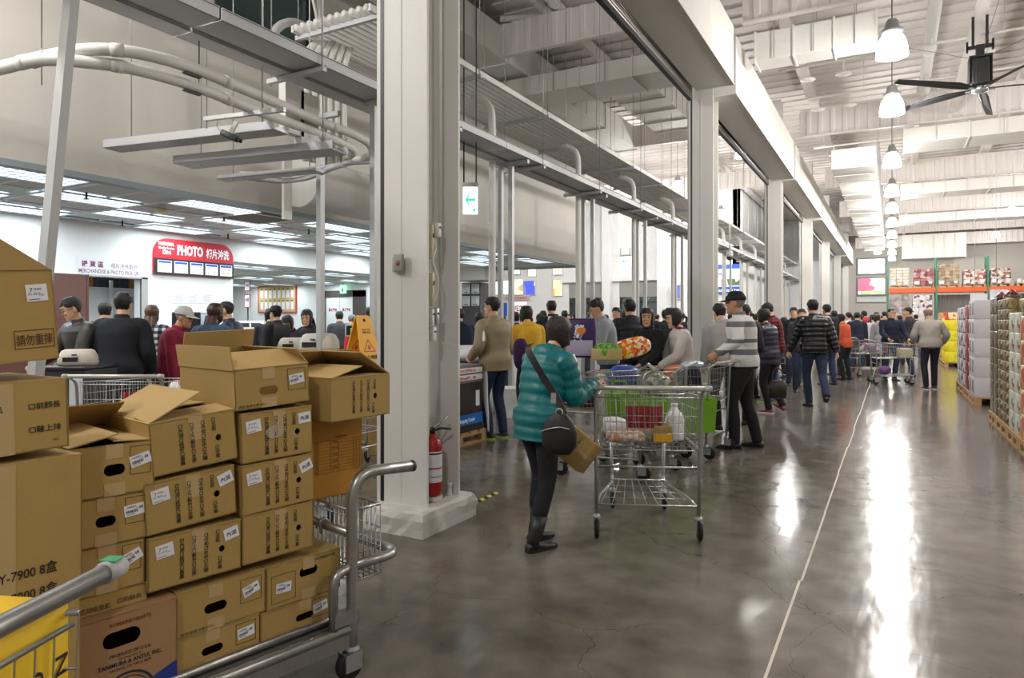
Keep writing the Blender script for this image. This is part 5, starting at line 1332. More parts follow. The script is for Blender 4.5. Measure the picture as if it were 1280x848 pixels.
    for i, s in enumerate((-1, 1)):
        if shoes is None: break
        fx, fy, fz, yaw, pit = ft[i]; FM = T(an[i]) @ rotz(math.radians(yaw)) @ rotx(-math.radians(pit))
        o = MB(); rg = []
        for y, w_, hh in ((-.075,.020,.03),(-.070,.034,.062),(-.03,.040,.075),(.02,.041,.072),(.06,.044,.056),(.11,.046,.044),(.155,.040,.036),(.185,.024,.026),(.192,.010,.016)):
            rg.append([FM @ V((w_*math.copysign(abs(math.cos(a_))**.8, math.cos(a_)), y, -.085+max(0,(hh*(.5+.5*math.sin(a_)))**1))) for a_ in [2*PI*m_/14 for m_ in range(14)]])
        o.loft(rg, 0, True, True)
        if boots: o.tube([FM @ V((0,-.02,-.05)), FM @ V((0,-.018,.0)), an[i].lerp(kn[i],.16), an[i].lerp(kn[i],.40)], [.045,.046,.050,.060], 14)
        so = o.build('boot' if boots else 'shoe', shoes if not isinstance(shoes, tuple) else shoes[0], t)
        sl = MB(); rg = []
        for y, w_ in ((-.078,.022),(-.06,.038),(0,.044),(.06,.047),(.12,.049),(.165,.040),(.196,.016)):
            rg.append([FM @ V((w_*cx_, y, z_)) for cx_, z_ in ((-1,-.088),(1,-.088),(1,-.066),(-1,-.066))])
        sl.loft(rg, 0, False, True); sl.build('sole', BLACK if not isinstance(shoes, tuple) else shoes[1], so)
    return t, HM, M
AWAY, LEFT, RIGHT, FRONT = 0, 90, -90, 180
def stand(px, py, sdeg, D=None):
    p = floor_at(px, py) if D is None else onD(px, py, D); p.z = 0
    return T(p) @ rotz(math.radians(28.91+sdeg))
def loc_of(M, h, w):
    """world point in the person's own (scaled) coordinates"""
    return (M @ Matrix.Scale(h/1.72, 4)).inverted() @ V(w)
BLK = cloth('black cloth', (24,24,27)); BLKT = cloth('black trousers', (22,22,25), bump=0.2); JEANS = cloth('blue denim', (42,54,78), 0.9); JEANS2 = cloth('faded denim', (70,92,128), 0.9)
SHOEB = mat('black leather', (24,22,22), 0.4)
# 1 the woman in teal ------------------------------------------------------------
Mw = stand(674, 681, -50); hW = 1.455
hb = onD(757, 484, 4.42)
person('woman in a teal puffer jacket and black trousers pulling the nearest cart', Mw, hW, 7, 17, feet=[(-.08,.06,0,6,0),(.09,-.10,0.0,-4,0)],
       hands=[V((-.20,.26,.80)), loc_of(Mw, hW, hb-V((CT,ST,0))*0.075+V((0,0,0.012)))], top=cloth('teal nylon', (0,108,110), 0.42, 0.15, 14), hem=.175, puff=.010, ease=1.7, trousers=BLKT, shoes=SHOEB, boots=True, hair='bob', hairm=HAIRD, hood=True, female=True, vox=.0075, hpitch=8, curl=(.8,.62), palms=[None, (0,0.1,-1)], pole=[None,(0.15,-.3,-1)], wide=1.06)
# bag across her back
def world_of(M, h, v): return M @ Matrix.Scale(h/1.72, 4) @ V(v)
pb = onD(699, 540, 3.98)
t = thing('shoulder_bag', 'black shoulder bag with a wide strap across the teal jacket', 'bag', T(pb) @ rotz(math.radians(28.91-30)))
rg = []
for z, w_, d_ in ((-.13,.03,.02),(-.125,.07,.035),(-.08,.105,.05),(0,.11,.05),(.06,.085,.045),(.10,.05,.03),(.115,.02,.015)): rg.append(oring(V((0.005*z,0,z)), V((1,0,0)), V((0,1,0)), w_, d_, 18, 2.4))
MB().loft(rg, 0, True, True).build('bag_body', cloth('black nylon', (20,20,22), 0.6), t)
MB().tube(smooth_path([(-.095,-.038,.0),(-.04,-.056,.02),(.03,-.056,.035),(.085,-.04,.025)],5),.004,6).build('zip', GALV, t)
M_ = t.matrix_world.inverted()
st = [M_ @ onD(x, y, D) for x, y, D in ((706,520,3.98),(697,500,4.03),(684,480,4.06),(669,455,4.08),(660,437,4.12),(663,430,4.17))]
mb = MB(); P_ = smooth_path(st, 6); rr = []
for i, p in enumerate(P_):
    d = (P_[min(i+1,len(P_)-1)]-P_[max(i-1,0)]).normalized(); s = d.cross(V((0,1,0))).normalized(); rr.append([p+s*.022, p+s*.022+V((0,.004,0)), p-s*.022+V((0,.004,0)), p-s*.022])
mb.loft(rr, 0, False, True); mb.build('strap', mat('black webbing', (26,25,25), 0.6), t)
mb = MB()
q = M_ @ onD(699, 516, 3.96); mb.tube([q+V((.022*math.cos(a),0,.022*math.sin(a))) for a in [2*PI*j/16 for j in range(16)]], .004, 6, closed=True)
q2 = M_ @ onD(692, 498, 3.99); mb.bx(q2.x-.014,q2.x+.014,q2.y-.006,q2.y+.004,q2.z-.03,q2.z+.03)
mb.build('buckle', GALV, t)
# the carton she carries
pc = onD(742, 592, 4.12)
M = T(onD(720, 560, 4.45)) @ rotz(TH) @ roty(math.radians(38)) @ rotz(math.radians(-28))
t = thing('cardboard_box', 'small carton carried tilted at the hip of the woman in teal', 'box', M)
MB().rbx(-.12,.12,-.085,.085,-.105,.105,.004).build('carton_body', CARD, t)
MB().bx(-.1202,.1202,-.0854,.0854,-.012,.012).build('tape', TAPE, t); mb = MB()
for k in range(3): mb.vtext('□桃園□台', frame((-.08+.02*k,-.0852,.0),(1,0,0),(0,0,1)) @ T((0.03*k,.09,0)), .016)
mb.build('printed_text', INK, t)
# 2 man in striped sweater -------------------------------------------------------
Ms = stand(930, 560, 62); hS = 1.74
STRIPE = ramp_mat('grey and white stripes', [(0,(214,212,210)),(0.42,(108,108,112)),(0.62,(214,212,210)),(0.86,(108,108,112)),(0.93,(108,108,112))], 'Z', 1/0.30, -2.99)
person('man in a grey and white striped sweater and black cap at a cart', Ms, hS, 2, 8, feet=[(-.12,.10,0,10,0),(.10,-.10,0,-14,0)], hands=[loc_of(Ms,hS,onD(897,442,7.3)), loc_of(Ms,hS,onD(903,437,7.55))], top=STRIPE, extra_top='sweater', hem=.06, ease=.9, trousers=BLKT, slim=1.06, shoes=SHOEB, hair='short', hairm=HAIRG, cap=mat('black cap', (22,22,24), 0.8), skin=SKIN2, vox=.009, hyaw=4, curl=(.7,.7), wide=1.08)
# 3 walking man in the black down jacket
person('man in a shiny black down jacket walking away down the aisle', stand(1018, 509, -6), 1.77, 4, 4, feet=[(-.07,.05,0,6,0),(.05,-.40,.14,-8,-58)], hands=[V((-.36,.12,.86)), V((.33,-.06,.84))], top=cloth('black down nylon', (20,21,25), 0.28, 0.1, 18), hem=.10, puff=.013, ease=2.0, trousers=JEANS, shoes=SHOEB, collar=True, hair='short', vox=.009, wide=1.06)
# 4 old man in grey jacket
Mo = stand(1163, 487, -14); 
person('old man in a pale grey blouson pushing a cart at the far right', Mo, 1.70, 6, 10, feet=[(-.10,-.04,0,4,0),(.09,.08,0,-4,0)], hands=[V((-.22,.34,1.0)), V((.34,.28,.98))], top=cloth('grey blouson', (166,160,150), 0.8), hem=.085, ease=1.7, trousers=cloth('navy trousers', (24,26,38)), shoes=(SHOEB, GLASSW), hair='bald', hairm=HAIRG, skin=SKIN2, vox=.01, hpitch=14, wide=1.1)
# 5 man in navy sweater
person('man in a dark navy sweater and glasses facing us behind the red flap cart', stand(1113, 476, 172), 1.72, 2, 4, feet=[(-.10,.0,0,14,0),(.12,.02,0,-14,0)], hands=[V((-.26,.34,1.0)), V((.18,.34,1.0))], top=cloth('navy knit', (26,32,52)), extra_top='sweater', hem=.05, trousers=JEANS, shoes=SHOEB, hair='buzz', vox=.01, glasses=True, hyaw=14, wide=1.08)
# 6 red check shirt
person('man in a red and black checked shirt and jeans beside the striped man', stand(971, 503, 60), 1.74, 3, 14, feet=[(-.08,.14,0,8,0),(.08,-.02,0,-10,0)], hands=[V((-.20,.33,1.02)), V((.20,.30,1.0))], top=check_mat('red check', (150,26,36), (84,16,24), (24,16,18), .030), extra_top='shirt', hem=.10, trousers=JEANS2, shoes=(mat('blue sneaker', (60,90,140), 0.6), mat('lime sole', (190,210,90), 0.6)), hair='short', vox=.011, hpitch=28)
# 7 purple coat
person('person in a dark purple quilted coat half hidden behind the striped man', stand(962, 516, 40), 1.60, 4, 8, feet=[(-.10,-.02,0,8,0),(.05,-.18,.05,-8,-24)], hands=[V((-.2,.3,.98)), None], top=cloth('plum nylon', (40,36,54), 0.45), hem=.16, puff=.008, ease=1.6, trousers=BLKT, shoes=(mat('pink sneaker', (140,56,70), 0.6), GLASSW), hair='bob', female=True, vox=.011)
t = thing('handbag', 'dark brown handbag hanging beside the purple coat', 'bag', T(onD(972, 485, 9.0)) @ rotz(TH)); rg = []
for z, w_, d_ in ((-.14,.08,.04),(-.13,.11,.06),(0,.12,.055),(.08,.10,.04),(.10,.06,.02)): rg.append(oring(V((0,0,z)), V((1,0,0)), V((0,1,0)), w_, d_, 16, 2.6))
MB().loft(rg,0,True,True).build('bag_body', mat('brown leather', (44,34,32), 0.5), t); MB().tube(smooth_path([(-.07,0,.08),(-.06,0,.2),(0,0,.26),(.06,0,.2),(.07,0,.08)],5),.008,6).build('strap', mat('brown leather', (44,34,32), 0.5), t)
# 8 track suit man
Mt = stand(619, 548, 48); hT = 1.70
person('man in a tan track jacket and navy trousers with a white side stripe', Mt, hT, 1, 4, wide=1.08, slim=1.05, feet=[(-.10,.03,0,10,0),(.11,-.01,0,-10,0)], hands=[V((-.22,.20,.98)), V((.20,.24,.98))], top=cloth('tan track nylon', (146,130,100), 0.6), hem=.13, ease=1.5, trousers=cloth('navy track nylon', (28,42,76), 0.6), shoes=(mat('black sneaker', (40,42,44), 0.6), mat('lime rubber', (196,220,70), 0.5)), hair='short', vox=.009, glasses=True, hyaw=16)
t = bpy.data.objects['person.%03d' % (NP[0]-1)]
def stripe(pts, m, w=.016):
    mb = MB(); P_ = smooth_path(pts, 5); rr = []
    for i, p in enumerate(P_):
        d = (P_[min(i+1,len(P_)-1)]-P_[max(i-1,0)]).normalized(); n_ = V((p.x,0,0)).normalized(); s = d.cross(n_).normalized(); rr.append([p+s*w+n_*.004, p+s*w-n_*.02, p-s*w-n_*.02, p-s*w+n_*.004])
    return mb.loft(rr,0,True,True)
stripe([(-.188,.0,.86),(-.182,0,.7),(-.164,.015,.5),(-.152,.012,.3),(-.146,.0,.10)], None, .034).build('side_stripe', GLASSW, t)
stripe([(-.235,-.005,1.37),(-.262,-.04,1.28),(-.285,-.07,1.18)], None, .022).build('sleeve_stripe', GLASSW, t)
# 9 yellow hood with purple bag
person('woman in a yellow hooded top with a purple bag at the register lane', stand(662, 470, 20, 9.2), 1.62, 5, 10, top=cloth('yellow fleece', (214,166,40)), extra_top='hooded_top', hem=.12, ease=1.7, trousers=BLKT, shoes=SHOEB, hair='bob', hood=True, female=True, vox=.013, hands=[V((-.15,.3,1.05)), None])
t = goods('tote_bag', 'dark purple bag on the shoulder of the woman in yellow', 'bag', crumple(60,.10,.09,.20,.08), cloth('purple cloth', (58,26,74)), T(onD(651,462,8.85)))
# 10 man in the grey shirt
person('man in a light grey shirt bending over the heaped carts, in profile', stand(760, 470, 88, 8.7), 1.70, 4, 12, hands=[V((-.2,.36,1.06)), V((.2,.40,1.12))], top=cloth('grey shirt', (150,156,160)), extra_top='shirt', hem=.08, ease=1.4, trousers=JEANS, shoes=SHOEB, vox=.010, hpitch=24)
# 11 / 12 two women
person('woman in a black coat with a tan strap looking back at us over the carts', stand(813, 470, 126, 8.15), 1.56, 2, 4, hands=[V((-.16,.34,1.0)), V((.2,.30,.95))], top=BLK, extra_top='coat', hem=.16, ease=1.4, trousers=BLKT, shoes=SHOEB, hair='bob', female=True, vox=.009, hyaw=40)
person('woman in a white vest with a red collar in profile beside the woman in black', stand(854, 470, 92, 8.0), 1.56, 3, 10, hands=[V((-.18,.34,.98)), V((.2,.34,.98))], top=mat('white vest', (206,200,190), 0.8, var=0.05), extra_top='vest', hem=.10, ease=1.3, trousers=BLKT, shoes=SHOEB, hair='bob', female=True, vox=.009, hpitch=10)
t = bpy.data.objects['person.%03d' % (NP[0]-1)]
MB().tube([(.078*math.cos(a),.045+.075*math.sin(a),1.452+.012*math.sin(a)) for a in [2*PI*j/18 for j in range(18)]], .02, 8, closed=True).build('collar', mat('red collar', (120,30,40), 0.8), t)
# 13, 14
person('man in a black padded hooded vest seen from behind past the carts', stand(790, 470, 8, 9.6), 1.72, 3, 8, top=cloth('dark navy down', (24,26,36), 0.6), hem=.1, puff=.010, ease=1.9, hood=True, trousers=BLKT, shoes=SHOEB, vox=.012)
person('person in a pale grey hooded top with a shoulder strap right of the second column', stand(906, 500, 10, 8.9), 1.66, 6, 12, top=cloth('pale grey fleece', (170,166,162)), extra_top='hooded_top', hem=.1, ease=1.8, hood=True, trousers=BLKT, shoes=SHOEB, vox=.011, hands=[None, V((.1,.3,1.05))])
person('man in a dark jacket in profile left of the striped man', stand(925, 500, -40, 9.4), 1.66, 6, 14, top=cloth('charcoal jacket', (42,38,38)), hem=.1, ease=1.5, trousers=BLKT, shoes=SHOEB, vox=.012, hands=[V((-.1,.32,1.05)), V((.15,.3,1.0))])
# ---- at the photo counter
person('man in glasses and a dark leather jacket over a blue shirt at the left counter', stand(106, 600, 150, 7.0), 1.66, 3, 12, hands=[V((-.12,.34,.98)), V((.24,.36,1.0))], top=cloth('dark leather', (58,54,50), 0.45), hem=.10, ease=1.5, trousers=BLKT, shoes=SHOEB, glasses=True, vox=.010, hyaw=-18, hpitch=22)
t = bpy.data.objects['person.%03d' % (NP[0]-1)]
MB().loft([oring(V((0,.118,z)), V((1,0,0)), V((0,1,0)), w_, .05, 14) for z, w_ in ((.95,.055),(1.1,.062),(1.25,.062),(1.38,.05),(1.45,.03))],0,True,True).build('shirt_front', check_mat('fine blue check', (190,204,226), (150,172,208), (120,146,190), .008), t)
person('broad man in a plain black coat, his back to us, at the pickup door', stand(150, 600, 6, 6.9), 1.70, 2, 6, top=cloth('black wool coat', (22,25,32)), extra_top='coat', hem=.24, ease=1.9, trousers=BLKT, shoes=SHOEB, vox=.010, wide=1.1, hands=[V((-.2,.22,.95)), V((.24,.16,.9))])
person('dark coated man partly hidden left of the broad man in black', stand(131, 560, 30, 9.1), 1.66, 2, 6, top=cloth('dark blue coat', (30,34,44)), hem=.2, ease=1.5, trousers=BLKT, shoes=SHOEB, vox=.013)
person('long haired woman in a black and white checked shirt by the pickup door', stand(187, 560, 12, 8.6), 1.62, 3, 8, top=check_mat('black white check', (224,224,226), (90,94,104), (26,28,36), .04), extra_top='shirt', hem=.12, ease=1.4, trousers=BLKT, shoes=SHOEB, hair='long', hairm=mat('light brown hair', (82,60,44), 0.5, var=0.25, scale=40, stretch=(6,6,1)), female=True, vox=.011, hands=[V((-.2,.24,1.05)), V((.16,.3,1.08))])
person('old man in a crimson jacket and pale cap looking right at the photo counter', stand(211, 580, -78, 7.4), 1.58, 4, 16, top=cloth('crimson jacket', (134,22,52)), hem=.12, ease=1.4, trousers=BLKT, shoes=SHOEB, hair='buzz', hairm=HAIRG, cap=mat('pale cap', (196,196,190), 0.85), skin=SKIN2, vox=.010, hpitch=10, hyaw=-10)
person('long haired woman in a blue denim jacket at the photo counter', stand(261, 560, -10, 7.6), 1.62, 4, 10, top=cloth('denim jacket', (64,94,120)), hem=.12, ease=1.5, trousers=JEANS, shoes=SHOEB, hair='long', hairm=mat('red brown hair', (58,32,30), 0.45, var=0.25, scale=40, stretch=(6,6,1)), female=True, vox=.010, hands=[V((-.2,.28,1.0)), V((.26,.1,.86))])
person('man in a blue patterned vest with dark sleeves facing left by the photo counter', stand(292, 560, 98, 8.35), 1.66, 2, 8, top=blotch_mat('blue camouflage', [(26,40,60),(40,58,84),(22,32,48),(54,76,104)], 18, 0.6), extra_top='vest', hem=.12, ease=1.7, trousers=JEANS, shoes=SHOEB, hair='buzz', vox=.010, hyaw=-8, hands=[V((-.2,.24,.95)), V((.22,.1,.84))])
# register staff and customers behind the printers
person('man in a black jacket and dark patterned cap behind the left register', stand(350, 560, 60, 10.2), 1.64, 3, 8, top=BLK, hem=.12, ease=1.6, trousers=BLKT, shoes=SHOEB, cap=mat('black cap', (22,22,24), 0.8), vox=.012)
person('dark haired person in black just left of the capped man at the register', stand(338, 560, 20, 10.8), 1.62, 5, 12, top=cloth('black parka', (28,30,36)), hem=.12, ease=1.5, trousers=BLKT, shoes=SHOEB, vox=.013, hair='bob')
person('woman with pulled back dark hair and purple scarf looking down behind the printers', stand(373, 560, 150, 9.95), 1.52, 6, 22, top=cloth('plum cardigan', (60,36,60)), hem=.12, ease=1.4, trousers=BLKT, shoes=SHOEB, hair='bob', female=True, vox=.010, hpitch=28, hyaw=20)
person('woman with long dark hair in black behind the right printer', stand(391, 560, 150, 9.7), 1.58, 3, 10, top=BLK, hem=.12, ease=1.4, trousers=BLKT, shoes=SHOEB, hair='long', female=True, vox=.010, hpitch=16, hyaw=24)
for px, D, sd, lb, c, hr, h_ in ((425,14,20,'person in a dark grey coat far behind the thin steel pole','#',HAIRB,1.62),(436,15,-30,'grey haired person in a scarlet top far behind the register screen','r',HAIRG,1.56),(447,13.5,40,'small dark haired person in a red top right of the register screen','r',HAIRB,1.5),(462,12,10,'person in dark clothes beside the far door of the deep bay','b',HAIRB,1.66)):
    person(lb, stand(px, 500, sd, D), h_, 3, 10, top={'#':cloth('dark grey coat', (60,62,66)),'r':cloth('scarlet top', (190,36,54)),'b':BLK}[c], hem=.12, ease=1.5, trousers=BLKT, shoes=SHOEB, hairm=hr, vox=.016, parts=False)
person('shop assistant in a dark blue top at the register right of the large white column', stand(580, 500, 40, 10.6), 1.62, 4, 14, top=cloth('deep blue top', (26,36,62)), hem=.1, trousers=BLKT, shoes=SHOEB, vox=.013)
person('customer in a brown coat behind the track suit man', stand(596, 500, -20, 11.6), 1.56, 4, 12, top=cloth('brown coat', (110,94,76)), hem=.14, trousers=BLKT, shoes=SHOEB, vox=.014, hair='bob')
# ---- the crowd at the registers and in the hall: a few figures copied with other clothes
def bake(t):
    dg = bpy.context.evaluated_depsgraph_get()
    for o in t.children:
        if o.modifiers:
            me = bpy.data.meshes.new_from_object(o.evaluated_get(dg)); o.modifiers.clear(); o.data = me
        for s in o.material_slots: pass
    return t
protos = []
specs = [dict(lean=2,bend=6,hair='short'), dict(lean=4,bend=12,hair='bob',female=True), dict(lean=3,bend=8,hair='short',hood=True,ease=1.8), dict(lean=3,bend=8,hair='tail',female=True), dict(lean=2,bend=10,hair='short',hands=[V((-.2,.34,1.0)),V((.2,.34,1.0))],wide=1.08), dict(lean=2,bend=6,hair='long',female=True)]
CLO = {'black':(26,26,30),'navy':(28,34,56),'charcoal':(52,52,56),'brown':(88,66,54),'red':(168,36,44),'orange':(196,84,50),'grey':(140,140,142),'white':(206,204,200),'blue':(44,76,140),'pink':(206,60,110),'tan':(164,138,104),'green':(50,80,60),'yellow':(210,176,60),'purple':(76,50,92),'maroon':(92,36,44)}
CL = {k: cloth(k+' crowd cloth', v) for k, v in CLO.items()}
crowd = []   # px, height in the picture of the crown, distance, heading, colour, figure
def C_(px, y, D, sd, c, f, note=None): crowd.append((px, y, D, sd, c, f, note))
for a in ((648,389,12.5,30,'charcoal',1),(672,392,13.0,-60,'black',0),(681,388,15,20,'navy',2),(691,375,11.8,10,'black',4),(700,392,14,60,'brown',1),(706,388,17,0,'black',0),(715,392,18,140,'grey',3),(722,390,16,30,'black',2),(731,393,20,-20,'blue',0),(738,390,22,60,'navy',1),(745,394,21,0,'black',3),(772,384,13.5,150,'black',0),(779,388,16,-30,'charcoal',1),(806,392,18,40,'navy',2),(832,387,14,-10,'black',0),(842,384,12.4,20,'charcoal',1),(856,390,15,100,'navy',3),(630,394,16,20,'black',3),(638,388,18,-40,'maroon',0),(655,395,20,160,'white',1),(664,396,22,10,'black',2),(762,393,22,80,'black',1),(797,394,23,10,'red',0),(820,393,24,-40,'black',2),(878,388,19,30,'black',0),(884,392,15,0,'charcoal',1),
          (940,386,12.5,50,'black',3),(948,392,18,10,'navy',0),(890,394,24,120,'white',3),(913,392,19,-20,'brown',0),(934,394,22,60,'black',1),
          (984,396,17,20,'pink',1),(996,396,20,-30,'black',3),(992,384,15.0,160,'black',0),(1001,386,13.6,170,'charcoal',0),(1008,398,23,40,'grey',1),(1036,380,15.2,10,'black',0),(1044,388,18,-10,'black',4),(1057,392,16.5,30,'orange',1),(1064,390,21,20,'white',3),(1071,390,19.2,-30,'navy',2),(1078,393,22,60,'black',0),(1084,388,25,20,'red',1),(1089,393,20.6,-50,'white',3),(1095,390,24,160,'black',2),(1100,393,20,10,'grey',1),(1106,389,27,-20,'tan',0),(1052,394,26,0,'maroon',1),(1060,396,30,80,'black',0),(1068,395,31,-30,'green',3),(1075,394,29,30,'red',5),(1082,395,33,140,'black',1),(1091,394,30,0,'brown',2),(1098,395,34,60,'navy',0),(1104,394,32,-20,'black',3),(1110,392,29,20,'charcoal',1),(1127,394,24,60,'black',5),(1133,392,22,150,'navy',0),(1139,384,17.5,70,'charcoal',0),(1146,393,27,-10,'black',2),(1047,397,34,10,'purple',0),(1087,397,37,20,'black',4),(1030,392,24,40,'black',1),(1024,396,28,0,'blue',3),(1012,394,27,-40,'black',2)): C_(*a)
for i, sp in enumerate(specs):
    p = person('x', T((0,0,0)), 1.72, top=BLK, hem=.12, trousers=BLKT if i % 2 else JEANS, shoes=SHOEB, vox=.016, parts=False, **sp); protos.append(bake(p[0]))
used = set(); KIND = {0:'short haired person',1:'bob haired woman',2:'hooded person',3:'woman with a ponytail',4:'broad person',5:'long haired woman'}
def band(px):
    return ('left of the purple tissue pack' if px < 735 else 'behind the heaped carts' if px < 870 else 'between second and third columns' if px < 955 else 'left of the down jacket man' if px < 1012 else 'right of the down jacket man' if px < 1060 else 'left of the navy sweater man' if px < 1112 else 'right of the navy sweater man')
crowd.sort(key=lambda c: (c[0]))
lab_n = {}
for (px, y, D, sd, c, f, note) in crowd: lab_n.setdefault((c, f, band(px)), []).append(px)
for (px, y, D, sd, c, f, note) in crowd:
    while True:                                     # nobody stands inside a checkout counter
        p_ = onD(px, 500, D)
        if -8.0 < p_.x < -4.95 and any(abs(p_.y-(LANES[k]+.45)) < .62 for k in range(1, 9)): D += 0.15
        else: break
    hgt = EYE+(HY-y)*D/FPX; src = protos[f]
    hgt = max(1.48, min(1.80, hgt))
    grp = lab_n[(c, f, band(px))]; i = grp.index(px)
    lb = '%s in %s, crowd %s' % (KIND[f], c, band(px))
    if len(grp) > 1: lb += ', %s from left' % ('first', 'second', 'third', 'fourth', 'fifth')[i]
    M = stand(px, 500, sd, D) @ Matrix.Scale(hgt/1.72, 4)
    if f in used: n = dup(src, M, lb, 'shoppers in the crowd')
    else: n = src; n.matrix_world = M; n['label'] = lb; n['group'] = 'shoppers in the crowd'; used.add(f)
    for o in n.children:
        if o.name.startswith(('jacket', 'hooded_top')) and o.material_slots:
            o.material_slots[0].link = 'OBJECT'; o.material_slots[0].material = CL[c]
# ================================================================= signs, counters, shelves
def XW(px, py, X=XP+0.02): return onX(px, py, X)
FW = lambda o: frame(o, (0,1,0), (0,0,1))      # on a wall that faces the aisle
FY = lambda o: frame(o, (1,0,0), (0,0,1))      # on a wall that faces the camera end
REDS = mat('sign red', (206,22,44), 0.4, emit=0.0); WHT = mat('sign white', (244,246,248), 0.4, emit=0.1)
BLUES = mat('sign blue', (36,84,190), 0.4, emit=0.05); DRED = mat('dark red lettering', (150,60,60), 0.7)
# red photo board
a, b = XW(191, 343), XW(290, 348); c = XW(191, 297)
W, H = b.y-a.y, c.z-a.z; o0 = V((XP+0.05, a.y, (a.z+b.z)/2))
t = thing('photo_sign', 'red arched board lettered PHOTO above five price cards', 'sign', FW(o0))
hb_ = H*0.44; r = 0.33*W/2
poly = [(0,0),(W,0),(W,H-r)]+[(W-r+r*math.cos(q), H-r+r*math.sin(q)) for q in [PI/2*k/8 for k in range(1,9)]]+[(r+r*math.cos(q), H-r+r*math.sin(q)) for q in [PI/2+PI/2*k/8 for k in range(0,9)]]
MB().prism([p for p in poly], 0.05, M=T((0,0,-0.04))).build('sign_board', REDS, t)
MB().bx(0,W,0,hb_,0.005,0.02).build('card_holder', BLACKP, t)
M0 = T((0,0,0.0205))
mb = MB().text('PHOTO', M0 @ T((W*0.27,H*0.58,-0.009)), H*0.27, w=W*0.32, bold=0.05).text('相片沖洗', M0 @ T((W*0.63,H*0.575,-0.009)), H*0.27, w=W*0.31, bold=0.03)
mb.text('PROFESSIONAL', M0 @ T((W*0.05,H*0.80,-0.009)), H*0.09, w=W*0.18, bold=0.03).text('Quality Service', M0 @ T((W*0.05,H*0.70,-0.009)), H*0.06, w=W*0.18, bold=0.03).text('Digi', M0 @ T((W*0.10,H*0.56,-0.009)), H*0.11, w=W*0.09, bold=0.04)
mb.build('lettering', WHT, t)
for k in range(5):
    x0 = W*(0.035+0.194*k); w_ = W*0.165
    p = MB().bx(x0,x0+w_,hb_*0.13,hb_*0.87,0.02,0.024).build('price_card', WHT, t)
    MB().bx(x0+w_*0.05,x0+w_*0.95,hb_*0.70,hb_*0.84,0.024,0.0245).build('card_heading', BLUES, p)
    m2 = MB().text(['數位照片','護照證件','底片沖洗','放大','相片書'][k], T((x0+w_*0.15,hb_*0.53,0.0235)), hb_*0.11, w=w_*0.7).text(['3元','7元 40元','9元 150','6 12 25','99 199'][k], T((x0+w_*0.2,hb_*0.22,0.0235)), hb_*0.15, w=w_*0.6); m2.build('card_print', DRED, p)
# pickup lettering
a, b = XW(97, 342), XW(175, 342); c = XW(97, 321); W, H = b.y-a.y, c.z-a.z
t = thing('pickup_sign', 'white strip reading MERCHANDISE & PHOTO PICK-UP above the doorway', 'sign', FW(V((XP+0.012, a.y, a.z))))
MB().bx(0,W,0,H,-0.008,0.0).build('sign_strip', mat('strip white', (222,224,232), 0.5), t)
MB().text('提 貨 區', T((W*0.06,H*0.48,0)), H*0.36, w=W*0.34, bold=0.03).text('相片沖洗取件', T((W*0.52,H*0.48,0)), H*0.32, w=W*0.44).text('MERCHANDISE & PHOTO PICK-UP', T((W*0.02,H*0.08,0)), H*0.26, w=W*0.96, bold=0.01).build('lettering', mat('dull red lettering', (122,58,74), 0.7), t)
# notices on the photo wall
for k, (x0, x1, lb) in enumerate(((217,235,'left of three notices taped behind the photo counter'),(235.5,252,'middle of three notices taped behind the photo counter'),(252.5,270,'right of three notices taped behind the photo counter'))):
    a, b, c = XW(x0,379), XW(x1,379), XW(x0,366); w_, h_ = b.y-a.y, c.z-a.z
    t = thing('notice', lb, 'notice', FW(V((XP+0.008,a.y,a.z))), None); MB().bx(0,w_,0,h_,-0.004,0).build('paper', PAPER, t)
    m2 = MB()
    for q in range(6): m2.bx(w_*0.1,w_*(0.6+0.05*(q%3)),h_*(0.12+0.13*q),h_*(0.15+0.13*q),0,0.001)
    m2.build('print', mat('grey print', (120,120,126), 0.8), t)
for x0, y0, y1, lb in ((305.5,352,364,'upper red edged poster at the edge of the deep bay'),(305.5,368,385,'lower red edged poster at the edge of the deep bay')):
    a, b, c = onY(x0,y1,15.0), onY(x0+7,y1,15.0), onY(x0,y0,15.0)
    t = thing('poster', lb, 'poster', FY(V((a.x,17.48,a.z)) if False else a), None); w_, h_ = b.x-a.x, c.z-a.z
    MB().bx(0,w_,0,h_,-0.02,0).build('poster_frame', mat('poster red', (196,60,66), 0.5), t); MB().bx(w_*.1,w_*.9,h_*.06,h_*.94,0,0.003).build('poster_sheet', WHT, t); MB().text('特價', T((w_*.2,h_*.45,0.002)), h_*.3, w=w_*.6, bold=.03).build('lettering', mat('grey blue print', (90,110,150), 0.7), t)
    MB().bx(w_*.4,w_*.6,-a.z,0,-0.03,-0.02).build('stand', GALV, t)
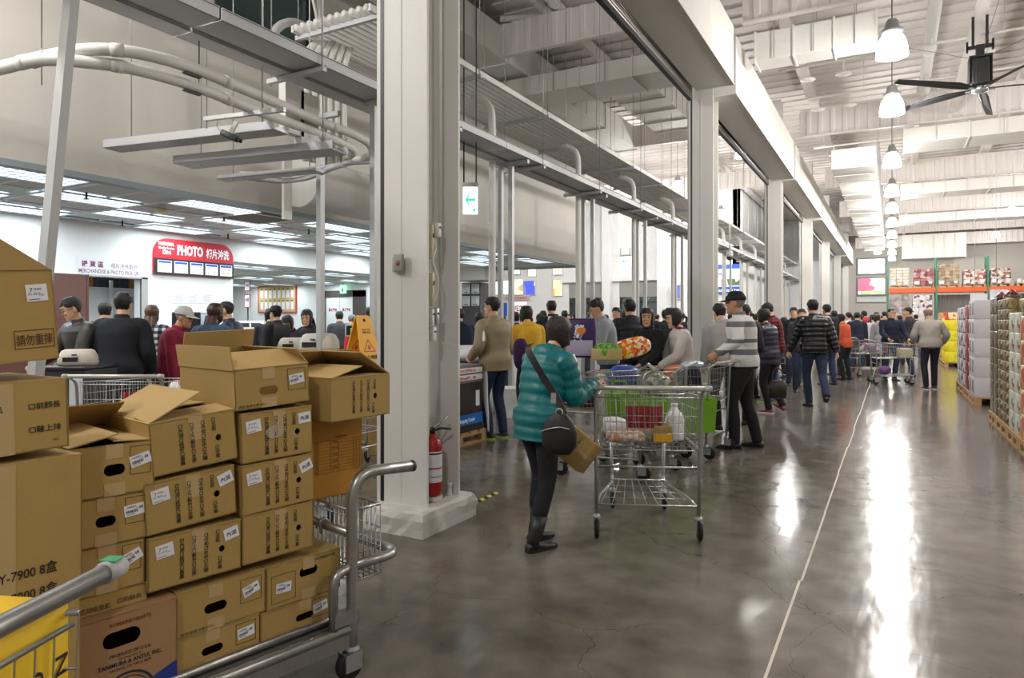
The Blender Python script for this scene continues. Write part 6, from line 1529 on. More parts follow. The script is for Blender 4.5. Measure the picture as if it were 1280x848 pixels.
# stock room shelving through the doorway
p = onX(140, 395, XP-1.0)
t = thing('storage_cabinet', 'pale double cabinet with binders on top inside the pickup doorway', 'cabinet', T((XP-1.2, 7.95, 0)))
MB().rbx(-0.15,0.2,-1.5,1.25,0,2.05,0.01).build('cabinet_body', WHITEW, t)
for k in range(3): 
    d = MB().rbx(0.2,0.215,-1.48+0.91*k,-0.59+0.91*k,0.05,2.0,0.004).build('cabinet_door', WHITEW, t); MB().bx(0.215,0.23,-0.65+0.91*k,-0.63+0.91*k,1.0,1.12).build('door_pull', GALV, d)
r_ = random.Random(3); y = 6.6; k = 0
while y < 9.0:
    w_ = r_.uniform(.07,.13); c_ = r_.choice([(50,52,58),(70,66,60),(160,110,60),(54,64,80)])
    o = MB().rbx(-0.12,0.12,-w_/2,w_/2,0,r_.uniform(.2,.3),.004).build('binder', mat('binder %d%d%d' % c_, c_, 0.6), None, T((XP-1.15, y+w_/2, 2.051))); tag(o, 'folder standing in the row on top of the pickup cabinet', 'folder', 'folders on the pickup cabinet'); y += w_+.01; k += 1
# the photo counter: low desks, monitors, scanner
def counter(label, M, L, D, H, top=DGREY, bodym=None, name='counter'):
    t = thing(name, label, 'counter', M); MB().bx(-L/2,L/2,-D/2,D/2,0.06,H-0.03).bx(-L/2+.03,L/2-.03,-D/2+.05,D/2-.03,0,0.06).build('counter_body', bodym or mat('counter grey', (150,154,158), 0.6), t)
    MB().rbx(-L/2-.02,L/2+.02,-D/2-.02,D/2+.02,H-.03,H,.008).build('counter_top', top, t)
    m2 = MB()
    for k in range(3): m2.bx(-L/2+L*(k+.08)/3,-L/2+L*(k+.92)/3,-D/2-.008,-D/2,0.12,H-.1)
    m2.build('front_panel', mat('panel white', (196,200,204), 0.6), t); return t
p = onX(245, 440, XP+1.9); counter('photo counter with red edged top in front of the notices', T((XP+1.9, p.y, 0)) @ rotz(PI/2), 2.6, 0.6, 1.04, REDP)
for px, D, lb in ((233,10.4,'black monitor on the photo counter, left one'),(249,10.6,'pale monitor on the photo counter, right one')):
    q = onD(px, 410, D); q.z = 1.04; t = thing('monitor', lb, 'monitor', T(q) @ rotz(TH+0.25))
    MB().rbx(-.20,.20,-.03,.03,.14,.50,.015).bx(-.12,.12,.02,.14,.2,.44).build('monitor_case', BLACKP if px < 240 else GREYP, t)
    MB().bx(-.175,.175,-.033,-.03,.17,.47).build('screen', BLACK if px < 240 else mat('pale screen', (170,190,206), 0.3, emit=0.5), t); MB().rbx(-.03,.03,-.02,.03,.02,.16,.01).rbx(-.12,.12,-.08,.1,0,.02,.008).build('monitor_stand', BLACKP, t)
q = onD(98, 456, 6.3); counter('dark pickup desk under the beige scanner at left', T((q.x,q.y,0)) @ rotz(TH), .42, .5, 1.0, BLACKP, DGREY)
def office_machine(label, M, w=.42, name='receipt_printer', m=None):
    t = thing(name, label, 'printer', M); BE = m or mat('beige plastic', (196,188,174), 0.5)
    MB().loft([oring(V((0,0,z)), V((1,0,0)), V((0,1,0)), a_*w, b_*w, 20, 3.2) for z, a_, b_ in ((0,.5,.42),(.10*w,.52,.44),(.28*w,.50,.42),(.44*w,.42,.34),(.48*w,.34,.26))],0,True,True).build('printer_body', BE, t)
    MB().bx(-.3*w,.1*w,-.45*w,-.40*w,.12*w,.25*w).build('paper_slot', BLACK, t); MB().bx(-.06*w,.08*w,-.455*w,-.44*w,.30*w,.35*w).build('badge', mat('badge blue', (70,80,110), 0.5), t); return t
office_machine('beige scanner on the dark desk before the man in glasses', T((q.x,q.y,1.001)) @ rotz(TH+0.3), .30)
# checkout lanes
BELT = mat('black belt', (36,36,38), 0.6)
def lane(y, label, x1=-5.2, L=2.5):
    t = thing('checkout_counter', label, 'checkout counter', T((x1, y, 0)), 'checkout counters')
    MB().bx(-L,0,-.33,.33,.08,.84).bx(-L+.05,-.05,-.28,.28,0,.08).build('counter_body', mat('lane grey', (74,76,80), 0.5, var=.05), t)
    MB().rbx(-L-.02,.02,-.35,.35,.84,.88,.01).build('counter_top', DGREY, t); MB().bx(-L*.55,-.06,-.22,.22,.88,.886).build('belt', BELT, t)
    MB().bx(.0,.012,-.28,.28,.15,.78).build('end_panel', mat('lane white panel', (206,206,204), .5), t)
    MB().rbx(-L,-L*.62,-.35,.1,.88,1.04,.01).build('register_stand', BLACKP, t)
    MB().bx(-L*.98,-L*.64,-.36,-.35,.55,.83).build('front_panel', mat('lane white panel', (206,206,204), .5), t); return t
NM = ['', 'nearest checkout counter, behind the open cartons', 'checkout counter behind the man in the tan track jacket', 'checkout counter behind the man in the grey shirt', 'checkout counter behind the two women at the carts', 'checkout counter left of the second white column', 'first checkout counter right of the second white column', 'second checkout counter right of the second white column', 'third checkout counter right of the second white column']
for i in range(1, 9): lane(LANES[i]+.45, NM[i])
def display(label, M):
    t = thing('customer_display', label, 'display', M); MB().rbx(-.11,.11,-.025,.025,.24,.36,.01).build('display_case', GREYP, t); MB().bx(-.095,.095,-.028,-.025,.26,.345).build('display_screen', mat('dark screen', (18,34,30), .2), t)
    MB().text('50.00', T((-.06,-.029,.295)) @ rotx(PI/2), .03).build('digits', mat('green digits', (60,180,130), .5, emit=1.0), t); MB().cyl((0,0,.02),(0,0,.25),.014,n=10).lathe([(.07,0),(.07,.012),(.02,.02)],16).build('pole', BLACKP, t); return t
yl = LANES[1]+.45
q = onY(378, 436, yl-.1); office_machine('smaller beige printer at left on the nearest checkout counter', T((q.x-.16,yl-.12,1.041)) @ rotz(.7), .32)
office_machine('larger beige printer with dark slot on the nearest checkout counter', T((onY(403,436,yl-.1).x,yl-.15,1.041)) @ rotz(.35), .44)
q = onY(427, 436, yl); display('customer display with green digits beside the larger printer', T((q.x+.12,yl+.15,.881)) @ rotz(TH) @ Matrix.Scale(1.35,4))
t = thing('keyboard', 'pale flat keyboard on the nearest checkout counter', 'keyboard', T((onY(415,436,yl-.1).x+.28,yl-.22,.93)) @ rotz(.1)); MB().rbx(-.22,.22,-.1,.1,0,.03,.008).build('keyboard_case', GREYP, t); m2 = MB()
for a_ in range(12):
    for b_ in range(4): m2.bx(-.2+.034*a_,-.172+.034*a_,-.08+.042*b_,-.046+.042*b_,.03,.038)
m2.build('keys', mat('key white', (206,204,198), .6), t); MB().bx(-.2,.2,-.08,.08,-.05,0).build('tray', BLACKP, t)
q = onD(353, 430, 9.3); t = thing('monitor', 'black register monitor seen from behind at the left register', 'monitor', T((q.x,q.y,1.08)) @ rotz(TH+.2) @ Matrix.Scale(.6,4)); MB().rbx(-.17,.17,-.03,.03,.12,.46,.02).build('monitor_case', BLACKP, t); MB().cyl((0,0,.0),(0,0,.14),.02,n=8).build('monitor_stand', BLACKP, t); MB().rbx(-.12,.12,-.1,.1,-.18,.0,.01).build('monitor_base', DGREY, t)
# glass case with flowers and produce at the deep bay edge
t = thing('display_case', 'glass case of colourful fruit packs behind the left register', 'display case', T(onD(322,430,13.2)*1) @ rotz(TH)); dz = -onD(322,430,13.2).z
MB().bx(-.6,.6,-.3,.3,dz,-.25).build('case_base', WHITEW, t); MB().bx(-.58,.58,-.28,.28,-.25,-.05).build('fruit_packs', blotch_mat('fruit packs', [(210,190,60),(90,140,60),(230,226,210),(200,90,50),(160,180,90)],30), t); MB().bx(-.6,.6,-.31,-.3,-.25,.18).bx(-.6,.6,.3,.31,-.25,.18).bx(-.6,.6,-.3,.3,.17,.18).build('glass_cover', mat('case glass', (220,236,236), .05, alpha=.22), t)
for px, lb in ((321,'white weighing scale on the glass case, right one'),(307,'white weighing scale on the glass case, left one')):
    q = onD(px,392,13.2); t = thing('scale', lb, 'scale', T((q.x,q.y,1.17)) @ rotz(TH)); MB().rbx(-.12,.12,-.05,.05,.05,.24,.01).build('scale_head', GLASSW, t); MB().bx(-.09,.09,-.053,-.05,.12,.2).build('dial', DGREY, t); MB().rbx(-.1,.1,-.08,.08,-.02,.0,.005).cyl((0,0,-.02),(0,0,.06),.015,n=8).build('scale_foot', GREYP, t)
# yellow caution sign on the counter
q = onD(453, 461, 7.4); t = thing('caution_sign', 'yellow folding wet floor sign standing open on a carton by the register', 'sign', T((q.x,q.y,.886)) @ rotz(TH-math.radians(38)))
for s in (-1, 1):
    MB_ = MB(); Hh, sp = .60, .17
    M = T((s*sp,0,0)) @ roty(-s*math.atan2(sp,Hh)) @ rotz(s*PI/2) @ rotx(PI/2)       # local x across, y up, z outwards
    pl = [(-.14,0),(-.09,0),(-.07,.07),(.07,.07),(.09,0),(.14,0),(.095,.56),(.07,.60),(-.07,.60),(-.095,.56)]
    p = MB().prism(pl, .012, M=M @ T((0,0,-.006))).build('sign_panel', YELLOW, t)
    m2 = MB(); F = M @ T((0,0,.0065))
    for (x0,y0,x1,y1) in ((-.075,.2,.075,.2),(.075,.2,0,.33),(0,.33,-.075,.2)):
        d = V((x1-x0,y1-y0,0)).normalized(); n_ = V((-d.y,d.x,0))*.006; m2.add([V((x0,y0,.001))-n_,V((x1,y1,.001))-n_,V((x1,y1,.001))+n_,V((x0,y0,.001))+n_],[(0,1,2,3)],M=F)
    m2.ell((0,.245,.001),.02,.028,.001,10,6,M=F); m2.build('warning_triangle', mat('warning red', (196,70,20), .5), p)
    if s < 0:
        m3 = MB(); F2 = M @ T((0,0,-.0065)) @ roty(PI)
        for (x0,y0,x1,y1) in ((-.075,.2,.075,.2),(.075,.2,0,.33),(0,.33,-.075,.2)):
            d = V((x1-x0,y1-y0,0)).normalized(); n_ = V((-d.y,d.x,0))*.006; m3.add([V((x0,y0,.001))-n_,V((x1,y1,.001))-n_,V((x1,y1,.001))+n_,V((x0,y0,.001))+n_],[(0,1,2,3)],M=F2)
        m3.ell((0,.245,.001),.02,.028,.001,10,6,M=F2); m3.build('warning_triangle', mat('warning red', (196,70,20), .5), p)
    MB().text('OUT OF', F @ T((0,.43,0)), .022, align='C', bold=.01).text('SERVICE', F @ T((0,.40,0)), .022, align='C', bold=.01).text('小心地滑', F @ T((0,.12,0)), .045, align='C', bold=.03).ell((0,.545,.001),.018,.02,.001,10,6,M=F).build('lettering', INK, p)
t = thing('cardboard_box', 'plain carton under the yellow folding sign', 'box', T((q.x,q.y,.44)) @ rotz(TH)); MB().rbx(-.25,.25,-.22,.22,-.44,.44,.006).build('carton_body', CARD, t); MB().bx(-.251,.251,-.221,.221,-.02,.02).build('tape', TAPE, t)
# deep bay: framed staff board, door, exit sign
a, b, c = onY(323.5,390,17.45), onY(369.5,390,17.45), onY(323.5,358.5,17.45); W, H = b.x-a.x, c.z-a.z
t = thing('notice_board', 'red framed board with two rows of white tags on the deep bay wall', 'notice board', FY(a)); MB().bx(0,W,0,H,-.03,.0).build('board_panel', mat('cork', (196,170,120), .8, var=.1), t)
MB().bx(-.03,W+.03,-.04,0,-.03,.02).bx(-.03,W+.03,H,H+.04,-.03,.02).bx(-.03,0,0,H,-.03,.02).bx(W,W+.03,0,H,-.03,.02).build('board_frame', mat('board red', (196,70,60), .5), t)
for k in range(16):
    x = W*(.05+.118*(k%8)); y = H*(.08 if k < 8 else .53); MB().bx(x,x+W*.075,y,y+H*.3,0,.006).bx(x+W*.01,x+W*.06,y+H*.32,y+H*.36,0,.004,1).build('tag', [PAPER, DGREY], t)
a = onY(331,353,17.45); MB_ = MB().text('賣場主管 · 部門經理名單', FY((0,0,0)), .13, w=1.05).build('wall_lettering', mat('grey violet print', (96,96,120), .7), None, T(a)); tag(MB_, 'line of grey characters on the wall above the red framed board', 'lettering')
da_, db_ = onY(407,410,17.4), onY(441,410,17.4); hd_ = onY(407,372,17.4).z
t = thing('staff_door', 'white double door in a dark frame under the green exit sign', 'door', T(((da_.x+db_.x)/2,17.42,0))); w_ = (db_.x-da_.x)/2
MB().bx(-w_-.12,-w_,-.03,.05,0,hd_+.2).bx(w_,w_+.5,-.03,.05,0,hd_+.2).bx(-w_-.12,w_+.5,-.03,.05,hd_,hd_+.22).build('door_frame', mat('dark brown frame', (70,62,58), .6), t)
for s in (-1,1): p = MB().bx(-w_ if s<0 else .01,-.01 if s<0 else w_,0,.05,0,hd_).build('door_panel', WHITEW, t); MB().text('員工專用', FY((s*w_*.5-.18,-.002,1.75)), .1, w=.36, bold=.03).build('lettering', DRED, p)
t = thing('exit_sign', 'small green lit exit sign above the staff door', 'sign', FY(onY(429,367,17.3)), None); MB().rbx(-.11,.11,0,.28,-.04,.04,.01).build('sign_box', mat('exit lit', (150,230,180), .5, emit=1.5), t); MB().prism([(-.05,.06),(.0,.2),(.05,.12),(.03,.05)],.003,M=T((0,0,.041))).build('running_figure', mat('exit dark', (20,110,60), .5), t); MB().cyl((0,.28,0),(0,.60,0),.01,n=6).build('stem', DGREY, t)
# kiosk on a pallet right of the column
def pallet(t, x0, x1, y0, y1, h=.14):
    mb = MB(); n = 6
    for k in range(n): w_ = (y1-y0)/(n+1.2); y = y0+k*(y1-y0-w_)/(n-1); mb.bx(x0,x1,y,y+w_,h-.022,h)
    for k in range(3):
        x = x0+k*(x1-x0-.1)/2; mb.bx(x,x+.1,y0,y1,h-.044,h-.022); mb.bx(x,x+.1,y0,y1,0,.02)
        for j in range(3): y = y0+j*(y1-y0-.12)/2; mb.bx(x,x+.1,y,y+.12,.02,h-.044)
    return mb.build('pallet', PALLETW, t)
k0, k1 = floor_at(573, 565), floor_at(601, 549); kx = -4.2
t = thing('kiosk', 'dark display box with a blue lettered band on a wooden pallet', 'display', T((kx, 0, 0))); y0, y1 = k0.y-.35, k1.y
MBk = pallet(t, -.9, .0, y0, y1)
MB().bx(-.85,-.03,y0+.05,y1-.05,.14,.70).build('display_box', mat('dark brown print', (46,38,36), .6, var=.2), t)
m2 = MB().bx(-.03,-.027,y0+.05,y1-.05,.22,.34); p = m2.build('blue_band', mat('band blue', (30,110,200), .5), t)
ya_, yb_ = onX(576,520,kx).y, onX(596,520,kx).y
MB().text('Shopping Cooler', FW(V((-.026,ya_,.255))), .045, w=yb_-ya_, bold=.02).build('lettering', WHT, p)
MB().bx(-.03,-.0285,y0+.35,y0+.5,.45,.68).bx(-.03,-.0285,y1-.2,y1-.12,.42,.6).build('white_panel', GLASSW, t)
MB().bx(-.03,-.0285,y0+.2,y0+.3,.38,.62).build('green_panel', mat('lime print', (150,190,40), .5), t)
MB().bx(-.86,-.02,y0+.03,y1-.03,.70,.90).build('top_tray', mat('grey card', (110,108,106), .8), t)
for k in range(2):
    p = MB().bx(-.02,-.012,y0+.2,y1-.08,.73+.08*k,.79+.08*k).build('price_strip', GLASSW, t); MB().text(['加價購優惠','SHOPPING'][k], FW(V((-.0118,ya_,.742+.08*k))), .035, w=yb_-ya_, bold=.02).build('lettering', mat('strip red', (190,50,50), .6), p)
bag('crumpled white plastic bags on the counter right of the large white column', T(onD(588,452,9.3)) @ rotz(.5), GLASSW, (.30,.2,.11), 71, .2)
t = goods('carton', 'white carton on the floor behind the man in the track jacket', 'carton', MB().rbx(-.3,.3,-.25,.25,0,.42,.006), WHITEW, T(V((floor_at(652,520).x,floor_at(652,520).y,0))) @ rotz(TH))
# hall wall boards (food counter): lit menus
def board(label, px0, y0, px1, y1, m, Y=YH, name='menu_board', txt=None, dz=.06):
    a, b, c = onY(px0,y1,Y-.12), onY(px1,y1,Y-.12), onY(px0,y0,Y-.12); W, H = b.x-a.x, c.z-a.z
    t = thing(name, label, 'menu board' if name == 'menu_board' else 'sign', FY(a), None); MB().bx(0,W,0,H,-.1,0).build('board_case', WHITE, t); MB().bx(.03,W-.03,.03,H-.03,0,.005).build('lit_face', m, t)
    if txt: MB().text(txt[0], T((W*.1,H*.3,.0055)), H*.4, w=W*.8, bold=.03).build('lettering', txt[1], t)
    return t
LITW = mat('lit white', (240,246,250), .5, emit=1.6)
board('lit menu board second from left over the food counter', 619,348,636,369, blotch_mat('menu white', [(240,246,250),(230,240,246),(190,210,220),(240,246,250)],2,emit=1.2))
board('lit menu board with pale food pictures left of the blue one', 641,349,654,369, blotch_mat('menu food', [(240,240,236),(206,200,170),(236,240,240),(170,150,120)],3,emit=1.1))
board('blue menu board with white shapes', 654.5,351,669,369.5, blotch_mat('menu blue', [(70,84,190),(70,84,190),(90,110,206),(230,236,250)],1.6,emit=.9))
board('blank lit panel above the menus, left', 629,331,650,344, LITW); board('blank lit panel above the menus, right', 660,331,670,346, LITW)
board('narrow red lettered strip under the menus', 629,370,662,375.5, mat('pale strip', (206,180,170), .5), txt=('熟食區 美食熱狗披薩', mat('strip red', (190,50,50), .6)), name='counter_sign')
board('white sign with red line over the food counter', 641,377,659,394, mat('sheet white', (232,234,238), .5, emit=.4), name='counter_sign', txt=('WELCOME', mat('strip red', (190,50,50), .6)))
board('blue sign left of the white food counter sign', 629,378,634.5,396, BLUES, name='counter_sign')
board('upper orange lit poster beside the entrance', 691,330,703,344, blotch_mat('poster orange', [(250,236,220),(240,200,170),(250,246,240),(230,150,110)],2,emit=1.0)); board('lower orange lit poster with flames beside the entrance', 691,350,703,370.5, blotch_mat('poster flame', [(250,240,226),(246,206,150),(236,150,70),(250,246,240)],1.8,emit=1.0))
board('red and blue card at the left end of the food counter', 609,333,615,350, blotch_mat('card mix', [(200,80,70),(70,110,180),(230,230,230)],3), name='counter_sign')
board('pink and blue board on the white wall right of the entrance', 841,356,851,374, blotch_mat('pink blue board', [(220,150,190),(120,140,210),(240,236,240)],1.5), name='counter_sign')
board('small lit green exit sign over the entrance doors, left', 739.5,339,742.5,347, mat('exit lit', (150,230,180), .5, emit=1.5), name='exit_sign'); board('small lit green exit sign over the entrance doors, right', 795.5,339,798.5,352, mat('exit lit', (150,230,180), .5, emit=1.5), name='exit_sign')
# blue and white web address board
a, b, c = onY(872,368,YH-.1), onY(926,368,YH-.1), onY(872,332,YH-.1); W, H = b.x-a.x, c.z-a.z
t = thing('web_sign', 'tall white board with blue bands and a white web address', 'sign', FY(a)); MB().bx(0,W,0,H,-.08,0).build('board', mat('board white', (220,224,234), .5), t)
MB().bx(0,W,H*.85,H,0,.01).build('top_band', BLUES, t); p = MB().bx(0,W,0,H*.235,0,.01).build('bottom_band', BLUES, t); MB().text('www.costco.com.tw', T((W*.05,H*.07,.0105)), H*.11, w=W*.92, bold=.04).build('lettering', WHT, p)
MB().bx(W*.38,W*.54,H*.27,H*.52,0,.012).build('lit_square', LITW, t); MB().bx(W*.56,W*.98,H*.28,H*.5,0,.01).build('pictures', blotch_mat('product pictures', [(230,226,230),(190,80,80),(90,120,80),(236,232,236)],3), t); MB().bx(W*.3,W*.64,H*.66,H*.69,0,.012).build('blue_line', BLUES, t)
# hood and steel cabinets under the low ceiling
a, b, c = onY(566,350,18.6), onY(606,350,18.6), onY(566,331,18.6); t = thing('extractor_hood', 'pale hood box hanging under the low ceiling right of the large column', 'hood', FY(a)); MB().add([(0,0,0),(b.x-a.x,0,0),(b.x-a.x,c.z-a.z,0),(0,c.z-a.z,0),(0,0,-1.2),(b.x-a.x+.25,0,-1.2),(b.x-a.x+.25,c.z-a.z,-1.2),(0,c.z-a.z,-1.2)],[(0,1,2,3),(1,5,6,2),(5,4,7,6),(4,0,3,7),(3,2,6,7),(0,4,5,1)]).build('hood_box', WALLP, t); MB().bx(0,b.x-a.x,-.03,0,-1.2,.02).build('hood_rim', TRAYM, t)
a, b, c = onY(577,384,19.2), onY(600,384,19.2), onY(577,354,19.2); t = thing('steel_cabinet', 'stainless cabinet with four doors below the pale hood', 'cabinet', FY(V((a.x,a.y,0)))); W = b.x-a.x; z0, z1 = a.z, c.z
MB().bx(0,W,0,z1,-.6,-.02).build('cabinet_body', DGREY, t)
for k in range(4): x = W*.5*(k%2); zz = z0+(z1-z0)*.5*(k//2); p = MB().rbx(x+.03,x+W*.5-.03,zz+.03,zz+(z1-z0)*.5-.03,-.02,.01,.01).build('cabinet_door', GALV, t); MB().bx(x+W*.25-.08,x+W*.25+.08,zz+.07,zz+.09,.01,.03).build('door_pull', DGREY, p)
# ---- the big column's fittings
yn = COLY[0]; q = onY(502, 330, yn)
t = thing('sensor_box', 'small square sensor box with round lens on the large white column', 'sensor', FY(V((q.x,yn-.004,q.z)))); MB().rbx(-.055,.0,-.055,.045,0,.03,.006).build('base_box', GREYP, t); MB().rbx(-.02,.05,-.055,.06,.03,.06,.006).build('cover', mat('aged grey plastic', (150,146,140), .5), t); MB().ell((.018,.0,.06),.018,.018,.015,12,8).build('lens', mat('rose lens', (150,96,90), .3), t)
def col_item(name, label, px, y0, y1, w, d, m, cat, Y=yn+.15, extra=None):
    a, b = onX(px, y1, XC-.06), onX(px, y0, XC-.06); t = thing(name, label, cat, FW(V((XC-.07,a.y,a.z)))); h = b.z-a.z
    MB().rbx(-w/2,w/2,0,h,-.0,d,.006).build('case', m, t); MB().bx(-w*.18,w*.18,h*.62,h*.74,d,d+.006).build('latch', DGREY, t); MB().bx(-.008,.008,-.0,h,-.11,0).build('mount', WHITE, t)
CREAM = mat('cream plastic', (206,196,156), .5)
col_item('terminal_strip', 'upper cream strip in the recess of the large white column', 540, 281, 324, .028, .02, CREAM, 'strip'); col_item('terminal_strip', 'lower cream strip in the recess of the large white column', 540.5, 341, 383, .028, .02, CREAM, 'strip')
col_item('junction_box', 'small white box at the top of the column recess fittings', 545.5, 279, 297, .035, .04, WHITE, 'box'); col_item('key_switch', 'grey key switch box beside the lower cream strip', 545, 385, 407, .032, .03, GALV, 'switch'); col_item('switch_box', 'white switch box below the lower cream strip', 539, 386, 408, .03, .03, WHITE, 'switch'); col_item('socket_box', 'white socket box lowest in the column recess', 541, 409, 427, .04, .03, WHITE, 'socket')
pts = [onX(543,300,XC-.05), onX(545,312,XC-.045), onX(541,326,XC-.05), onX(546,342,XC-.03), onX(548,360,XC-.03), onX(543,378,XC-.05)]
o = MB().tube(smooth_path([p-pts[0] for p in pts],6),.006,7).build('cable', WHITE, None, T(pts[0])); tag(o, 'loose white cable looping between the cream strips on the column', 'cable')
o = MB().cyl((0,0,-4.0),(0,0,0),.012,n=8).cyl((0,0,-.55),(0,0,-.53),.018,n=8).build('conduit', WHITE, None, T((XC-.10,yn+.30,5.8))); tag(o, 'thin white conduit running up the recess of the large white column', 'conduit')
# fire extinguisher in the recess
t = thing('fire_extinguisher', 'red fire extinguisher standing in the recess of the large white column', 'fire extinguisher', T((XC-.075, yn+.17, .20)))
MB().lathe([(.04,0),(.062,.01),(.066,.03),(.066,.34),(.058,.375),(.035,.40),(.022,.405),(.022,.425)],24).build('cylinder', mat('extinguisher red', (166,26,28), .3), t)
MB().lathe([(.018,.42),(.02,.45),(.012,.47)],12).build('valve', BLACK, t); MB().tube([(0,-.015,.455),(.03,.06,.50),(.05,.11,.535)],.007,6).build('carry_handle', GALV, t); MB().tube([(0,-.015,.445),(.04,.05,.46),(.07,.12,.447)],.008,6).build('lever', BLACK, t)
MB().tube(smooth_path([(-.02,-.02,.44),(-.07,-.05,.40),(-.082,-.03,.25),(-.075,-.02,.1)],5),.008,7).build('hose', BLACK, t)
def wrap(z0, z1, a0, a1, r): n = 10; A = [a0+(a1-a0)*k/n for k in range(n+1)]; return MB().add([(r*math.cos(a),r*math.sin(a),z) for z in (z0,z1) for a in A],[(k,k+1,n+2+k,n+1+k) for k in range(n)],0,True)
p = wrap(.20,.31,-1.5,.9,.0668).build('instruction_label', PAPER, t); wrap(.29,.30,-1.3,.7,.0672).build('label_print', INK, p); p = wrap(.10,.19,-1.3,.7,.0668).build('instruction_label', PAPER, t); wrap(.135,.14,-1.1,.5,.0672).build('label_print', INK, p)
MB().bx(-.05,.05,-.05,.05,-.032,-.0).bx(-.07,-.055,-.05,.05,-.032,.12).build('floor_bracket', WHITE, t)
o = MB().lathe([(.022,0),(.022,.012),(.014,.016),(.014,.07),(.018,.075),(.018,.09)],14).build('pipe_stub', WHITE, None, T((XC-.04,yn+.33,.168))); tag(o, 'short white pipe stub beside the extinguisher on the plinth', 'pipe')
# yellow and black tape on the floor
a, b = floor_at(583,634), floor_at(622,616); d = (b-a); L = d.length; M = frame((a.x,a.y,.0015), d, V((0,0,1)).cross(d)); mb = MB(); n = 9
for k in range(n): x0, x1 = L*k/n, L*(k+1)/n; mb.add([(x0-.02,-.025,0),(x1-.02,-.025,0),(x1+.02,.025,0),(x0+.02,.025,0)],[(0,1,2,3)],k%2)
o = mb.build('hazard_tape', [mat('tape yellow', (226,206,60), .5), BLACK], None, M); tag(o, 'yellow and black hazard tape on the floor beside the white plinth', 'tape')
# ---- screens on the far wall
for y0, y1, lb, cols in ((323,344.5,'upper lit screen on the far wall',[(250,250,250),(236,226,244),(206,170,206),(250,250,250),(190,206,230)]),(347,370,'lower lit screen on the far wall with red and green picture',[(236,244,250),(200,90,120),(150,190,120),(240,240,236),(210,220,236)])):
    a, b, c = onY(1070.5,y1,YFAR-.12), onY(1108.5,y1,YFAR-.12), onY(1070.5,y0,YFAR-.12); W, H = b.x-a.x, c.z-a.z
    t = thing('wall_screen', lb, 'screen', FY(a)); MB().rbx(0,W,0,H,-.1,.02,.02).build('screen_case', mat('screen grey', (150,154,158), .4), t); MB().bx(.12,W-.12,.1,H-.1,.02,.03).build('picture', blotch_mat(lb, cols, .9, .4, (1,2.4,1), emit=1.1), t)
a, b, c = onY(1071,378,YFAR-.1), onY(1108,378,YFAR-.1), onY(1071,372,YFAR-.1); o = MB().bx(0,b.x-a.x,0,c.z-a.z,-.1,.1).bx(-.04,b.x-a.x+.04,c.z-a.z-.05,c.z-a.z,-.1,.14).build('wall_trough', WHITEW, None, FY(a)); tag(o, 'white ledge box on the far wall under the screens', 'ledge')
# ---- pallet rack at the back
YR = 44.0; ORG = mat('rack orange', (222,92,30), .45); GRN = mat('rack green', (60,120,96), .5)
zb = onY(1150, 366, YR).z; zt = onY(1150, 360, YR).z; xs = [onY(px, 400, YR).x for px in (1109.5,1170.5,1235,1300)]
t = thing('pallet_rack', 'pallet rack with orange beam and green uprights across the back', 'rack', T((0,YR,0)))
for x in xs:
    m2 = MB().bx(x-.05,x+.05,-.05,.05,0,zb+1.9).bx(x-.05,x+.05,1.0,1.1,0,zb+1.9)
    for k in range(5): m2.bx(x-.02,x+.02,.05,1.0,.4+k*1.0,.46+k*1.0)
    m2.build('upright', GRN, t)
for k in range(3):
    MB().bx(xs[k]+.05,xs[k+1]-.05,-.06,.0,zb,zt).build('beam', ORG, t); MB().bx(xs[k]+.05,xs[k+1]-.05,1.05,1.1,zb,zt).build('beam', ORG, t); MB().bx(xs[k]+.05,xs[k+1]-.05,0,1.05,zt-.05,zt-.01).build('wire_deck', GALV, t)
def load(label, px0, px1, ytop, z0, cols, lines=None, rows=6, Y=None, depth=1.0, sc=5):
    Y = YR if Y is None else Y
    x0, x1 = onY(px0,400,Y).x, onY(px1,400,Y).x; z1 = onY((px0+px1)/2,ytop,Y).z; cx = (x0+x1)/2
    t = thing('pallet_load', label, 'pallet load', T((cx,Y+.05,z0)), None); h = z1-z0; w_ = (x1-x0)/2
    pallet(t, -w_, w_, 0, depth); rh = (h-.15)/rows; m2 = MB(); r_ = random.Random(int(px0))
    for k in range(rows):
        nn = 3
        for j in range(nn):
            a_ = -w_+.02+(2*w_-.04)*j/nn; m2.rbx(a_+.004,a_+(2*w_-.04)/nn-.004,.03+r_.uniform(0,.02),depth-.03,.15+k*rh+.003,.15+(k+1)*rh-.003,.012)
    m2.build('wrapped_cases', blotch_mat(label[:40], cols, sc, .5), t)
    if lines: 
        m3 = MB()
        for k in range(rows): m3.bx(-w_,w_,.01,depth,.145+k*rh,.165+k*rh)
        m3.build('tray_edge', lines, t)
    MB().bx(-w_*.9,-w_*.4,.012,.02,.2,.38).bx(w_*.5,w_*.8,.012,.02,.22,.34).build('pallet_tag', PAPER, t)
TANL = mat('tan tray', (206,176,110), .8)
load('wrapped beige cases on the rack, first pallet from the screens', 1112,1137,335,zt, [(206,196,180),(196,184,164),(216,208,196)], None, 6)
load('wrapped maroon cases on the rack, second pallet from the screens', 1141.5,1168,336,zt, [(150,84,84),(170,110,106),(130,66,68),(190,170,166)], None, 5)
load('tan trayed cases on the rack, third pallet from the screens', 1172,1200,330,zt, [(170,150,130),(140,120,106),(190,172,150)], TANL, 6)
load('red and white mixed cases on the rack, fourth pallet from the screens', 1204,1233,337,zt, [(190,120,110),(230,220,214),(150,80,74),(206,190,180)], None, 6, sc=8)
load('brown and white cases on the rack, fifth pallet from the screens', 1238,1265,335,zt, [(150,110,100),(226,218,210),(120,80,74),(196,180,170)], None, 6, sc=8)
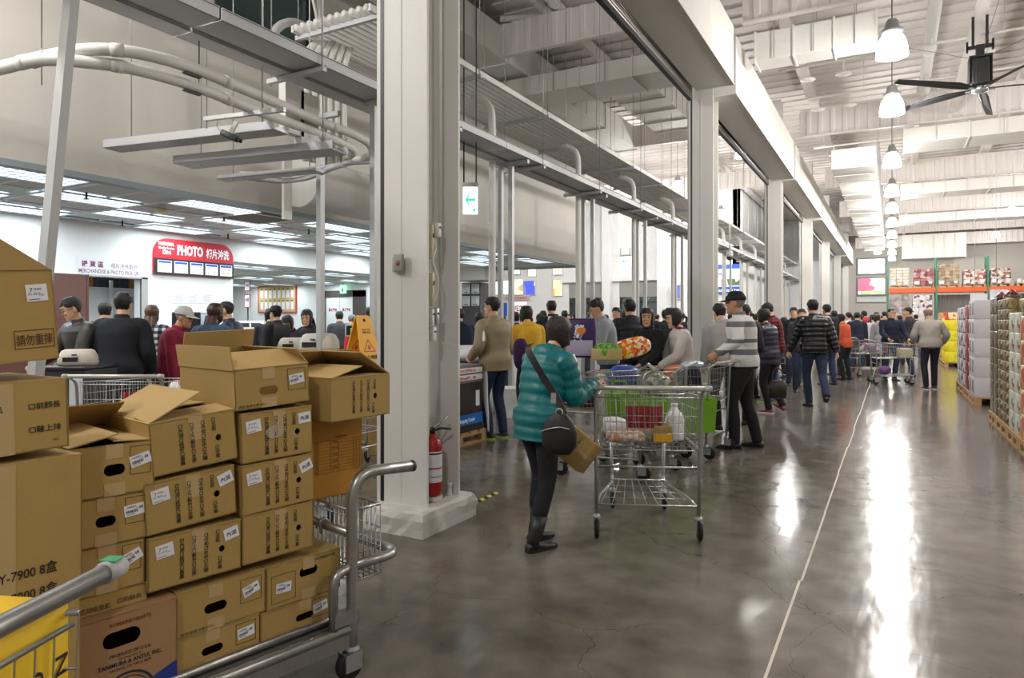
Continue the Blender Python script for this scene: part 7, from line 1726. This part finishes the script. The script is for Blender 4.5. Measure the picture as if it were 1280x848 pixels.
load('low white cases at the right end of the rack', 1271,1290,350,zt, [(226,222,220),(206,196,200)], None, 3)
load('grey wrapped cases under the orange beam, left pallet', 1111,1137,368,0.0, [(170,160,156),(190,182,178),(150,140,138)], None, 8)
load('white striped cases under the orange beam, second pallet', 1140,1166,369,0.0, [(230,226,224),(210,200,204),(120,96,100),(236,232,230)], None, 8, sc=7)
o = MB(); corrugated(o, xs[1]+.1, xs[3], YR+1.3, 0.1, zb-.1, .25, .03); o = o.build('rack_backing', mat('grey ribbed sheet', (150,146,142), .6)); tag(o, 'grey ribbed sheet behind the lower rack bay', 'panel')
# ---- goods along the right side of the aisle
def row_pack(name, label, cat, m, x0, x1, y0, y1, z0, z1, group, extra=None, r=.012):
    M = T(((x0+x1)/2,(y0+y1)/2,z0)); hx, hy = (x1-x0)/2, (y1-y0)/2
    t = thing(name, label, cat, M, group) if extra else None
    o = MB().rbx(-hx,hx,-hy,hy,0,z1-z0-.002,r).build(name if not extra else 'carton_body', m, t, None if extra else M)
    if extra: extra(t, hx, hy, z1-z0); return t
    return tag(o, label, cat, group)
def floor_pallet(label, x0, x1, y0, y1):
    t = thing('pallet', label, 'pallet', T((x0,y0,0)), 'pallets along the aisle'); o = pallet(t, 0, x1-x0, 0, y1-y0); o.name = 'deck'; return t
XA = 1.2
yA = [onX(px, 400, XA).y for px in (1235.5, 1244, 1258, 1272.5, 1290)]
LAB = ['black and gold gift packs','olive brown trays','pale green packs','orange bags']
floor_pallet('wooden pallet under the black and gold packs by the aisle', XA, XA+1.1, yA[1], yA[0]); floor_pallet('wooden pallet under the olive brown trays by the aisle', XA, XA+1.1, yA[2], yA[1]-.03); floor_pallet('wooden pallet under the pale green packs by the aisle', XA, XA+1.1, yA[3], yA[2]-.03); floor_pallet('wooden pallet under the orange bags at the right edge', XA, XA+1.1, yA[4], yA[3]-.03)
BG = blotch_mat('black gold pack', [(36,30,26),(70,60,40),(140,120,70),(30,26,24),(196,186,160)], 22, .3); OL = blotch_mat('olive tray', [(120,100,56),(150,128,80),(70,58,40),(186,170,120)], 16, .5); PG = blotch_mat('pale green pack', [(186,190,166),(214,212,196),(120,130,100),(160,110,60),(226,224,214)], 12, .4); OB = blotch_mat('orange bag', [(226,110,30),(200,60,30),(240,150,50),(236,220,190)], 12, .35)
def stack(m, name, cat, label, y0, y1, nz, ny, ztop, group, depth=.5):
    for k in range(nz):
        for j in range(ny):
            a_ = y0+(y1-y0)*j/ny; b_ = y0+(y1-y0)*(j+1)/ny; z0 = .142+(ztop-.142)*k/nz; z1 = .142+(ztop-.142)*(k+1)/nz
            row_pack(name, label, cat, m, XA+.02, XA+1.08, a_+.004, b_-.004, z0, z1, group)
stack(BG, 'gift_pack', 'gift pack', 'black and gold wrapped pack stacked on a pallet beside the aisle', yA[1], yA[0], 7, 2, 1.72, 'black and gold packs')
stack(OL, 'food_tray', 'tray pack', 'olive brown tray pack in the tall stack between black and pale packs', yA[2], yA[1]-.03, 12, 2, 1.68, 'olive tray packs')
stack(PG, 'food_pack', 'food pack', 'pale green bottle pack in the stack next to the orange bags', yA[3], yA[2]-.03, 6, 2, 1.50, 'pale green packs')
stack(OB, 'orange_bag', 'bag', 'orange bag of fruit in the stack at the right edge', yA[4], yA[3]-.03, 5, 1, 1.46, 'orange bags')
for px, y_, m, lb in ((1252,376,WOODD,'small dark red gift basket on top of the olive trays, left'),(1265,377,WOODD,'small dark red gift basket on top of the olive trays, right')):
    q = onX(px, y_, XA+.3); t = thing('gift_basket', lb, 'basket', T((q.x,q.y,1.68))); MB().lathe([(.08,0),(.1,.04),(.11,.1),(.1,.1),(.08,.03)],16,caps=True).build('basket', WOODD, t); MB().lathe([(.09,.09),(.05,.15),(.01,.18)],14).build('wrapped_top', mat('ruby wrap', (110,30,36), .3), t)
o = MB().rbx(-.4,.4,-.28,.28,0,.16,.02).build('display_tray', OL, None, T((XA+.5,(yA[2]+yA[3])/2,1.502))); tag(o, 'yellow brown tray lying on the pale green packs', 'tray pack')
# white cartons
def wc(label, x0, x1, y0, y1, z0, z1, group):
    def ex(t, hx, hy, h):
        MB().text('FRESH FRUIT', FY(V((-hx*.55,-hy-.001,h*.55))), .03, w=hx*1.0).text('PRODUCE', FY(V((-hx*.35,-hy-.001,h*.35))), .025, w=hx*.6).text('12 kg', FY(V((-hx*.3,-hy-.001,h*.12))), .02, w=hx*.4).build('print', mat('faint red print', (196,150,150), .7), t)
        m3 = MB()
        for s in (-.55,.25): m3.rbx(-hx-.002,-hx+.01,hy*s,hy*(s+.3),h*.2,h*.85,.004)
        m3.build('side_slot', BLACK, t)
    row_pack('white_carton', label, 'carton', mat('white carton', (206,202,206), .7), x0, x1, y0, y1, z0, z1, group, ex, .006)
yw = onX(1218, 400, XA).y; hz_ = [.14, .47, .80, 1.12, 1.44, 1.76]
floor_pallet('wooden pallet under the white cartons', XA, XA+1.0, yw, yw+.95)
for k in range(5):
    for j in range(2): wc('white carton beside the aisle, %s from the floor, %s row' % (('lowest','second','third','fourth','topmost')[k], ('front','rear')[j]), XA+.0, XA+.95, yw+.46*j, yw+.46*j+.45, hz_[k], hz_[k+1], 'white cartons by the aisle')
y2 = yw+1.0
for i, (nm, cols, ztop, yl_, nz) in enumerate((('red and white packs',[(150,34,40),(206,190,190),(120,24,30),(170,60,60)],1.70,1.0,6),('white and purple packs',[(214,210,220),(110,80,120),(236,232,236),(60,50,60)],1.68,1.7,6),('yellow cartons',[(236,220,30),(240,226,40),(226,206,20)],1.44,2.0,4),('tan and red boxes',[(206,150,90),(190,60,50),(226,206,176)],1.70,1.8,5))):
    if i == 2: y2 = 25.0
    xo = .22 if i > 1 else 0
    mm = blotch_mat('stack '+nm, cols, 9, .5); floor_pallet('wooden pallet under the %s farther down the aisle' % nm, XA+xo, XA+1.1+xo, y2, y2+yl_)
    for k in range(nz):
        z0 = .142+(ztop-.142)*k/nz; row_pack('goods_layer', '%s beyond the white cartons, %s layer from the floor' % (nm, ('lowest','second','third','fourth','fifth','sixth')[k]), 'pallet layer', mm, XA+.02+xo, XA+1.08+xo, y2+.01, y2+yl_-.01, z0, .142+(ztop-.142)*(k+1)/nz, 'layers beyond the white cartons')
    y2 += yl_+.06
for px, y0, y1, D, lb in ((1222,367,378,15,'blank white placard above the white cartons'),(1247,362,377,11.5,'blank white placard above the black and gold packs')):
    a, b = onD(px-9,y1,D), onD(px+12,y0,D); t = thing('placard', lb, 'sign', T(a) @ rotz(TH)); MB().bx(0,(21)*D/FPX,-.01,.01,0,b.z-a.z).build('sheet', PAPER, t); MB().cyl((.1,0,0),(.1,0,-(a.z-1.7) if a.z > 1.7 else -.02),.01,n=6).cyl((.1,0,b.z-a.z),(.1,0,b.z-a.z+2),.004,n=5).build('post', GALV, t)
# ================================================================= lamps, world, camera
def add_light(name, kind, loc, energy, color=(1,1,1), size=0.4, size_y=None, rot=(0,0,0), spread=None):
    l = bpy.data.lights.new(name, kind); l.energy = energy; l.color = color
    if kind == 'AREA':
        l.size = size
        if size_y: l.shape = 'RECTANGLE'; l.size_y = size_y
        else: l.shape = 'DISK'
        if spread: l.spread = spread
    else: l.shadow_soft_size = size
    o = bpy.data.objects.new(name, l); o.location = loc; o.rotation_euler = rot; C.objects.link(o)
    return o
WARM = (1.0, 0.972, 0.945); COOL = (0.88, 0.97, 1.0)
for q in LAMPS:
    x, y, z = q[:3]; k = q[3] if len(q) > 3 else 1.0
    add_light('lamp_light', 'POINT', (x, y, z-0.36), LAMP_W*k, WARM, 0.12)
add_light('planting_fill_light', 'POINT', ((da.x+dd.x)/2, YH+1.2, 3.9), 450, COOL, 0.2)  # added fill light that brightens the planting outside the doors, no lamp modelled
for (x, y, z, lx, ly, w) in TUBES:
    add_light('tube_and_fill_light', 'AREA', (x, y, z-0.012), w, COOL, lx, ly)
add_light('tube_and_fill_light', 'AREA', (XP-1.6, 6.2, HS-0.05), 25, COOL, 0.3, 1.2)  # added fill to brighten the stock room, belongs to no ceiling fitting
w = bpy.data.worlds.new('world'); w.use_nodes = True; bpy.context.scene.world = w
w.node_tree.nodes['Background'].inputs[0].default_value = (0.92, 0.94, 1.0, 1); w.node_tree.nodes['Background'].inputs[1].default_value = 0.25
cam = bpy.data.cameras.new('camera'); co = bpy.data.objects.new('camera', cam); C.objects.link(co)
co.location = (0, 0, EYE); co.rotation_euler = (PI/2, 0, TH)
cam.sensor_width = 36; cam.lens = FPX/1280*36; cam.clip_start = 0.05; cam.clip_end = 300
cam.shift_x = 0; cam.shift_y = -(424-HY)/1280
sc = bpy.context.scene; sc.camera = co
sc.view_settings.view_transform = 'Standard'; sc.view_settings.look = 'None'; sc.view_settings.gamma = 1; sc.view_settings.use_curve_mapping = False
sc.view_settings.exposure = EXPO
